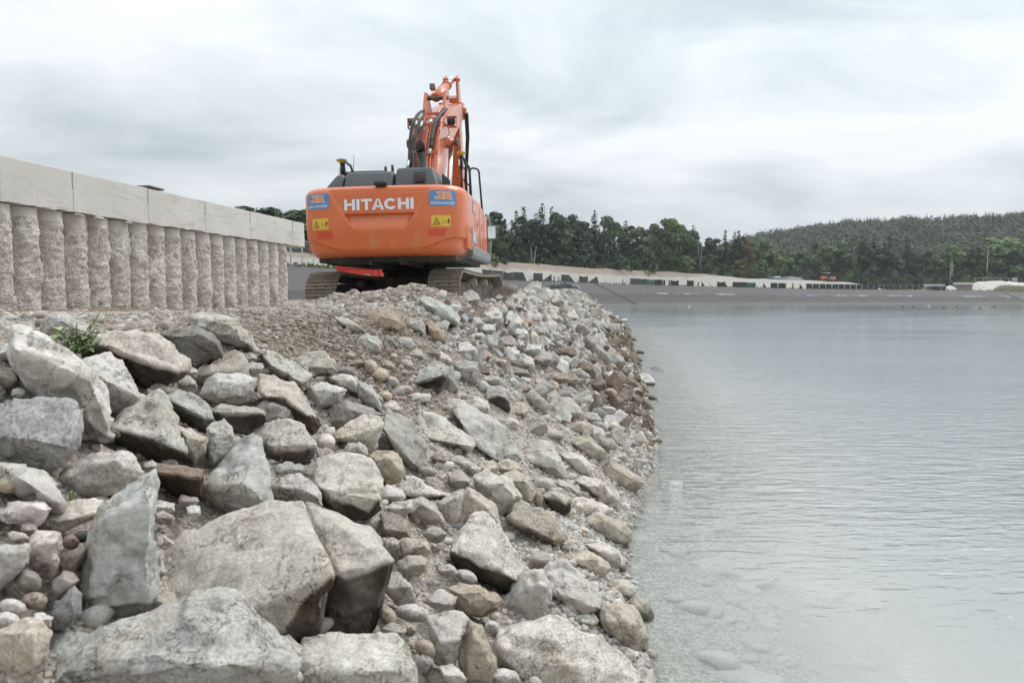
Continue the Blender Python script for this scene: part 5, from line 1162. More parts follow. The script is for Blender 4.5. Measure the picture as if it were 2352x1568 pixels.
# handrails, antennas, mirror
def rail(pts, r=.022, name='handrail', mat=BLK, par=EX): mb = MB(); mb.tube(pts, r, 8); return mb.build(name, mat, par)
def L_(px, py, ly): return pxl(px, py, ly)
rail([L_(1062, 360, .2), L_(1066, 366, .2), L_(1070, 380, .2), L_(1072, 450, .2)], .026)
rail([L_(1070, 374, .45), L_(1077, 384, .45), L_(1079, 400, .45), L_(1083, 470, .45)], .026)
rail([L_(1064, 412, .3), L_(1081, 430, .4)], .016); rail([L_(1065, 385, .3), L_(1072, 395, .4)], .016)
rail([L_(1080, 470, .9), L_(1079, 396, .9), L_(1081, 388, .9), L_(1087, 386, .95), L_(1097, 389, 1.0), L_(1100, 394, 1.0), L_(1103, 430, 1.0), L_(1108, 490, 1.05)], .022)
rail([L_(1059, 358, .0), L_(1060, 400, .0), L_(1061, 440, -.1)], .022)
rail([L_(793, 410, -1.6), L_(790, 372, -1.6)], .02, 'antenna_mast'); rail([L_(810, 432, -1.9), L_(809, 392, -1.9), L_(806, 382, -1.9), L_(792, 371, -1.7)], .024)
rail([L_(812, 395, -1.0), L_(813, 356, -1.0)], .005, 'whip_antenna')
for (px, py, ly) in ((785, 369, -1.6), (1059, 352, .0)):
    c_ = L_(px, py, ly); n = 20; prof = [(0, -.05), (.05, -.05), (.055, -.035), (.10, -.012), (.105, .0), (.095, .022), (.05, .034), (0, .036)]
    mb = MB(); vs = [c_ + Vector((r_ * math.cos(2 * math.pi * k / n), r_ * math.sin(2 * math.pi * k / n), h_)) for r_, h_ in prof for k in range(n)]
    mb.add(vs, [(j * n + k, j * n + (k + 1) % n, (j + 1) * n + (k + 1) % n, (j + 1) * n + k) for j in range(len(prof) - 1) for k in range(n)], 0, True)
    for f_i, f in enumerate(mb.f): mb.m[f_i] = 1 if f_i >= 4 * n else 0
    an = mb.build('satellite_antenna', [YEL, M_simple('antenna_top', (.20, .19, .15), .5)], EX)
    mb = MB(); mb.cyl(c_ + Vector((0, 0, -.05)), c_ + Vector((0, 0, -.34)), .035, 12); mb.build('antenna_stem', BLK, an); mb = MB(); mb.bbox(c_ + Vector((-.04, -.03, -.2)), (.03, .02, .13), .004); mb.build('antenna_label', WHS, an)
c_ = L_(1128.5, 534, 1.1); mb = MB(); mb.bbox(c_, (.20, .05, .29), .035, Matrix.Rotation(R(9), 3, 'Z'), seg=3); mi_ = mb.build('wing_mirror', GREYL, EX)
mb = MB(); Mz = Matrix.Rotation(R(9), 3, 'Z'); n = 24; pts = [(.088 * math.copysign(abs(math.cos(a)) ** .35, math.cos(a)), .132 * math.copysign(abs(math.sin(a)) ** .35, math.sin(a))) for a in np.linspace(0, 2 * math.pi, n, endpoint=False)]
mb.add([c_ + Mz @ Vector((x_, -.029, z_)) for x_, z_ in pts], [tuple(range(n))]); mb.build('mirror_glass', MIR, mi_)
mb = MB(); mb.tube([c_ + Vector((-.02, .03, -.14)), c_ + Vector((-.04, .03, -.19)), c_ + Vector((-.12, .05, -.19)), c_ + Vector((-.26, .05, -.05))], .012, 6); mb.build('mirror_arm', BLK, mi_)
mb = MB(); mb.bbox(L_(1108, 506, .9), (.10, .1, .12), .01, Matrix.Rotation(R(30), 3, 'Y')); mb.build('side_camera', BLK, EX)
mb = MB(); mb.box((1.25, 1.25, 1.75), (.46, .55, .75)); mb.build('tool_box', BLK, EX)
mb = MB(); mb.tube([L_(1088, 478, -.6), L_(1091, 482, -.4), L_(1094, 484, -.4)], .02, 6); mb.build('hand_hold', BLK, EX)
mb = MB(); mb.tube([L_(757, 431, -1.9), L_(775, 431, -1.9)], .02, 6); mb.cyl(L_(767, 432, -1.9), L_(767, 446, -1.9), .014, 6); mb.build('filler_cap', GREYL, EX)
# --- undercarriage (turned a little further right than the house)
UC = Matrix.Rotation(R(-5.5), 4, 'Z')
mb = MB(); mb.cyl((0, 0, .98), (0, 0, 1.12), .68, 40); mb.cyl((0, 0, .86), (0, 0, .98), .60, 40)
for k in range(44):
    a = 2 * math.pi * k / 44; mb.box((.62 * math.cos(a), .62 * math.sin(a), .92), (.05, .03, .10), Matrix.Rotation(a, 3, 'Z'))
mb.build('slewing_ring', BLK, EX)
mb = MB(); mb.prism([(-.75, .42), (.75, .42), (.62, .86), (-.62, .86)], -.62, .62, 'x', 0, .03); mb.box((0, 0, .55), (1.8, 1.5, .24)); mb.build('centre_frame', MUDD, EX, M=UC)
TLn, TR_, TW = 3.62, .42, .62
def loop_pt(l):
    """point, tangent on the track loop (y, z)"""
    per = 2 * TLn + 2 * math.pi * TR_; l %= per
    if l < TLn: y = TLn / 2 - l; return (y, 2 * TR_ + .02 * 0 + .10 * 0 - .05 * math.sin(math.pi * l / TLn) * 1.0), (-1, 0), (0, 1)
    l -= TLn
    if l < math.pi * TR_: a = l / TR_; return (-TLn / 2 - TR_ * math.sin(a), TR_ + TR_ * math.cos(a)), (-math.cos(a), -math.sin(a)), (-math.sin(a), math.cos(a))
    l -= math.pi * TR_
    if l < TLn: return (-TLn / 2 + l, 0), (1, 0), (0, -1)
    l -= TLn; a = l / TR_; return (TLn / 2 + TR_ * math.sin(a), TR_ - TR_ * math.cos(a)), (math.cos(a), math.sin(a)), (math.sin(a), -math.cos(a))
PER = 2 * TLn + 2 * math.pi * TR_; NS = 51
for sx2 in (-1, 1):
    xc = sx2 * 1.19; mb = MB(); lk = MB()
    for k in range(NS):
        (y, z), (ty, tz), (ny, nz) = loop_pt(PER * k / NS); Mx = Matrix(((1, 0, 0), (0, ty, ny), (0, tz, nz))); o = Vector((xc, y, z + .07))
        mb.box(o, (TW, PER / NS * .97, .022), Mx)
        for q, hgt in ((-.075, .045), (0, .036), (.075, .036)): mb.box(o + Mx @ Vector((0, q, .011 + hgt / 2)), (TW - .004, .016, hgt), Mx)
        for q in (-.1, .1):
            mb.box(o + Mx @ Vector((q, .035, .016)), (.035, .05, .02), Mx, 1)
        for q in (-.085, .085): lk.box(o + Mx @ Vector((q, 0, -.06)), (.045, PER / NS * .88, .095), Mx)
        lk.cyl(o + Mx @ Vector((-.12, PER / NS * .5, -.06)), o + Mx @ Vector((.12, PER / NS * .5, -.06)), .026, 8)
    tr = mb.build('track', [MUD, MUDD], EX, M=UC); lk.build('track_chain', MUDD, tr, M=UC)
    mb = MB(); mb.bbox((xc, 0, .46), (.36, TLn * .95, .54), .05); fr_ = mb.build('track_frame', MUDD, tr, M=UC)
    mb = MB(); mb.cyl((xc - .06, -TLn / 2, TR_ + .07), (xc + .06, -TLn / 2, TR_ + .07), .36, 24); mb.cyl((xc - .2, -TLn / 2, TR_ + .07), (xc + .2, -TLn / 2, TR_ + .07), .2, 20); mb.build('sprocket', MUDD, tr, M=UC)
    mb = MB(); mb.cyl((xc - .1, TLn / 2, TR_ + .07), (xc + .1, TLn / 2, TR_ + .07), .36, 24); mb.build('idler', MUDD, tr, M=UC)
    for y in (-.55, .55): mb = MB(); mb.cyl((xc - .24, y, .72), (xc + .24, y, .72), .09, 14); mb.cyl((xc + .24 * sx2, y, .72), (xc + .27 * sx2, y, .72), .06, 10); mb.build('carrier_roller', MUD, tr, M=UC)
    for y in np.linspace(-1.4, 1.4, 8): mb = MB(); mb.cyl((xc - .2, y, .20), (xc + .2, y, .20), .10, 14); mb.build('track_roller', MUDD, tr, M=UC)
# ------------------------------------------------------------------ rocks
TONE = dict(g=(.405, .395, .375), w=(.515, .505, .49), d=(.20, .17, .143), o=(.42, .295, .225), t=(.44, .40, .355), b=(.25, .20, .16), k=(.20, .194, .180), p=(.455, .42, .385), v=(.37, .36, .32), s=(.475, .455, .425))
REG = dict(A=(0, 660.3, 3.4133), B=(516.8, 660.3, 3.4133), C=(1033.6, 660.3, 3.4133), D=(0, 1091, 3.2862), E=(516.8, 1091, 3.2862), F=(976.2, 1091, 3.2862), P=(0, 0, 1))
def conv(reg, pts): ox, oy, k = REG[reg]; return [(ox + x / k, oy + y / k) for x, y in pts]
def refine(bm, L, maxit=6):
    for _ in range(maxit):
        le = [e for e in bm.edges if e.calc_length() > L]
        if not le: break
        bmesh.ops.subdivide_edges(bm, edges=le, cuts=1); bmesh.ops.triangulate(bm, faces=[f for f in bm.faces if len(f.verts) > 3])
def rock_mesh(name, pts, size, seed, detail=26, rough=1.0, smooth=1, nick=1.0):
    """hull of the given points, finely divided, edges worn, faces chipped and pitted"""
    bm = bmesh.new()
    for p in pts: bm.verts.new(p)
    r = bmesh.ops.convex_hull(bm, input=list(bm.verts))
    bmesh.ops.delete(bm, geom=[v for v in bm.verts if not v.link_faces], context='VERTS')
    bmesh.ops.triangulate(bm, faces=list(bm.faces))
    refine(bm, size / detail * 2.0)
    def bb(): a = np.array([v.co[:] for v in bm.verts]); return a.min(0), a.max(0)
    l0, h0 = bb()
    for _ in range(smooth): bmesh.ops.smooth_vert(bm, verts=list(bm.verts), factor=.5, use_axis_x=True, use_axis_y=True, use_axis_z=True)
    l1, h1 = bb(); k_ = (h0 - l0) / np.maximum(h1 - l1, 1e-6) * 1.03; c0, c1 = (l0 + h0) / 2, (l1 + h1) / 2
    for v in bm.verts: v.co = Vector([c0[i] + (v.co[i] - c1[i]) * k_[i] for i in range(3)])
    bm.normal_update(); s = Vector((seed * 7.3, seed * 3.1, seed * 5.7)); k = 1 / size
    lay = Vector((random.uniform(-.5, .5), random.uniform(-.4, .4), 1)).normalized()
    for v in bm.verts:
        q = v.co * k + s
        a = mnoise.noise(q * 2.1) * .030 + mnoise.noise(q * 4.7) * .022 + mnoise.noise(q * 11) * .011 + mnoise.noise(q * 23) * .006
        # broken steps along a bedding direction
        h = lay.dot(v.co) * k * 5 + mnoise.noise(q * 1.5) * 1.6; a += (abs((h % 1) - .5) - .25) * .030 * nick * max(0, mnoise.noise(q * 2.6 + Vector((3, 9, 1))) + .25)
        d_, p_ = mnoise.voronoi(q * 2.3); hd = mnoise.noise_vector(p_[0] * 17.3); a += hd.dot(q * 2.3 - p_[0]) * .105 * nick
        d_, p_ = mnoise.voronoi(q * 5.5); hd = mnoise.noise_vector(p_[0] * 11.1); a += hd.dot(q * 5.5 - p_[0]) * .028 * nick
        c = mnoise.noise(q * 3.3 + Vector((11, 4, 8)))
        if c > .28: a -= (c - .28) * .16 * nick
        v.co += v.normal * a * size * rough
    me = bpy.data.meshes.new(name); bm.to_mesh(me); bm.free(); me.materials.append(ROCK)
    me.polygons.foreach_set('use_smooth', [True] * len(me.polygons)); return me
PLACED = []     # (x, y, r) on the ground, and picture boxes
BOX = []
def jit(c, a=.05): k = random.uniform(1 - a, 1 + a); return tuple(min(.8, x * k * q * random.uniform(.985, 1.015)) for x, q in zip(c, (1.03, 1.0, .965))) + (1,)
def stone(reg, label, tone, poly, ridge=None, name='boulder', depth=.8, sink=.22, rough=1.0, smooth=1, cat='boulder', fwd=.34, group=None, push=0.0, stain=False, recede=.5):
    P2 = conv(reg, poly); xs = [p[0] for p in P2]; ys = [p[1] for p in P2]
    x0, x1, y0, y1 = min(xs), max(xs), min(ys), max(ys); cx, cy = (x0 + x1) / 2, (y0 + y1) / 2
    g = hit(cx, y1 - sink * (y1 - y0)); Yc = g.y + push; w, h = (x1 - x0) * Yc / F, (y1 - y0) * Yc / F; T = depth * min(w, h); size = max(w, h)
    pts = []
    for x, y in P2:
        v = (y1 - y) / (y1 - y0); pts.append(at(x, y, Yc + T * (.12 + recede * v)))
    mx, my = sum(xs) / len(xs), sum(ys) / len(ys)
    for x, y in P2:                                            # hidden back side, a little smaller and lower
        v = (y1 - y) / (y1 - y0); q = at(mx + (x - mx) * .74, my + (y - my) * (.66 if y < my else .98), Yc + T * (1.0 + max(.25, recede) * v)); pts.append(q)
    if ridge:
        for x, y in conv(reg, ridge): pts.append(at(x, y, Yc - T * fwd * random.uniform(.85, 1.15)))
    else:
        for x, y in P2[::2]: pts.append(at(mx + (x - mx) * .58, my + (y - my) * .5, Yc - T * fwd * random.uniform(.4, 1.0)))
    c = sum(pts, Vector()) / len(pts); c.z = min(p.z for p in pts)
    px_size = max(x1 - x0, y1 - y0)
    if smooth == 1 and 'pointed' not in label and random.random() < .6: smooth = 0
    me = rock_mesh(name, [p - c for p in pts], size, random.uniform(0, 50), 56 if px_size > 200 else 38 if px_size > 90 else 22, rough, smooth)
    if stain:  # mask for earth and painted shade on viewer-facing sides below the ridge
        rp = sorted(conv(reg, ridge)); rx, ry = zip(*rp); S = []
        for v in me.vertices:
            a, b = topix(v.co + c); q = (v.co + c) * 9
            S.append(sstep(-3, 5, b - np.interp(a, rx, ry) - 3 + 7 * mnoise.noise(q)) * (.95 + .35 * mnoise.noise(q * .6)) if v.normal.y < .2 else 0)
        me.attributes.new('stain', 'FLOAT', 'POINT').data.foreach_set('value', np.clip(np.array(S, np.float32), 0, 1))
    o = link_mesh(name, me, None, c); o.color = jit(TONE[tone] if isinstance(tone, str) else tone); tag(o, label, cat, group or 'boulders of the riprap bank')
    PLACED.append((c.x, c.y, size * .45)); BOX.append((x0, x1, y0, y1)); return o
def cobble(reg, label, tone, cx, cy, w, h, ang=0, group='rounded cobbles lying between the boulders', name='cobble'):
    a = R(ang); pts = [(cx + w / 2 * math.cos(t) * math.cos(a) - h / 2 * math.sin(t) * math.sin(a), cy + w / 2 * math.cos(t) * math.sin(a) + h / 2 * math.sin(t) * math.cos(a)) for t in np.linspace(0, 2 * math.pi, 12, endpoint=False)]
    return stone(reg, label, tone, pts, None, name, .9, .18, .30, 5, 'cobble', .45, group)
BIG = [
 ('A', 'tall pale boulder with a slanting back, biggest of the upper left pile', 'w', [(95, 400), (115, 315), (200, 310), (400, 400), (500, 450), (580, 570), (640, 650), (760, 720), (810, 830), (870, 1050), (860, 1170), (640, 1210), (300, 1000), (120, 760)], [(130, 490), (400, 640), (700, 720)]),
 ('A', 'dark blotched slab with a lighter lower face, cut by the left edge of the picture', (.33, .33, .325), [(-60, 900), (150, 880), (560, 895), (665, 925), (640, 1100), (610, 1260), (520, 1260), (400, 1430), (330, 1440), (130, 1400), (-60, 1370)], [(0, 1170), (250, 1190), (515, 1250)]),
 ('A', 'broad flat topped pinkish boulder behind the small green plant', 'p', [(600, 570), (650, 490), (760, 380), (900, 345), (1050, 350), (1270, 390), (1380, 430), (1475, 560), (1470, 650), (1410, 720), (1310, 795), (1230, 795), (1100, 730), (990, 650), (700, 590)], [(850, 450), (960, 540), (1250, 630), (1370, 650)]),
 ('A', 'pale round shouldered boulder just below the pinkish flat one', 'w', [(590, 590), (730, 560), (780, 525), (860, 515), (960, 570), (1000, 660), (1060, 760), (1090, 860), (1010, 940), (870, 970), (800, 800), (640, 640)], [(720, 670), (900, 800), (1030, 830)]),
 ('A', 'darkest boulder of the upper pile, greenish black and rounded', 'k', [(1250, 370), (1330, 320), (1510, 310), (1640, 350), (1720, 420), (1740, 540), (1640, 590), (1500, 635), (1450, 480), (1360, 410)], [(1350, 380), (1560, 370), (1690, 440)]),
 ('A', 'large light boulder with a dark spot standing behind the blackish one', (.40, .40, .37), [(1470, 300), (1500, 220), (1600, 185), (1720, 200), (1850, 250), (1900, 340), (1990, 440), (2009, 500), (1800, 450), (1700, 420), (1600, 330)], None),
 ('A', 'grey rounded boulder half hidden by the green plant', 'g', [(325, 300), (360, 220), (430, 190), (520, 195), (620, 250), (740, 340), (740, 390), (560, 460), (440, 400), (350, 370)], None),
 ('A', 'peaked boulder with white top and dark brown underside, left of middle', (.42, .415, .40), [(870, 1080), (1000, 970), (1240, 825), (1290, 860), (1350, 960), (1400, 1100), (1470, 1270), (1420, 1330), (1150, 1345), (890, 1260)], [(885, 1095), (1200, 1175), (1450, 1285)]),
 ('A', 'boulder with a dark grey front face behind the peaked white topped one', (.33, .335, .325), [(1290, 860), (1400, 805), (1510, 830), (1600, 890), (1660, 960), (1675, 1040), (1610, 1140), (1480, 1090), (1390, 1000)], [(1310, 870), (1570, 1000)]),
 ('A', 'tan boulder wedged against the right flank of the peaked one', 't', [(1390, 1090), (1510, 1110), (1620, 1180), (1610, 1280), (1530, 1370), (1470, 1330), (1420, 1200)], None),
 ('A', 'grey boulder with rusty stains along its lower edge', (.38, .345, .30), [(1510, 690), (1620, 610), (1800, 510), (1890, 500), (1930, 570), (1960, 690), (1840, 680), (1700, 680), (1590, 770), (1520, 730)], [(1530, 700), (1700, 655), (1850, 655)]),
 ('A', 'pale speckled boulder below the rusty stained one', 'w', [(1565, 830), (1640, 700), (1700, 670), (1880, 680), (2004, 720), (1990, 830), (1950, 890), (1850, 910), (1690, 910), (1590, 860)], None),
 ('A', 'long low boulder with dark brown front under the pale speckled one', (.36, .34, .31), [(1650, 960), (1730, 912), (1960, 950), (2060, 960), (2080, 1050), (1920, 1140), (1850, 1130), (1760, 1060), (1680, 1010)], [(1680, 975), (1900, 1005), (2060, 985)]),
 ('A', 'narrow upright grey boulder behind the egg shaped one', 'g', [(1615, 1110), (1650, 1070), (1750, 1035), (1800, 1080), (1880, 1180), (1800, 1290), (1690, 1400), (1620, 1410), (1610, 1280)], [(1640, 1120), (1690, 1230), (1680, 1370)]),
 ('P', 'large egg shaped light grey boulder resting on the cracked slab', (.43, .43, .42), [(455, 1130), (490, 1080), (540, 1020), (580, 997), (605, 1010), (622, 1080), (626, 1160), (610, 1190), (580, 1195), (540, 1180), (500, 1150)], [(490, 1120), (560, 1110), (605, 1150)]),
 ('A', 'flat tan boulder behind the upright pointed slab', 's', [(390, 1510), (520, 1400), (700, 1320), (850, 1290), (960, 1275), (1030, 1310), (1060, 1390), (1100, 1450), (1000, 1560), (820, 1640), (560, 1640)], None),
 ('A', 'small dark brown rock in the shaded gap left of the egg shaped boulder', 'b', [(1190, 1400), (1250, 1375), (1480, 1420), (1590, 1430), (1600, 1480), (1560, 1600), (1500, 1650), (1380, 1620), (1230, 1540)], [(1220, 1440), (1450, 1480), (1560, 1480)]),
 ('A', 'sloping light boulder at the left edge under the dark blotched slab', (.42, .41, .39), [(-40, 1370), (200, 1400), (330, 1440), (450, 1560), (505, 1690), (480, 1750), (400, 1760), (180, 1600), (-40, 1530)], [(170, 1500), (420, 1670)]),
 ('D', 'upright pointed slab of light grey stone in the left foreground', (.42, .42, .41), [(880, 130), (1060, 20), (1165, -35), (1185, 10), (1190, 200), (1165, 400), (1165, 980), (1000, 1030), (870, 1045), (650, 1020), (625, 1000), (620, 750), (690, 560), (690, 420), (760, 240)], [(720, 450), (715, 720), (700, 1000), (1120, 960), (1120, 150)]),
 ('D', 'huge smooth grey slab along the bottom of the picture, nearest on the left', (.42, .42, .41), [(200, 1800), (360, 1330), (440, 1215), (620, 1150), (1100, 1000), (1400, 950), (1650, 880), (1760, 880), (1850, 960), (1928, 1040), (2078, 1180), (2278, 1330), (2248, 1440), (2178, 1568), (2100, 1800)], [(420, 1560), (900, 1480), (1500, 1400), (2150, 1450)]),
 ('D', 'tan boulder in the bottom left corner', 't', [(-60, 1200), (0, 1180), (200, 1080), (330, 1075), (400, 1200), (380, 1330), (340, 1460), (200, 1600), (-60, 1680)], [(230, 1200), (260, 1440)]),
 ('E', 'wide tan slab at the bottom, in front of the cracked slab', 's', [(450, 1620), (600, 1240), (740, 1250), (950, 1245), (1120, 1200), (1290, 1195), (1380, 1290), (1430, 1430), (1420, 1620), (1300, 1800), (470, 1800)], [(640, 1500), (1000, 1480), (1340, 1470)]),
 ('E', 'grey broken rock wedged between the egg shaped boulder and a flat one', 'g', [(350, 100), (420, 20), (560, -10), (650, 60), (720, 130), (735, 240), (600, 240), (380, 190)], [(430, 90), (600, 110), (690, 160)]),
 ('P', 'flat topped pale boulder with a black shaded front above the cracked slab', 's', [(708, 1075), (730, 1055), (790, 1040), (850, 1055), (880, 1100), (872, 1140), (868, 1165), (850, 1185), (800, 1205), (770, 1195), (745, 1165), (712, 1110)], [(735, 1118), (760, 1142), (800, 1155), (846, 1172), (868, 1148)]),
 ('B', 'rounded olive tan boulder right of the flat topped pale one', (.40, .38, .32), [(1130, 1310), (1200, 1275), (1310, 1285), (1390, 1340), (1415, 1440), (1370, 1520), (1270, 1550), (1210, 1500), (1150, 1400)], None),
 ('E', 'thin slab with a black shaded edge lying on the pebbles', 's', [(1275, 120), (1340, 55), (1440, 40), (1700, 140), (1690, 165), (1600, 190), (1390, 175), (1290, 160)], [(1290, 128), (1400, 152), (1570, 142), (1685, 152)]),
 ('E', 'round topped smooth brown grey rock set in pebbles below the thin slab', (.37, .345, .32), [(1365, 260), (1400, 190), (1480, 170), (1560, 210), (1640, 290), (1660, 360), (1560, 370), (1420, 350)], None),
 ('E', 'pale spiky rock leaning up beside the round topped smooth one', 's', [(1600, 210), (1680, 160), (1760, 110), (1800, 110), (1790, 200), (1760, 330), (1690, 370), (1620, 270)], None),
 ('E', 'triangular flat topped rock at the bottom, between two pebble patches', 's', [(1520, 1070), (1650, 1040), (1790, 1035), (1835, 1090), (1800, 1290), (1740, 1420), (1690, 1475), (1590, 1400), (1600, 1250)], [(1630, 1260), (1690, 1280), (1780, 1240)]),
 ('F', 'long pale slab with a black shaded underside, right of the pebble gully', 's', [(190, 600), (230, 470), (300, 360), (380, 285), (450, 275), (530, 340), (590, 470), (680, 600), (760, 690), (690, 800), (630, 885), (500, 830), (330, 740), (210, 660)], [(200, 575), (330, 620), (440, 690), (540, 700), (680, 790)]),
 ('F', 'grey slab with a notch in its front, leaning right of the pointed boulder', (.43, .42, .40), [(850, 800), (950, 650), (1040, 640), (1180, 750), (1290, 850), (1340, 960), (1330, 1010), (1250, 1085), (1120, 1070), (990, 1010), (940, 900)], [(955, 870), (1050, 970), (1200, 1050), (1320, 1000)]),
 ('F', 'pointed grey boulder standing in front of the long pale slab', (.41, .405, .39), [(575, 980), (610, 910), (700, 770), (820, 700), (890, 720), (945, 810), (950, 940), (920, 1020), (860, 1110), (800, 1130), (700, 1100), (600, 1030)], [(800, 900), (870, 830), (930, 850)]),
 ('F', 'crusty brown rock at the foot of the long pale slab', (.37, .33, .275), [(160, 850), (260, 815), (420, 825), (520, 870), (575, 960), (560, 1010), (420, 1060), (340, 1040), (250, 960)], None),
 ('F', 'big pitted tan slab at the bottom, last large one before the water', 's', [(545, 1290), (590, 1200), (760, 1140), (960, 1100), (1180, 1130), (1330, 1190), (1420, 1300), (1560, 1420), (1720, 1560), (1740, 1750), (850, 1800), (560, 1480)], [(580, 1300), (700, 1410), (860, 1600)]),
 ('F', 'rough round brown boulder at the water edge near the bottom', (.38, .345, .30), [(1300, 1050), (1350, 960), (1450, 940), (1580, 990), (1650, 1120), (1690, 1220), (1680, 1320), (1560, 1390), (1480, 1350), (1420, 1260), (1330, 1170)], None),
 ('F', 'dark cracked rock sitting in the water beside the rough round boulder', (.32, .30, .265), [(1540, 950), (1600, 900), (1680, 940), (1730, 1050), (1720, 1120), (1670, 1145), (1620, 1090)], None),
 ('F', 'brown rock standing at the bottom edge between the triangular and the pitted slab', (.35, .305, .255), [(260, 1370), (300, 1200), (340, 1100), (420, 1140), (470, 1250), (540, 1380), (540, 1480), (500, 1600), (270, 1600)], None),
 ('F', 'black streaked rock with layered broken front', (.30, .275, .245), [(620, 320), (680, 210), (730, 190), (850, 240), (960, 300), (1010, 380), (1060, 480), (1000, 545), (900, 500), (740, 430)], [(660, 330), (800, 400), (960, 480)]),
 ('F', 'hollow fronted tan rock behind the long pale slab', (.42, .385, .34), [(262, 360), (280, 150), (330, 80), (430, 160), (530, 220), (575, 400), (480, 420), (300, 420)], None),
 ('F', 'pale worn rock above the black streaked one', 's', [(365, 20), (470, -20), (600, 0), (660, 40), (730, 160), (690, 210), (640, 290), (560, 300), (440, 160)], None),
 ('F', 'tan rock just right of the pale worn one', (.44, .41, .365), [(560, 0), (680, -40), (790, 20), (825, 130), (800, 200), (740, 190), (660, 60)], None),
 ('F', 'rock with a dark pyramid front face near the water, lower right', (.37, .345, .31), [(885, 150), (960, 95), (1040, 110), (1100, 180), (1090, 270), (1020, 330), (950, 270)], [(905, 165), (970, 150), (1050, 200)]),
 ('F', 'pale slab lying behind the rock with a dark pyramid front', 's', [(975, 50), (1000, 20), (1100, 70), (1200, 140), (1190, 165), (1080, 165), (1040, 110)], None),
 ('F', 'wide pale tan slab with brown scaly spots near the water', 's', [(1130, 40), (1200, 0), (1340, 40), (1440, 120), (1480, 200), (1450, 240), (1350, 240), (1220, 120)], None),
 ('C', 'large brown wet based boulder reaching into the water', (.37, .335, .285), [(1160, 1500), (1210, 1400), (1240, 1340), (1300, 1370), (1370, 1450), (1490, 1490), (1510, 1530), (1490, 1570), (1380, 1610), (1270, 1580)], None),
 ('F', 'blotched oval slab above the shallow water, lower right', (.41, .38, .335), [(1190, 330), (1280, 280), (1370, 290), (1480, 350), (1550, 430), (1555, 490), (1510, 535), (1380, 500), (1280, 440), (1200, 390)], None),
 ('F', 'very pale smooth slab behind the blotched oval one', (.52, .49, .45), [(1100, 200), (1150, 170), (1280, 180), (1420, 260), (1400, 300), (1280, 280), (1190, 330), (1180, 380), (1110, 320)], None),
 ('F', 'crumbly tan boulder in the middle of the lower right bank', (.44, .405, .35), [(1050, 620), (1150, 560), (1280, 590), (1380, 650), (1400, 710), (1330, 760), (1260, 775), (1150, 690)], None),
 ('F', 'pale silted slab on the shore right of the crumbly tan boulder', (.50, .475, .43), [(1215, 520), (1330, 505), (1450, 560), (1530, 650), (1510, 720), (1430, 730), (1380, 640)], None),
 ('F', 'low silt covered rock half in the water', (.48, .455, .41), [(1340, 880), (1440, 800), (1520, 790), (1600, 870), (1560, 940), (1440, 930)], None),
 ('C', 'long grey slab leaning down the gravel in the middle of the bank', (.40, .395, .38), [(20, 960), (60, 915), (160, 930), (300, 1010), (430, 1080), (445, 1150), (420, 1280), (400, 1360), (340, 1350), (250, 1290), (190, 1150), (90, 1060)], [(85, 1050), (165, 1150), (200, 1240), (335, 1330)]),
 ('B', 'pale dusty slab left of the long leaning grey slab', 's', [(1480, 1060), (1540, 950), (1620, 960), (1700, 1010), (1800, 1110), (1960, 1180), (1955, 1230), (1920, 1290), (1800, 1270), (1720, 1190), (1580, 1190)], [(1600, 1180), (1780, 1220), (1920, 1240)]),
 ('C', 'cube shaped boulder with a dark front standing on pale pebbles', (.36, .345, .32), [(275, 890), (290, 775), (400, 770), (440, 830), (465, 960), (440, 975), (350, 940)], [(290, 870), (370, 840), (430, 860)]),
 ('C', 'upright grey brown boulder left of the light topped one on the gravel', (.34, .325, .30), [(595, 850), (640, 795), (710, 850), (775, 930), (770, 990), (690, 1010), (620, 930)], None),
 ('C', 'wide light topped boulder on the gravel in the middle of the lower bank', (.44, .425, .40), [(750, 960), (790, 870), (920, 855), (980, 880), (1030, 980), (1030, 1030), (900, 1035), (800, 1020)], [(770, 1000), (900, 970), (1015, 985)]),
 ('C', 'grey slab directly behind the wide light topped boulder', (.39, .375, .35), [(745, 860), (860, 800), (950, 810), (960, 860), (860, 880)], None),
 ('C', 'two faced grey boulder on the gravel below the light topped one', (.40, .385, .36), [(550, 1080), (640, 1030), (740, 1005), (765, 1080), (760, 1120), (690, 1165), (600, 1130)], [(620, 1125), (680, 1090), (745, 1065)]),
 ('C', 'long low boulder right of the dark sided twins at mid bank', (.38, .37, .34), [(210, 720), (300, 680), (380, 690), (440, 760), (430, 790), (330, 770)], None),
 ('C', 'blotched brown grey boulder right of the broad pale domed one', (.39, .365, .32), [(920, 1210), (1000, 1165), (1090, 1160), (1170, 1230), (1230, 1290), (1200, 1330), (1120, 1370), (1000, 1270)], None),
 ('C', 'broad pale domed boulder low on the bank', 's', [(545, 1370), (590, 1290), (680, 1240), (800, 1240), (870, 1330), (910, 1420), (905, 1490), (800, 1480), (640, 1400)], None),
 ('C', 'smooth pale rounded boulder right beside the broad domed one', (.50, .475, .44), [(870, 1310), (920, 1290), (1030, 1310), (1110, 1380), (1115, 1430), (1080, 1480), (960, 1430), (900, 1380)], None),
 ('C', 'half buried tan boulder left of a pebble beach', (.41, .375, .33), [(890, 1100), (960, 1060), (1050, 1035), (1090, 1090), (1090, 1150), (980, 1160)], None),
 ('C', 'dark peaked rock standing alone in the water off the pebble beach', (.22, .205, .18), [(1510, 860), (1550, 825), (1600, 850), (1635, 885), (1590, 900), (1520, 900)], None),
 ('C', 'white topped boulder at the very edge of the water', 'w', [(1445, 710), (1500, 665), (1560, 680), (1610, 735), (1600, 780), (1500, 780), (1450, 755)], [(1470, 740), (1540, 745), (1590, 750)]),
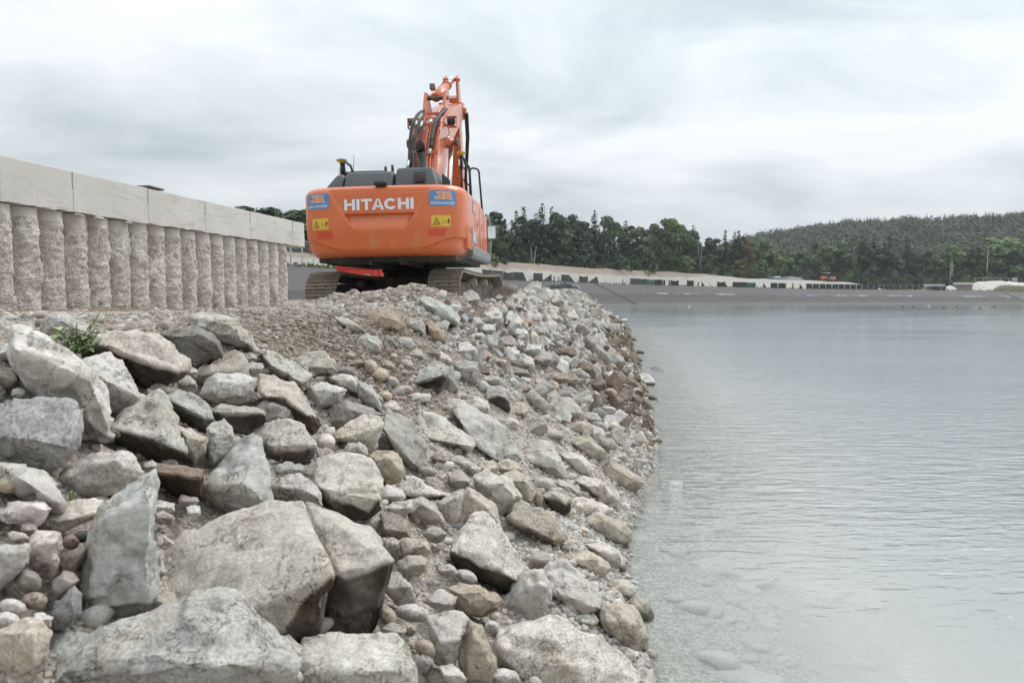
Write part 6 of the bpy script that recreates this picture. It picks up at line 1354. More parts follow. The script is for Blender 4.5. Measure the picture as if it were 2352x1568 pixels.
 ('C', 'flat dark rock in the water behind the white topped boulder', (.21, .19, .165), [(1565, 655), (1580, 625), (1640, 625), (1685, 645), (1675, 668), (1590, 668)], None),
 ('C', 'long blackish slab lying across the middle of the bank', (.17, .155, .135), [(400, 590), (420, 560), (500, 565), (620, 615), (620, 660), (500, 645), (410, 630)], None),
 ('B', 'greenish grey boulder with a light top at the lip of the gravel bank', (.37, .38, .345), [(1010, 500), (1040, 400), (1110, 365), (1200, 380), (1230, 450), (1220, 510), (1130, 540)], None),
 ('B', 'crumbling brown clod of gravel and earth', (.33, .275, .22), [(1080, 300), (1110, 210), (1210, 165), (1320, 180), (1400, 230), (1415, 310), (1380, 360), (1240, 380), (1120, 340)], None),
 ('B', 'long pale grey boulder lying on the slope below the excavator', (.41, .415, .40), [(1525, 90), (1600, 75), (1700, 120), (1800, 190), (1855, 290), (1830, 320), (1770, 290), (1640, 250), (1560, 170)], None),
 ('B', 'block of grey stone right of the brown clod', (.38, .38, .36), [(1410, 280), (1450, 235), (1540, 240), (1570, 300), (1570, 380), (1500, 360), (1420, 330)], None),
 ('B', 'brown leaning boulder beside the grey block', (.31, .255, .20), [(1560, 270), (1610, 250), (1690, 320), (1740, 380), (1730, 430), (1650, 465), (1590, 410)], None),
 ('B', 'large dark fronted boulder, left one of the dark sided twins at mid bank', (.34, .335, .315), [(1460, 750), (1530, 650), (1640, 580), (1720, 600), (1740, 650), (1730, 750), (1660, 865), (1560, 820)], [(1490, 745), (1600, 725), (1715, 680)]),
 ('B', 'dark boulder behind, second of the dark sided twins at mid bank', (.31, .30, .28), [(1690, 620), (1790, 620), (1810, 720), (1830, 800), (1760, 855), (1680, 850), (1730, 740)], None),
 ('C', 'tall dark grey boulder leaning right of the dark sided twins', (.31, .305, .285), [(30, 600), (120, 570), (210, 595), (235, 650), (210, 750), (100, 790), (60, 720)], None),
 ('B', 'flat grey boulder at the right end of the dark cut bank', (.39, .385, .36), [(850, 230), (960, 235), (1060, 300), (1080, 345), (1000, 370), (920, 320)], None),
 ('B', 'round backed grey tan boulder below the dark cut bank', (.38, .37, .335), [(540, 570), (640, 510), (770, 490), (840, 560), (870, 650), (830, 690), (720, 695), (600, 620)], [(600, 610), (740, 640), (850, 630)]),
 ('B', 'long grey boulder with a square right end, left of the round backed one', (.39, .385, .355), [(255, 490), (310, 470), (440, 560), (560, 600), (690, 680), (680, 720), (600, 790), (540, 780), (400, 680), (330, 580)], [(370, 610), (480, 690), (600, 740)]),
 ('B', 'big tan pink boulder with brown cut face, centre left', (.43, .385, .345), [(240, 780), (260, 675), (400, 700), (520, 760), (620, 860), (720, 1000), (740, 1080), (690, 1150), (560, 1030), (420, 870), (290, 860)], [(310, 850), (470, 850), (640, 1000)]),
 ('B', 'rounded humped boulder with brown flank between the long low and the pale topped one', (.40, .385, .36), [(250, 1040), (260, 930), (330, 870), (430, 860), (510, 920), (560, 1020), (480, 1060), (300, 1100)], None),
 ('B', 'pale speckled ledge of rock behind the reddish grey slab', 'w', [(640, 770), (760, 730), (960, 800), (900, 900), (740, 960), (700, 880)], None),
 ('B', 'creamy flat rock under the round backed boulder', (.52, .50, .46), [(800, 700), (900, 675), (1050, 710), (1040, 830), (900, 790)], None),
 ('B', 'upright leaf shaped grey rock among cobbles', (.41, .41, .395), [(1045, 740), (1110, 750), (1190, 830), (1240, 950), (1220, 975), (1060, 900), (1040, 820)], None),
 ('B', 'reddish grey slab tilted behind the creamy block', (.29, .265, .25), [(805, 1060), (830, 930), (940, 895), (1080, 930), (1240, 990), (1200, 1040), (1000, 1010), (860, 1140)], None),
 ('B', 'creamy block with a stepped front in the centre of the picture', (.50, .475, .43), [(860, 1150), (960, 1050), (1080, 1000), (1200, 1020), (1230, 1060), (1190, 1180), (1180, 1270), (1130, 1280), (980, 1230), (870, 1190)], [(880, 1180), (1000, 1190), (1100, 1185), (1200, 1110)]),
 ('B', 'long dark grey slab leaning right with a black hollow on its left', (.33, .32, .30), [(1225, 1080), (1280, 960), (1330, 1000), (1440, 1040), (1530, 1130), (1585, 1230), (1570, 1330), (1530, 1420), (1440, 1410), (1330, 1250)], [(1245, 1110), (1340, 1250), (1480, 1380)]),
 ('B', 'small grey block below the creamy stepped block', 'g', [(930, 1290), (970, 1220), (1050, 1210), (1120, 1260), (1125, 1320), (1000, 1330)], None),
 ('B', 'wide pale topped boulder with a black shaded notch, left of centre', (.45, .43, .40), [(160, 1140), (250, 1090), (480, 1020), (580, 1060), (680, 1180), (720, 1240), (700, 1330), (620, 1390), (430, 1395), (370, 1370), (280, 1220)], [(340, 1235), (400, 1280), (600, 1275), (715, 1235)]),
 ('B', 'flat pale stone among the cobbles right of the leaf shaped rock', 's', [(1410, 900), (1440, 835), (1600, 825), (1615, 860), (1600, 910), (1500, 900)], None),
 ('B', 'dark brown square rock among rubble above the dark sided twins', (.23, .19, .155), [(1530, 490), (1590, 450), (1690, 510), (1680, 560), (1600, 570), (1550, 540)], None),
 ('B', 'pale grey rock in the row above the tan rubble', (.42, .415, .39), [(1330, 430), (1370, 385), (1460, 395), (1500, 470), (1460, 500), (1380, 490)], None),
 ('B', 'black spotted rock beside the greenish grey boulder', (.27, .275, .255), [(1230, 440), (1260, 385), (1310, 390), (1355, 470), (1280, 480)], None),
 ('C', 'pale ridge backed rock at the pebble gully', 's', [(0, 1350), (60, 1310), (150, 1350), (240, 1420), (220, 1450), (100, 1460)], None),
 ('C', 'pale angular rock left of the broad domed boulder', 's', [(185, 1500), (230, 1450), (330, 1470), (420, 1490), (500, 1500), (480, 1560), (380, 1600), (240, 1560)], None),
 ('D', 'mottled white and pink stone in the pocket left of the upright slab', (.55, .51, .49), [(215, 480), (280, 420), (460, 430), (475, 560), (430, 700), (380, 780), (260, 740), (200, 670)], None),
 ('D', 'grey stone at the left edge in the pebble pocket', (.42, .41, .40), [(-50, 530), (130, 540), (215, 520), (210, 600), (180, 710), (100, 800), (-50, 890)], None),
 ('D', 'brown tapering stone against the upright slab', (.29, .25, .215), [(440, 640), (500, 590), (680, 520), (640, 640), (560, 740), (450, 740)], None),
 ('D', 'blue grey stone with a white streak at the foot of the upright slab', (.24, .245, .25), [(365, 1060), (430, 960), (560, 840), (605, 900), (610, 1050), (540, 1130), (450, 1165), (390, 1150)], None),
 ('D', 'brownish grey banded stone above the streaked blue grey one', (.29, .26, .235), [(370, 900), (400, 800), (480, 730), (560, 735), (605, 790), (540, 850), (440, 950), (390, 990)], None),
 ('D', 'long white and pink mottled stone under the left edge boulder', (.56, .53, .51), [(-30, 300), (60, 210), (250, 190), (340, 200), (400, 250), (300, 370), (60, 370)], None),
 ('D', 'cream coloured stone with dark underside left of the upright slab', (.56, .53, .48), [(320, 350), (480, 210), (560, 190), (790, 185), (760, 250), (700, 340), (560, 370), (440, 420), (330, 400)], [(360, 360), (540, 330), (720, 290)]),
]
# the cracked slab: one thing in two halves
def cracked():
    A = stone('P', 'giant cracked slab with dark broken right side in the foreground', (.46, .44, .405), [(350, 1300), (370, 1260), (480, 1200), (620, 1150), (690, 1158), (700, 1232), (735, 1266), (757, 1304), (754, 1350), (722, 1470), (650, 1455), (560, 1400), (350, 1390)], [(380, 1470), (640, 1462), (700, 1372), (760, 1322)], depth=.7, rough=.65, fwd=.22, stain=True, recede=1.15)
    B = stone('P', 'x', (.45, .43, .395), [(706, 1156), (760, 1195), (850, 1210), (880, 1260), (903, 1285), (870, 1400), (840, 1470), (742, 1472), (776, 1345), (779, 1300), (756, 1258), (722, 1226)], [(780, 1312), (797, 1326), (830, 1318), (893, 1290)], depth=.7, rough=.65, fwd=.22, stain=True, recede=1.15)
    SS = []
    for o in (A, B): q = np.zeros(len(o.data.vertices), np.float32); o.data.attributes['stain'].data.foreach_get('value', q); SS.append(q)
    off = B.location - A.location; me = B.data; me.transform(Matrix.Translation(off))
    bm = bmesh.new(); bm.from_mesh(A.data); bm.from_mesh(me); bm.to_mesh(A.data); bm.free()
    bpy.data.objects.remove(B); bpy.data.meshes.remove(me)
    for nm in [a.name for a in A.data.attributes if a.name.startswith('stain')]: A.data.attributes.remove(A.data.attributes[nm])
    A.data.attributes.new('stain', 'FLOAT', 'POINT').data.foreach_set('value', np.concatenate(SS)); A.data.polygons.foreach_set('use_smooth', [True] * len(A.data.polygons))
cracked()
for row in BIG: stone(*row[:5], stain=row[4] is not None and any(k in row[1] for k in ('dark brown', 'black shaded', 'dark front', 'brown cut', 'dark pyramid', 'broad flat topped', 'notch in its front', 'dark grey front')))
COB = [
 ('B', 'round white cobble with brown patches, left of the creamy stepped block', (.56, .52, .48), 788, 1208, 150, 130, 0), ('B', 'biggest round tan cobble in the middle of the bank', (.44, .37, .30), 1205, 685, 160, 115, 0),
 ('B', 'tan half buried cobble left of the biggest round one', (.40, .345, .29), 1145, 630, 110, 140, -20), ('B', 'dark grey flat cobble under the round backed boulder', (.25, .25, .245), 938, 655, 120, 70, 0),
 ('B', 'grey angular cobble right below the biggest round tan one', (.36, .36, .35), 1305, 740, 115, 95, 10), ('B', 'shiny tan cobble right of the leaf shaped rock', (.48, .40, .31), 1265, 850, 88, 78, 20), ('B', 'grey tan cobble right of the shiny one', (.36, .33, .29), 1420, 797, 115, 65, 10),
 ('B', 'tan cobble sitting on the edge of the dark cut bank', (.46, .40, .33), 980, 537, 80, 62, 0), ('B', 'tan cobble pair member left of the black spotted rock', (.43, .37, .31), 1320, 540, 64, 50, 0), ('B', 'egg shaped grey cobble at the foot of the long dark slab', (.34, .33, .31), 1585, 1440, 150, 75, 15),
 ('D', 'grey brown cobble in the pebble pocket, nearest to the mottled stone', (.27, .245, .225), 215, 800, 205, 170, 20), ('D', 'rounded tan grey cobble below the grey brown one', (.34, .30, .27), 260, 945, 200, 130, 0), ('D', 'white cobble with a flat top at the left edge', (.54, .52, .49), 95, 995, 205, 125, 10), ('D', 'very pale cobble in the lower left, under the white one', (.56, .55, .53), 50, 1100, 190, 140, 0),
 ('D', 'purple brown cobble tucked under the cream coloured stone', (.25, .19, .17), 535, 505, 130, 110, 0), ('D', 'black wedge shaped stone under the cream coloured one', (.10, .10, .10), 620, 460, 150, 90, -15), ('D', 'yellowish lumpy cobble at the left edge', (.48, .41, .32), 55, 75, 150, 120, 0),
 ('E', 'upright brown cobble at the foot of the cracked slab', (.36, .32, .275), 1225, 1065, 165, 125, 60), ('E', 'white banded cobble beside the upright brown one', (.53, .51, .50), 1412, 1040, 255, 130, 8), ('E', 'smooth brown cobble leaning on the triangular rock', (.40, .345, .295), 1515, 1310, 170, 130, 25), ('E', 'grey pointed cobble at the bottom beside the wide tan slab', (.30, .295, .28), 1490, 1420, 125, 150, 60),
 ('E', 'small brown cobble above the smooth brown one', (.36, .32, .28), 1392, 1168, 92, 102, 60), ('F', 'dark grey cobble near the crumbly tan boulder', (.25, .245, .23), 1052, 556, 85, 82, 0), ('F', 'flat tan cobble next to the dark grey one', (.46, .41, .35), 1120, 512, 100, 64, 0), ('F', 'pale leaf shaped cobble in front of the blotched oval slab', (.50, .47, .43), 1205, 422, 110, 60, 30), ('F', 'bright white bone shaped cobble in front of the blotched oval slab', (.62, .61, .59), 1285, 480, 80, 42, 15),
 ('F', 'bluish white cobble in the pocket left of the big pitted slab', (.46, .46, .46), 503, 1147, 108, 104, 0), ('F', 'tan cobble on top of the bluish white one', (.48, .42, .36), 520, 1062, 80, 62, -10), ('F', 'smooth grey cobble under the black side of the long pale slab', (.42, .41, .395), 315, 762, 170, 95, 25), ('F', 'brown cobble standing beside the rock with a dark pyramid front', (.34, .29, .24), 857, 185, 66, 125, 0), ('F', 'light rounded oblong boulder on top of the lower bank', (.45, .43, .40), 895, 70, 165, 112, 0),
 ('C', 'white egg shaped cobble on the pebble beach, largest of a pair', (.52, .51, .49), 1290, 1095, 100, 85, 10), ('C', 'white upright cobble, smaller of a pair on the pebble beach', (.54, .53, .51), 1220, 1085, 50, 70, 0), ('C', 'white cobble close to the water, left of two small ones', (.60, .59, .57), 1550, 1148, 72, 52, 0), ('C', 'small white cobble at the water edge', (.56, .54, .51), 1592, 1196, 50, 42, 0), ('C', 'tan cobble touching the water beside the small white one', (.42, .37, .31), 1640, 1205, 52, 38, 0),
 ('C', 'pale flat cobble at the upper end of the pebble beach', (.50, .49, .46), 1250, 955, 110, 50, 10), ('C', 'white smooth cobble high on the gravel under the dark wet rocks', (.58, .57, .55), 1050, 727, 82, 58, 10), ('C', 'dull white cobble lower on the gravel', (.48, .47, .44), 1112, 895, 84, 44, 15), ('C', 'pinkish orange block at the top of the pebble beach', (.46, .34, .275), 1258, 825, 108, 72, 15),
]
for row in COB: cobble(*row)
# mid distance boulders as (centre, size, tilt, tone) in region C
MID = [(160, 95, 150, 150, 10, 'g', 'large grey boulder under the right track of the excavator'), (280, 50, 140, 80, 20, 'o', 'big rusty orange boulder just right of the right track'), (480, 50, 120, 110, 20, 'g', 'pale squarish boulder on the crest right of the rusty orange one'), (335, 105, 60, 35, 30, 'w', 'small smooth oval stone under the rusty orange boulder'),
 (600, 40, 110, 60, 10, 'g', 'flat grey boulder on the crest left of the black tarp'), (390, 150, 100, 60, 10, 't', None), (470, 145, 100, 110, 35, 'g', None), (40, 150, 110, 120, 20, 'g', None), (25, 250, 110, 140, 40, 'g', None), (130, 235, 110, 110, 20, 'k', None), (170, 190, 50, 40, 0, 'g', None), (190, 280, 150, 110, 10, 'g', None),
 (340, 230, 150, 140, 30, 'w', 'big white boulder in the upper middle of the slope'), (290, 330, 160, 100, 20, 'w', None), (490, 270, 130, 130, 40, 'w', None), (530, 150, 90, 70, 20, 'g', None), (640, 110, 120, 110, 0, 'w', None), (690, 130, 60, 90, 0, 'g', None), (768, 160, 70, 58, 0, (.55, .52, .49), 'smooth creamy round boulder among the angular ones'), (650, 230, 150, 140, 30, 'w', 'large bright white boulder in the middle of the slope'),
 (580, 275, 140, 66, 15, 'o', 'long rusty orange boulder left of the bright white one'), (768, 280, 90, 36, 0, 'o', 'flat orange red slab right of the bright white boulder'), (800, 318, 120, 56, 20, (.45, .36, .30), 'light orange boulder under the flat orange red slab'), (670, 345, 150, 90, 20, 'g', 'big grey boulder with dark front in the middle of the slope'), (830, 250, 120, 80, 25, 'g', None), (835, 385, 125, 70, 5, 'g', 'smooth olive grey oval boulder among the dark wet rocks'),
 (735, 435, 165, 92, 5, 'g', 'wide flat faced grey boulder below the smooth olive oval'), (560, 370, 140, 90, 20, 'w', None), (460, 430, 130, 110, 10, (.36, .335, .31), 'brownish grey square boulder left of mid slope'), (330, 440, 105, 180, 35, 'g', 'tall leaning grey boulder with a mossy foot'), (220, 380, 110, 80, 15, 'w', None), (235, 462, 130, 66, 5, (.47, .38, .34), 'pinkish boulder resting on a tan round one'), (270, 535, 110, 92, 0, (.40, .325, .265), 'rounded tan boulder under the pinkish one'),
 (360, 575, 90, 46, 20, 'o', None), (480, 515, 120, 110, 20, 'w', 'pyramid shaped pale boulder above the long blackish slab'), (545, 440, 80, 66, 10, 'w', None), (660, 480, 120, 100, 25, 'w', None), (740, 540, 170, 140, 30, (.38, .365, .34), None), (690, 568, 100, 70, 0, (.29, .25, .21), None), (600, 590, 160, 110, 40, 'w', 'pale boulder right behind the long blackish slab'), (540, 665, 190, 62, 15, (.27, .255, .235), 'brown oval slab below the long blackish one'),
 (895, 585, 92, 120, 40, 'g', 'upright grey boulder among dark wet rocks'), (860, 510, 130, 70, 10, 'd', None), (1000, 455, 115, 84, 20, 'g', 'light grey rounded boulder surrounded by dark wet rocks'), (920, 425, 90, 70, 10, 'd', None), (940, 520, 120, 100, 30, 'd', None), (1050, 643, 118, 106, 10, (.20, .165, .135), 'dark brown cube shaped wet boulder low on the slope'), (980, 656, 72, 42, 0, 'w', 'small white stone left of the dark brown cube'), (1030, 545, 110, 70, 30, 'd', None), (1100, 562, 110, 92, 20, (.21, .185, .16), None), (1170, 620, 120, 90, 20, 'd', None),
 (1330, 652, 130, 66, 12, 'd', 'flat dark wet slab near the water'), (1280, 695, 120, 80, 20, 'd', None), (1280, 590, 120, 60, 20, 'd', None), (1248, 510, 110, 82, 10, (.37, .36, .34), 'grey block standing on dark gravel near the water'), (1410, 600, 92, 60, 20, 'd', None), (1322, 565, 90, 58, 10, 'w', 'pale stone in a patch of dark wet rocks'), (1430, 550, 140, 90, 20, 'd', 'large dark wet rock at the water line'), (1165, 760, 120, 120, 40, (.23, .195, .165), 'dark brown leaning boulder at the top of the pebbles'),
 (800, 778, 120, 105, 0, (.40, .34, .28), 'tan brown square boulder low on the slope'), (705, 805, 140, 110, 40, (.35, .325, .295), None), (580, 800, 140, 110, 20, (.36, .325, .29), None), (850, 695, 190, 110, 20, (.33, .295, .25), 'broad brown slab behind the tan brown square boulder'), (690, 735, 66, 84, 0, (.47, .41, .37), None), (500, 830, 70, 54, 20, 'w', None), (590, 730, 90, 64, 0, 'w', None), (385, 682, 70, 64, 0, 'd', 'small black stone right of a long low boulder'), (245, 650, 130, 80, 20, 'd', None), (130, 500, 190, 140, 30, 'w', 'dusty white boulder at the left of the mid slope'),
 (890, 175, 90, 120, 30, 'g', None), (950, 235, 110, 110, 40, 'w', None), (1005, 225, 105, 130, 30, (.34, .34, .34), 'dark grey tall boulder alone among white rubble'), (965, 92, 52, 44, 0, 'o', 'orange stone below the tarp, left of a pair'), (1050, 100, 60, 42, -30, 'o', 'rusty orange stone right of the tarp'), (922, 32, 62, 36, 10, (.44, .31, .23), 'orange brown stone touching the black tarp'), (990, 72, 50, 40, 0, 'o', None), (1008, 58, 44, 30, 0, (.45, .33, .27), None), (1185, 175, 60, 60, 0, 'd', None), (1235, 215, 70, 52, 20, 'g', None),
 (1350, 380, 40, 60, 0, 'w', 'upright white stone close to the water'), (1440, 405, 50, 40, 10, 'd', 'dark stone at the water line beside a narrow inlet'), (1490, 508, 60, 46, 10, 'd', None), (1370, 255, 46, 36, 0, 'w', None), (720, 60, 70, 60, 0, 'g', None), (545, 70, 50, 46, 0, 'o', None), (1120, 55, 60, 34, 0, 'w', None), (1080, 60, 50, 40, 10, 'w', None), (1165, 82, 64, 34, 5, 'w', None), (1215, 100, 60, 40, 10, 'w', None)]
GREYG, WETG = 'grey boulders of the slope below the excavator', 'dark wet boulders low on the slope'
for cx, cy, w, h, ang, tone, lab in MID:
    x, y = conv('C', [(cx, cy)])[0]; a = R(ang); nv = random.randint(5, 7); pl = []
    for t in range(nv):
        q = 2 * math.pi * (t + random.uniform(-.36, .36)) / nv; k = random.uniform(.92, 1.28) if cy > 60 and cx > 240 else random.uniform(.9, 1.06); u, v = w / 2 * math.cos(q) * k, h / 2 * math.sin(q) * k
        pl.append((x + (u * math.cos(a) - v * math.sin(a)) / 3.4133, y + (u * math.sin(a) + v * math.cos(a)) / 3.4133))
    ym = sum(p[1] for p in pl) / len(pl); rd = sorted([p for p in pl], key=lambda p: p[0]); rd = [(p[0] * .8 + x * .2, ym + random.uniform(-.05, .18) * h / 3.4133) for p in (rd[0], rd[len(rd) // 2], rd[-1])]
    wet = tone == 'd'; g0 = hit(x, y + .28 * h / 3.4133)
    if g0.z < -.05 or g0.y > 62: continue
    stone('P', lab or ('angular dark brown wet boulder among others like it near the water' if wet else 'angular light boulder among many alike on the rubble slope below the excavator'), tone, pl, rd, smooth=0, group=WETG if wet else GREYG)
# smaller stones wedged in the gaps of the near pile
rf = random.Random(17); NFILL = 0; tr_ = 0
TOPL = [(0, 780), (130, 800), (560, 800), (800, 790), (950, 760), (1100, 780)]; RGT = [(760, 1440), (1000, 1500), (1150, 1440), (1300, 1440), (1568, 1480)]
while NFILL < 78 and tr_ < 6000:
    tr_ += 1; x, y = rf.uniform(0, 1440), rf.uniform(790, 1560)
    if y < np.interp(x, *zip(*TOPL)) + 15 or x > np.interp(y, *zip(*RGT)) - 50: continue
    w = rf.uniform(44, 105) * np.interp(y, [780, 1568], [.6, 1.15]); h = w * rf.uniform(.5, .85)
    if any(b[0] + .12 * (b[1] - b[0]) < x + w * .3 and x - w * .3 < b[1] - .12 * (b[1] - b[0]) and b[2] + .15 * (b[3] - b[2]) < y + h * .3 and y - h * .3 < b[3] - .05 * (b[3] - b[2]) for b in BOX): continue
    a = R(rf.uniform(-15, 35)); pl = []; nv = rf.randint(6, 9)
    for t in range(nv):
        q = 2 * math.pi * (t + rf.uniform(-.3, .3)) / nv; k = rf.uniform(.85, 1.18); u, v = w / 2 * math.cos(q) * k, h / 2 * math.sin(q) * k; pl.append((x + u * math.cos(a) - v * math.sin(a), y + u * math.sin(a) + v * math.cos(a)))
    stone('P', 'smaller angular stone wedged in a gap between the bigger near boulders', rf.choice(['g', 's', 't', 'w', (.36, .335, .30), (.30, .275, .25)]), pl, [(x - w * .3, y + h * rf.uniform(-.1, .2)), (x, y + h * rf.uniform(-.1, .2)), (x + w * .3, y + h * rf.uniform(-.1, .2))], group='smaller stones wedged between the near boulders'); NFILL += 1
# the rest of the riprap: individual boulders where they show, the far ones as one mass
protos = []
for i in range(14):
    pts = []
    for k in range(random.randint(7, 10)):
        v = Vector((random.gauss(0, 1), random.gauss(0, 1), random.gauss(0, 1))).normalized(); pts.append(Vector((v.x * .5 * random.uniform(.8, 1.1), v.y * .42 * random.uniform(.8, 1.1), v.z * .34 * random.uniform(.8, 1.1))))
    protos.append(rock_mesh('boulder', pts, 1.0, i * 1.7 + .3, 20, 1.0, 0, 1.2))
protos_low = []
for i in range(8):
    pts = [Vector((random.gauss(0, 1), random.gauss(0, 1), random.gauss(0, 1))).normalized() * .5 for _ in range(9)]
    protos_low.append(rock_mesh('low', [Vector((p.x, p.y * .85, p.z * .75)) for p in pts], 1.0, i * 2.1, 2.4, .8, 0))
PLACED.append((hit(1288, 668).x, hit(1288, 668).y, .62))
cand = []; tries = 0
rr = random.Random(99)
while tries < 26000:
    tries += 1
    Yq = 11.5 + (76 - 11.5) * rr.random() ** 1.35; e = rr.uniform(.08, 4.3); W = float(Zcrest(Yq) / Kk(Yq))
    if e > W + .5 or (Yq < 18 and e > W - .2): continue
    X_ = float(Xs(Yq)) - e; r_ = min(.42, .11 + rr.expovariate(1 / .11)) * (1 if Yq > 13 else .8)
    if e < .45: r_ *= .55
    if Yq < 18 and e > W - .9: r_ *= .6
    if Yq < 15 and e < 2.0 and rr.random() < .75: continue
    ok = True
    for (a, b, c_) in PLACED:
        if abs(a - X_) < r_ + c_ and abs(b - Yq) < r_ + c_ and math.hypot(a - X_, b - Yq) < (.80 * r_ + .78 * c_): ok = False; break
    if not ok: continue
    PLACED.append((X_, Yq, r_)); cand.append((X_, Yq, r_, e))
cand.sort(key=lambda c: -c[2] / c[1])
n_ind = 300 - len(BIG) - 1 - len(MID) - NFILL
massV, massF, massC, nb = [], [], [], 0
for i, (X_, Yq, r_, e) in enumerate(cand):
    z = float(ground_z(X_, Yq)); wet = (z < 1.05 and rr.random() < .68) if Yq > 14 else (z < .5 and rr.random() < .4)
    tone = jit(TONE['d'], .3)[:3] if wet else rr.choice([TONE['g'], TONE['w'], TONE['g'], TONE['t'], TONE['g'], TONE['s'], (.33, .32, .30)])
    col = jit(tone, .12); rot = (rr.uniform(-.5, .5), rr.uniform(-.3, .9), rr.uniform(0, 6.28)); sc = (2.5 * r_ * rr.uniform(.85, 1.25), 2.3 * r_ * rr.uniform(.75, 1.15), 2.4 * r_ * rr.uniform(.8, 1.4))
    if i < n_ind:
        o = link_mesh('boulder', protos[i % 14], None, (X_, Yq, z + .42 * r_)); o.rotation_euler = rot; o.scale = sc; o.color = col
        tag(o, 'angular dark brown wet boulder among others like it near the water' if wet else 'angular light boulder among many alike on the rubble slope below the excavator', 'boulder', WETG if wet else GREYG)
    else:
        me = protos_low[i % 8]; n = len(me.vertices); V = np.empty(n * 3, np.float32); me.vertices.foreach_get('co', V); V = V.reshape(n, 3)
        Mx = np.array((Matrix.Translation((X_, Yq, z + .38 * r_)) @ __import__('mathutils').Euler(rot).to_matrix().to_4x4() @ Matrix.Diagonal((*sc, 1))))
        V = V @ Mx[:3, :3].T + Mx[:3, 3]; fq = np.array([p.vertices[:] for p in me.polygons]); massV.append(V); massF.append(fq + nb); nb += n; massC.append(np.repeat(np.array([col[:3]]), n, 0))
rub = link_mesh('riprap', np_mesh('riprap', np.concatenate(massV), np.concatenate(massF), M_tint('riprap_stone', fs=9, amp=.4, bmp=.6), False, None, np.concatenate(massC)))
tag(rub, 'small and distant broken stones of the riprap bank', 'rubble', kind='stuff')
print('rocks', len(BIG), len(MID), len(COB), 'auto', len(cand), 'individual', n_ind)

# ------------------------------------------------------------------ pebbles
rng = np.random.default_rng(3)
def ico(sub):
    bm = bmesh.new(); bmesh.ops.create_icosphere(bm, subdivisions=sub, radius=1); V = np.array([v.co[:] for v in bm.verts]); Fq = np.array([[v.index for v in f.verts] for f in bm.faces]); bm.free(); return V, Fq
SH = []
for k in range(10):
    V, Fq = ico(2); d = V.copy(); q = np.zeros(len(V))
    for j in range(4):
        n_ = rng.normal(size=3); n_ /= np.linalg.norm(n_); q -= np.clip(d @ n_ - rng.uniform(.45, .8), 0, 1) * .8
    q += .07 * np.sin(d @ rng.normal(size=3) * 3) + .05 * np.sin(d @ rng.normal(size=3) * 5); SH.append((d * (1 + q)[:, None], Fq))
SL = []
for k in range(8):
    V, Fq = ico(1); SL.append((V * (1 + rng.uniform(-.22, .16, (len(V), 1))), Fq))
def scatter(name, label, N_, sampler, size, cols, low=False, flat=.62, sinkf=.25, cat='pebbles', mat=PEB, tilt=.35):
    X, Y, S0 = sampler(N_); Z = ground_low(X, Y); n = len(X)
    s = size(X, Y, Z, n) if S0 is None else S0
    lib = SL if low else SH; Vs, Fs, Cs, b = [], [], [], 0
    th = rng.uniform(0, 6.28, n); tl = rng.normal(0, tilt, n); t2 = rng.normal(0, tilt, n); asp = rng.uniform(.6, 1.0, n); fl = flat * rng.uniform(.7, 1.35, n)
    col = cols(X, Y, Z, n); kind = rng.integers(0, len(lib), n)
    for k in range(len(lib)):
        m = np.where(kind == k)[0]
        if len(m) == 0: continue
        V, Fq = lib[k]; P = V[None] * s[m][:, None, None] * np.stack([np.ones(len(m)), asp[m], fl[m]], 1)[:, None, :]
        c, s_ = np.cos(tl[m])[:, None], np.sin(tl[m])[:, None]; P = np.stack([P[..., 0] * c + P[..., 2] * s_, P[..., 1], -P[..., 0] * s_ + P[..., 2] * c], -1)
        c, s_ = np.cos(t2[m])[:, None], np.sin(t2[m])[:, None]; P = np.stack([P[..., 0], P[..., 1] * c - P[..., 2] * s_, P[..., 1] * s_ + P[..., 2] * c], -1)
        c, s_ = np.cos(th[m])[:, None], np.sin(th[m])[:, None]; P = np.stack([P[..., 0] * c - P[..., 1] * s_, P[..., 0] * s_ + P[..., 1] * c, P[..., 2]], -1)
        P += np.stack([X[m], Y[m], Z[m] + s[m] * fl[m] * sinkf], 1)[:, None, :]
        nv = len(V); Vs.append(P.reshape(-1, 3)); Fs.append((Fq[None] + (np.arange(len(m)) * nv)[:, None, None] + b).reshape(-1, 3)); b += nv * len(m); Cs.append(np.repeat(col[m], nv, 0))
    o = link_mesh(name, np_mesh(name, np.concatenate(Vs), np.concatenate(Fs), mat, not low, None, np.concatenate(Cs))); tag(o, label, cat, kind='stuff'); return o
def samp(x0, x1, y0, y1, dens=1.0):
    """spread over the near ground with a spacing that grows with distance"""
    def f(n):
        lx = rng.uniform(x0, x1, n); Yq = np.exp(rng.uniform(math.log(y0), math.log(y1), n)); X = lx * (Yq + 1.2); e = Xs(Yq) - X
        k = e > -.05; return X[k], Yq[k], None
    return f
PC = np.array([[.46, .44, .40], [.54, .53, .51], [.40, .37, .33], [.36, .34, .32], [.44, .37, .30], [.33, .27, .22], [.48, .46, .42], [.24, .23, .22], [.57, .56, .54], [.45, .38, .33]])
def pcol(X, Y, Z, n):
    c = PC[rng.integers(0, len(PC), n)] * rng.uniform(.85, 1.12, (n, 1)); b = soil_tint(X, Y, Z); return c * .72 + b * .28
def bcol(X, Y, Z, n):
    c = PC[rng.integers(0, len(PC), n)] * rng.uniform(.8, 1.1, (n, 1)); b = soil_tint(X, Y, Z); return c * .33 + b * .64
def sz(k, sp): return lambda X, Y, Z, n: np.clip(rng.lognormal(math.log(k), sp, n), k * .4, k * 3.5)
scatter('pebbles', 'small pale pebbles filling the gaps between the near boulders', 9000, samp(-.75, .30, 2.2, 7.5), sz(.015, .5), pcol)
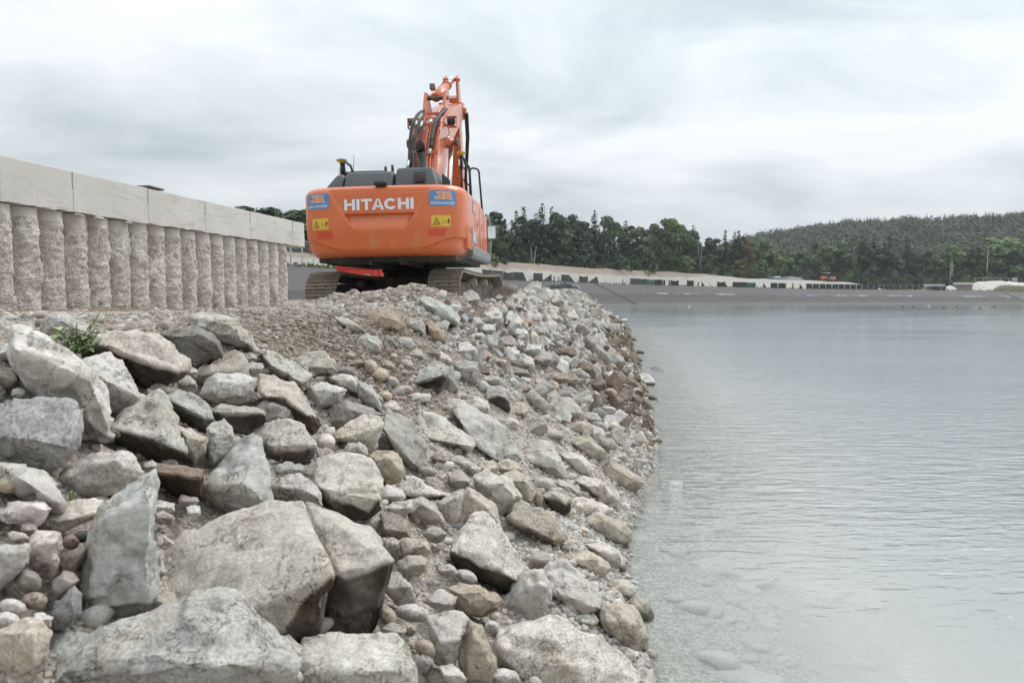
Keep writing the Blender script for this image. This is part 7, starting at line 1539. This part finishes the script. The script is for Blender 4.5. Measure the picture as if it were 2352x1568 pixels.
scatter('pebbles', 'pale pebbles of the gullies at mid distance', 13000, samp(-.42, .26, 6, 15), sz(.017, .5), pcol, True)
scatter('pebbles', 'stones and lumps of earth on the flat ground and the mound below the wall', 30000, samp(-.75, .12, 7.5, 22), sz(.011, .65), bcol, True, sinkf=.1)
def bank(n):
    X = rng.uniform(-3.6, -.9, n); Yq = rng.normal(9.6, 1.0, n); k = (Yq > 7) & (Yq < 12.0); return X[k], Yq[k], None
scatter('pebbles', 'brown earth clods of the cut bank below the gravel track', 7000, bank, sz(.017, .55), bcol, True)
def mound(n): return rng.normal(-1.8, 1.1, n), rng.normal(13.0, .7, n), None
scatter('pebbles', 'gravel lumps of the mound behind the excavator', 7000, mound, sz(.018, .6), bcol, True)
def lumps(n): return rng.normal(-1.7, 1.0, n), rng.normal(12.7, .8, n), None
scatter('cobbles', 'stones sticking out of the gravel mound behind the excavator', 90, lumps, sz(.055, .4), pcol, False, .75, .35)
def beach(n):
    Yq = np.exp(rng.uniform(math.log(5), math.log(30), n)); e = np.abs(rng.normal(.35, .55, n)); return Xs(Yq) - e, Yq, None
scatter('pebbles', 'white pebbles of the narrow beach along the water', 8000, beach, sz(.022, .5), lambda X, Y, Z, n: pcol(X, Y, Z, n) * 1.08, True)
def mids(n): Yq = np.exp(rng.uniform(math.log(11), math.log(40), n)); e = rng.uniform(0, 4, n); return Xs(Yq) - e, Yq, None
scatter('rubble_chips', 'broken stone chips between the boulders of the slope', 7000, mids, sz(.032, .45), lambda X, Y, Z, n: np.where((Z < .75)[:, None] & (Y > 15)[:, None], np.array([[.19, .165, .14]]), pcol(X, Y, Z, n)), True)
def fist(n): Yq = np.exp(rng.uniform(math.log(3.0), math.log(13), n)); X = rng.uniform(-.62, .25, n) * (Yq + 1); k = Xs(Yq) - X > .1; return X[k], Yq[k], None
scatter('cobbles', 'fist sized rounded stones scattered among the boulders', 900, fist, sz(.045, .35), pcol, False, .7, .4)
def bed(n): Yq = np.exp(rng.uniform(math.log(4.0), math.log(16), n)); e = -np.abs(rng.normal(0, 1.0, n)) - .35; return Xs(Yq) - e, Yq, None
scatter('lake_bed_stones', 'silt covered stones on the lake bed under the shallow water', 170, bed, lambda X, Y, Z, n: .04 + .16 * rng.random(n) ** 2, lambda X, Y, Z, n: np.array([[.50, .49, .455]]) * rng.uniform(.82, 1.02, (n, 1)), False, .30, .05, tilt=.12)

def slabs(n): Yq = np.exp(rng.uniform(math.log(4.6), math.log(14), n)); e = -np.abs(rng.uniform(.55, 2.8, n)); return Xs(Yq) - e, Yq, None
scatter('lake_bed_slabs', 'broad silt covered slabs lying flat on the lake bed', 45, slabs, lambda X, Y, Z, n: rng.uniform(.12, .42, n), lambda X, Y, Z, n: np.array([[.50, .49, .455]]) * rng.uniform(.92, 1.02, (n, 1)), True, .13, .0, tilt=.05)

# ------------------------------------------------------------------ tarp, plant, ducks
TARP = M_simple('black_tarpaulin', (.035, .037, .042), .38, vary=.3)
def tarp():
    c = hit(1288, 668); c = Vector((c.x, c.y, c.z + .60)); n, m_ = 46, 26; V = []
    for j in range(m_):
        for i in range(n):
            u, v = i / (n - 1) * 2 - 1, j / (m_ - 1) * 2 - 1; x, y = u * .95, v * .5
            h = .40 * max(0, 1 - u * u) ** .6 * max(0, 1 - v * v) ** .5
            f = abs(mnoise.noise(Vector((u * 2.3, v * 2.0, 3)))) * .30 + abs(mnoise.noise(Vector((u * 5, v * 3.5, 9)))) * .10
            V.append((x + .1 * mnoise.noise(Vector((u * 3, v * 3, 1))), y + .08 * mnoise.noise(Vector((u * 3, v * 3, 7))), -.22 + h * (.6 + 1.3 * f) + .15 * f))
    idx = np.arange(n * m_).reshape(m_, n); Fq = np.stack([idx[:-1, :-1], idx[:-1, 1:], idx[1:, 1:], idx[1:, :-1]], -1).reshape(-1, 4)
    o = link_mesh('tarpaulin', np_mesh('tarpaulin', np.array(V), Fq, TARP, False), None, c); tag(o, 'crumpled black tarpaulin lying on the crest of the rocks', 'tarpaulin')
tarp()
LFG = M_simple("fresh_leaf", (.30, .38, .17), .5, vary=.3, scale=9); STM = M_simple('green_stem', (.14, .16, .06), .7)
def plant(name, label, px, py, hpx, stems, seed):
    g = hit(px, py); rr = random.Random(seed); h = hpx * g.y / F; o = empty(name, g); tag(o, label, 'plant'); lf = MB(); st = MB()
    for (dx, top) in stems:
        a = Vector((dx * h * .25, rr.uniform(-.05, .05) * h, 0)); b = Vector((dx * h, rr.uniform(-.1, .1) * h, top * h)); mid = a.lerp(b, .5) + Vector((-dx * .12 * h, 0, .04 * h)); P = [a, a.lerp(mid, .5), mid, mid.lerp(b, .5), b]; st.tube(P, .006, 5, r2=.003)
        for k in range(int(13 * top) + 3):
            u = .15 + .85 * k / (13 * top + 2); q = a.lerp(b, u); az = k * 2.4 + rr.uniform(-.4, .4); L = h * .25 * rr.uniform(.6, 1.15); d = Vector((math.cos(az), math.sin(az) * .9, rr.uniform(-.35, .15))).normalized(); w = d.cross(Vector((0, 0, 1))).normalized() * L * .46; n_ = w.cross(d).normalized() * L * .10
            lf.add([q, q + d * L * .4 + w + n_, q + d * L * .45 - n_ * .3, q + d * L * .4 - w + n_, q + d * L - n_ * 1.4], [(0, 1, 2), (0, 2, 3), (1, 4, 2), (2, 4, 3)], 0, True)
    lf.build('leaves', LFG, o); st.build('stem', STM, o)
plant('weed', 'small leafy green plant growing between the pale boulders at upper left', 176, 812, 95, [(-.45, .66), (-.6, .5), (-.1, .62), (.05, .75), (.30, .70), (.62, 1.0), (.15, .4), (-.2, .35), (.5, .62), (.35, .42), (-.35, .3), (.25, .25)], 4)
plant('weed', 'tiny green sprout under the flat tan boulder by the upright slab', 160, 1150, 24, [(.5, .7), (.1, .9)], 8)
plant('weed', 'dry brownish weed on the crest below the tarpaulin', 1236, 690, 26, [(-.3, .8), (.1, 1.0), (.3, .8), (0, .6)], 12)
DUW = M_simple('white_feathers', (.7, .7, .68), .7); DUD = M_simple('dark_feathers', (.035, .032, .03), .7)
def duck(px, py, white, lab, s=1.0):
    p = onz(px, py, 0.0); o = empty('duck', p, (0, 0, random.uniform(-.6, .6))); tag(o, lab, 'duck', 'ducks swimming near the far shore'); o.scale = (s, s, s)
    mb = MB(); mb.tube([(-.36, 0, .12), (-.26, 0, .10), (-.05, 0, .06), (.14, 0, .07), (.22, 0, .13), (.25, 0, .24), (.29, 0, .31), (.35, 0, .31), (.37, 0, .30)], [.02, .08, .145, .12, .07, .05, .065, .05, .025], 10); mb.build('body', DUW if white else DUD, o)
    mb = MB(); mb.tube([(.37, 0, .30), (.44, 0, .285)], .022, 6, r2=.012); mb.build('beak', M_simple('beak_yellow', (.45, .3, .06), .5), o)
    for sy in (-1, 1): mb = MB(); mb.tube([(.08, .11 * sy, .12), (-.12, .13 * sy, .13), (-.32, .06 * sy, .14)], [.03, .05, .012], 8); mb.build('wing', DUW if white else DUD, o)
duck(1582, 705, True, 'white duck swimming alone near the left end of the far shore', 0.8)
DT = 'dark duck swimming in the loose group near the far shore at the right'
for x, y, wv in ((435, 697, 0), (605, 697, 0), (845, 690, 1), (1085, 705, 0), (1287, 697, 0), (1655, 721, 0), (1850, 695, 0), (1893, 704, 0)):
    duck(2009.8 + x / 6.872, 602.9 + y / 6.872, bool(wv), 'pale duck with a dark head in the loose group of ducks at the right' if wv else DT, 0.75)

# ------------------------------------------------------------------ HAZE: thin moist air over the whole place
hz = bpy.data.materials.new('haze_air'); hz.use_nodes = True; t = hz.node_tree; t.nodes.remove(t.nodes['Principled BSDF'])
pv = t.nodes.new('ShaderNodeVolumePrincipled'); pv.inputs['Color'].default_value = (.92, .945, .96, 1); pv.inputs['Density'].default_value = 0.00017; pv.inputs['Anisotropy'].default_value = .2
t.links.new(pv.outputs[0], t.nodes['Material Output'].inputs['Volume'])
mb = MB(); mb.box((100, 1250, 76), (8600, 2900, 160)); hb = mb.build('haze', hz); tag(hb, 'thin pale haze over the lake and the hill', kind='stuff')
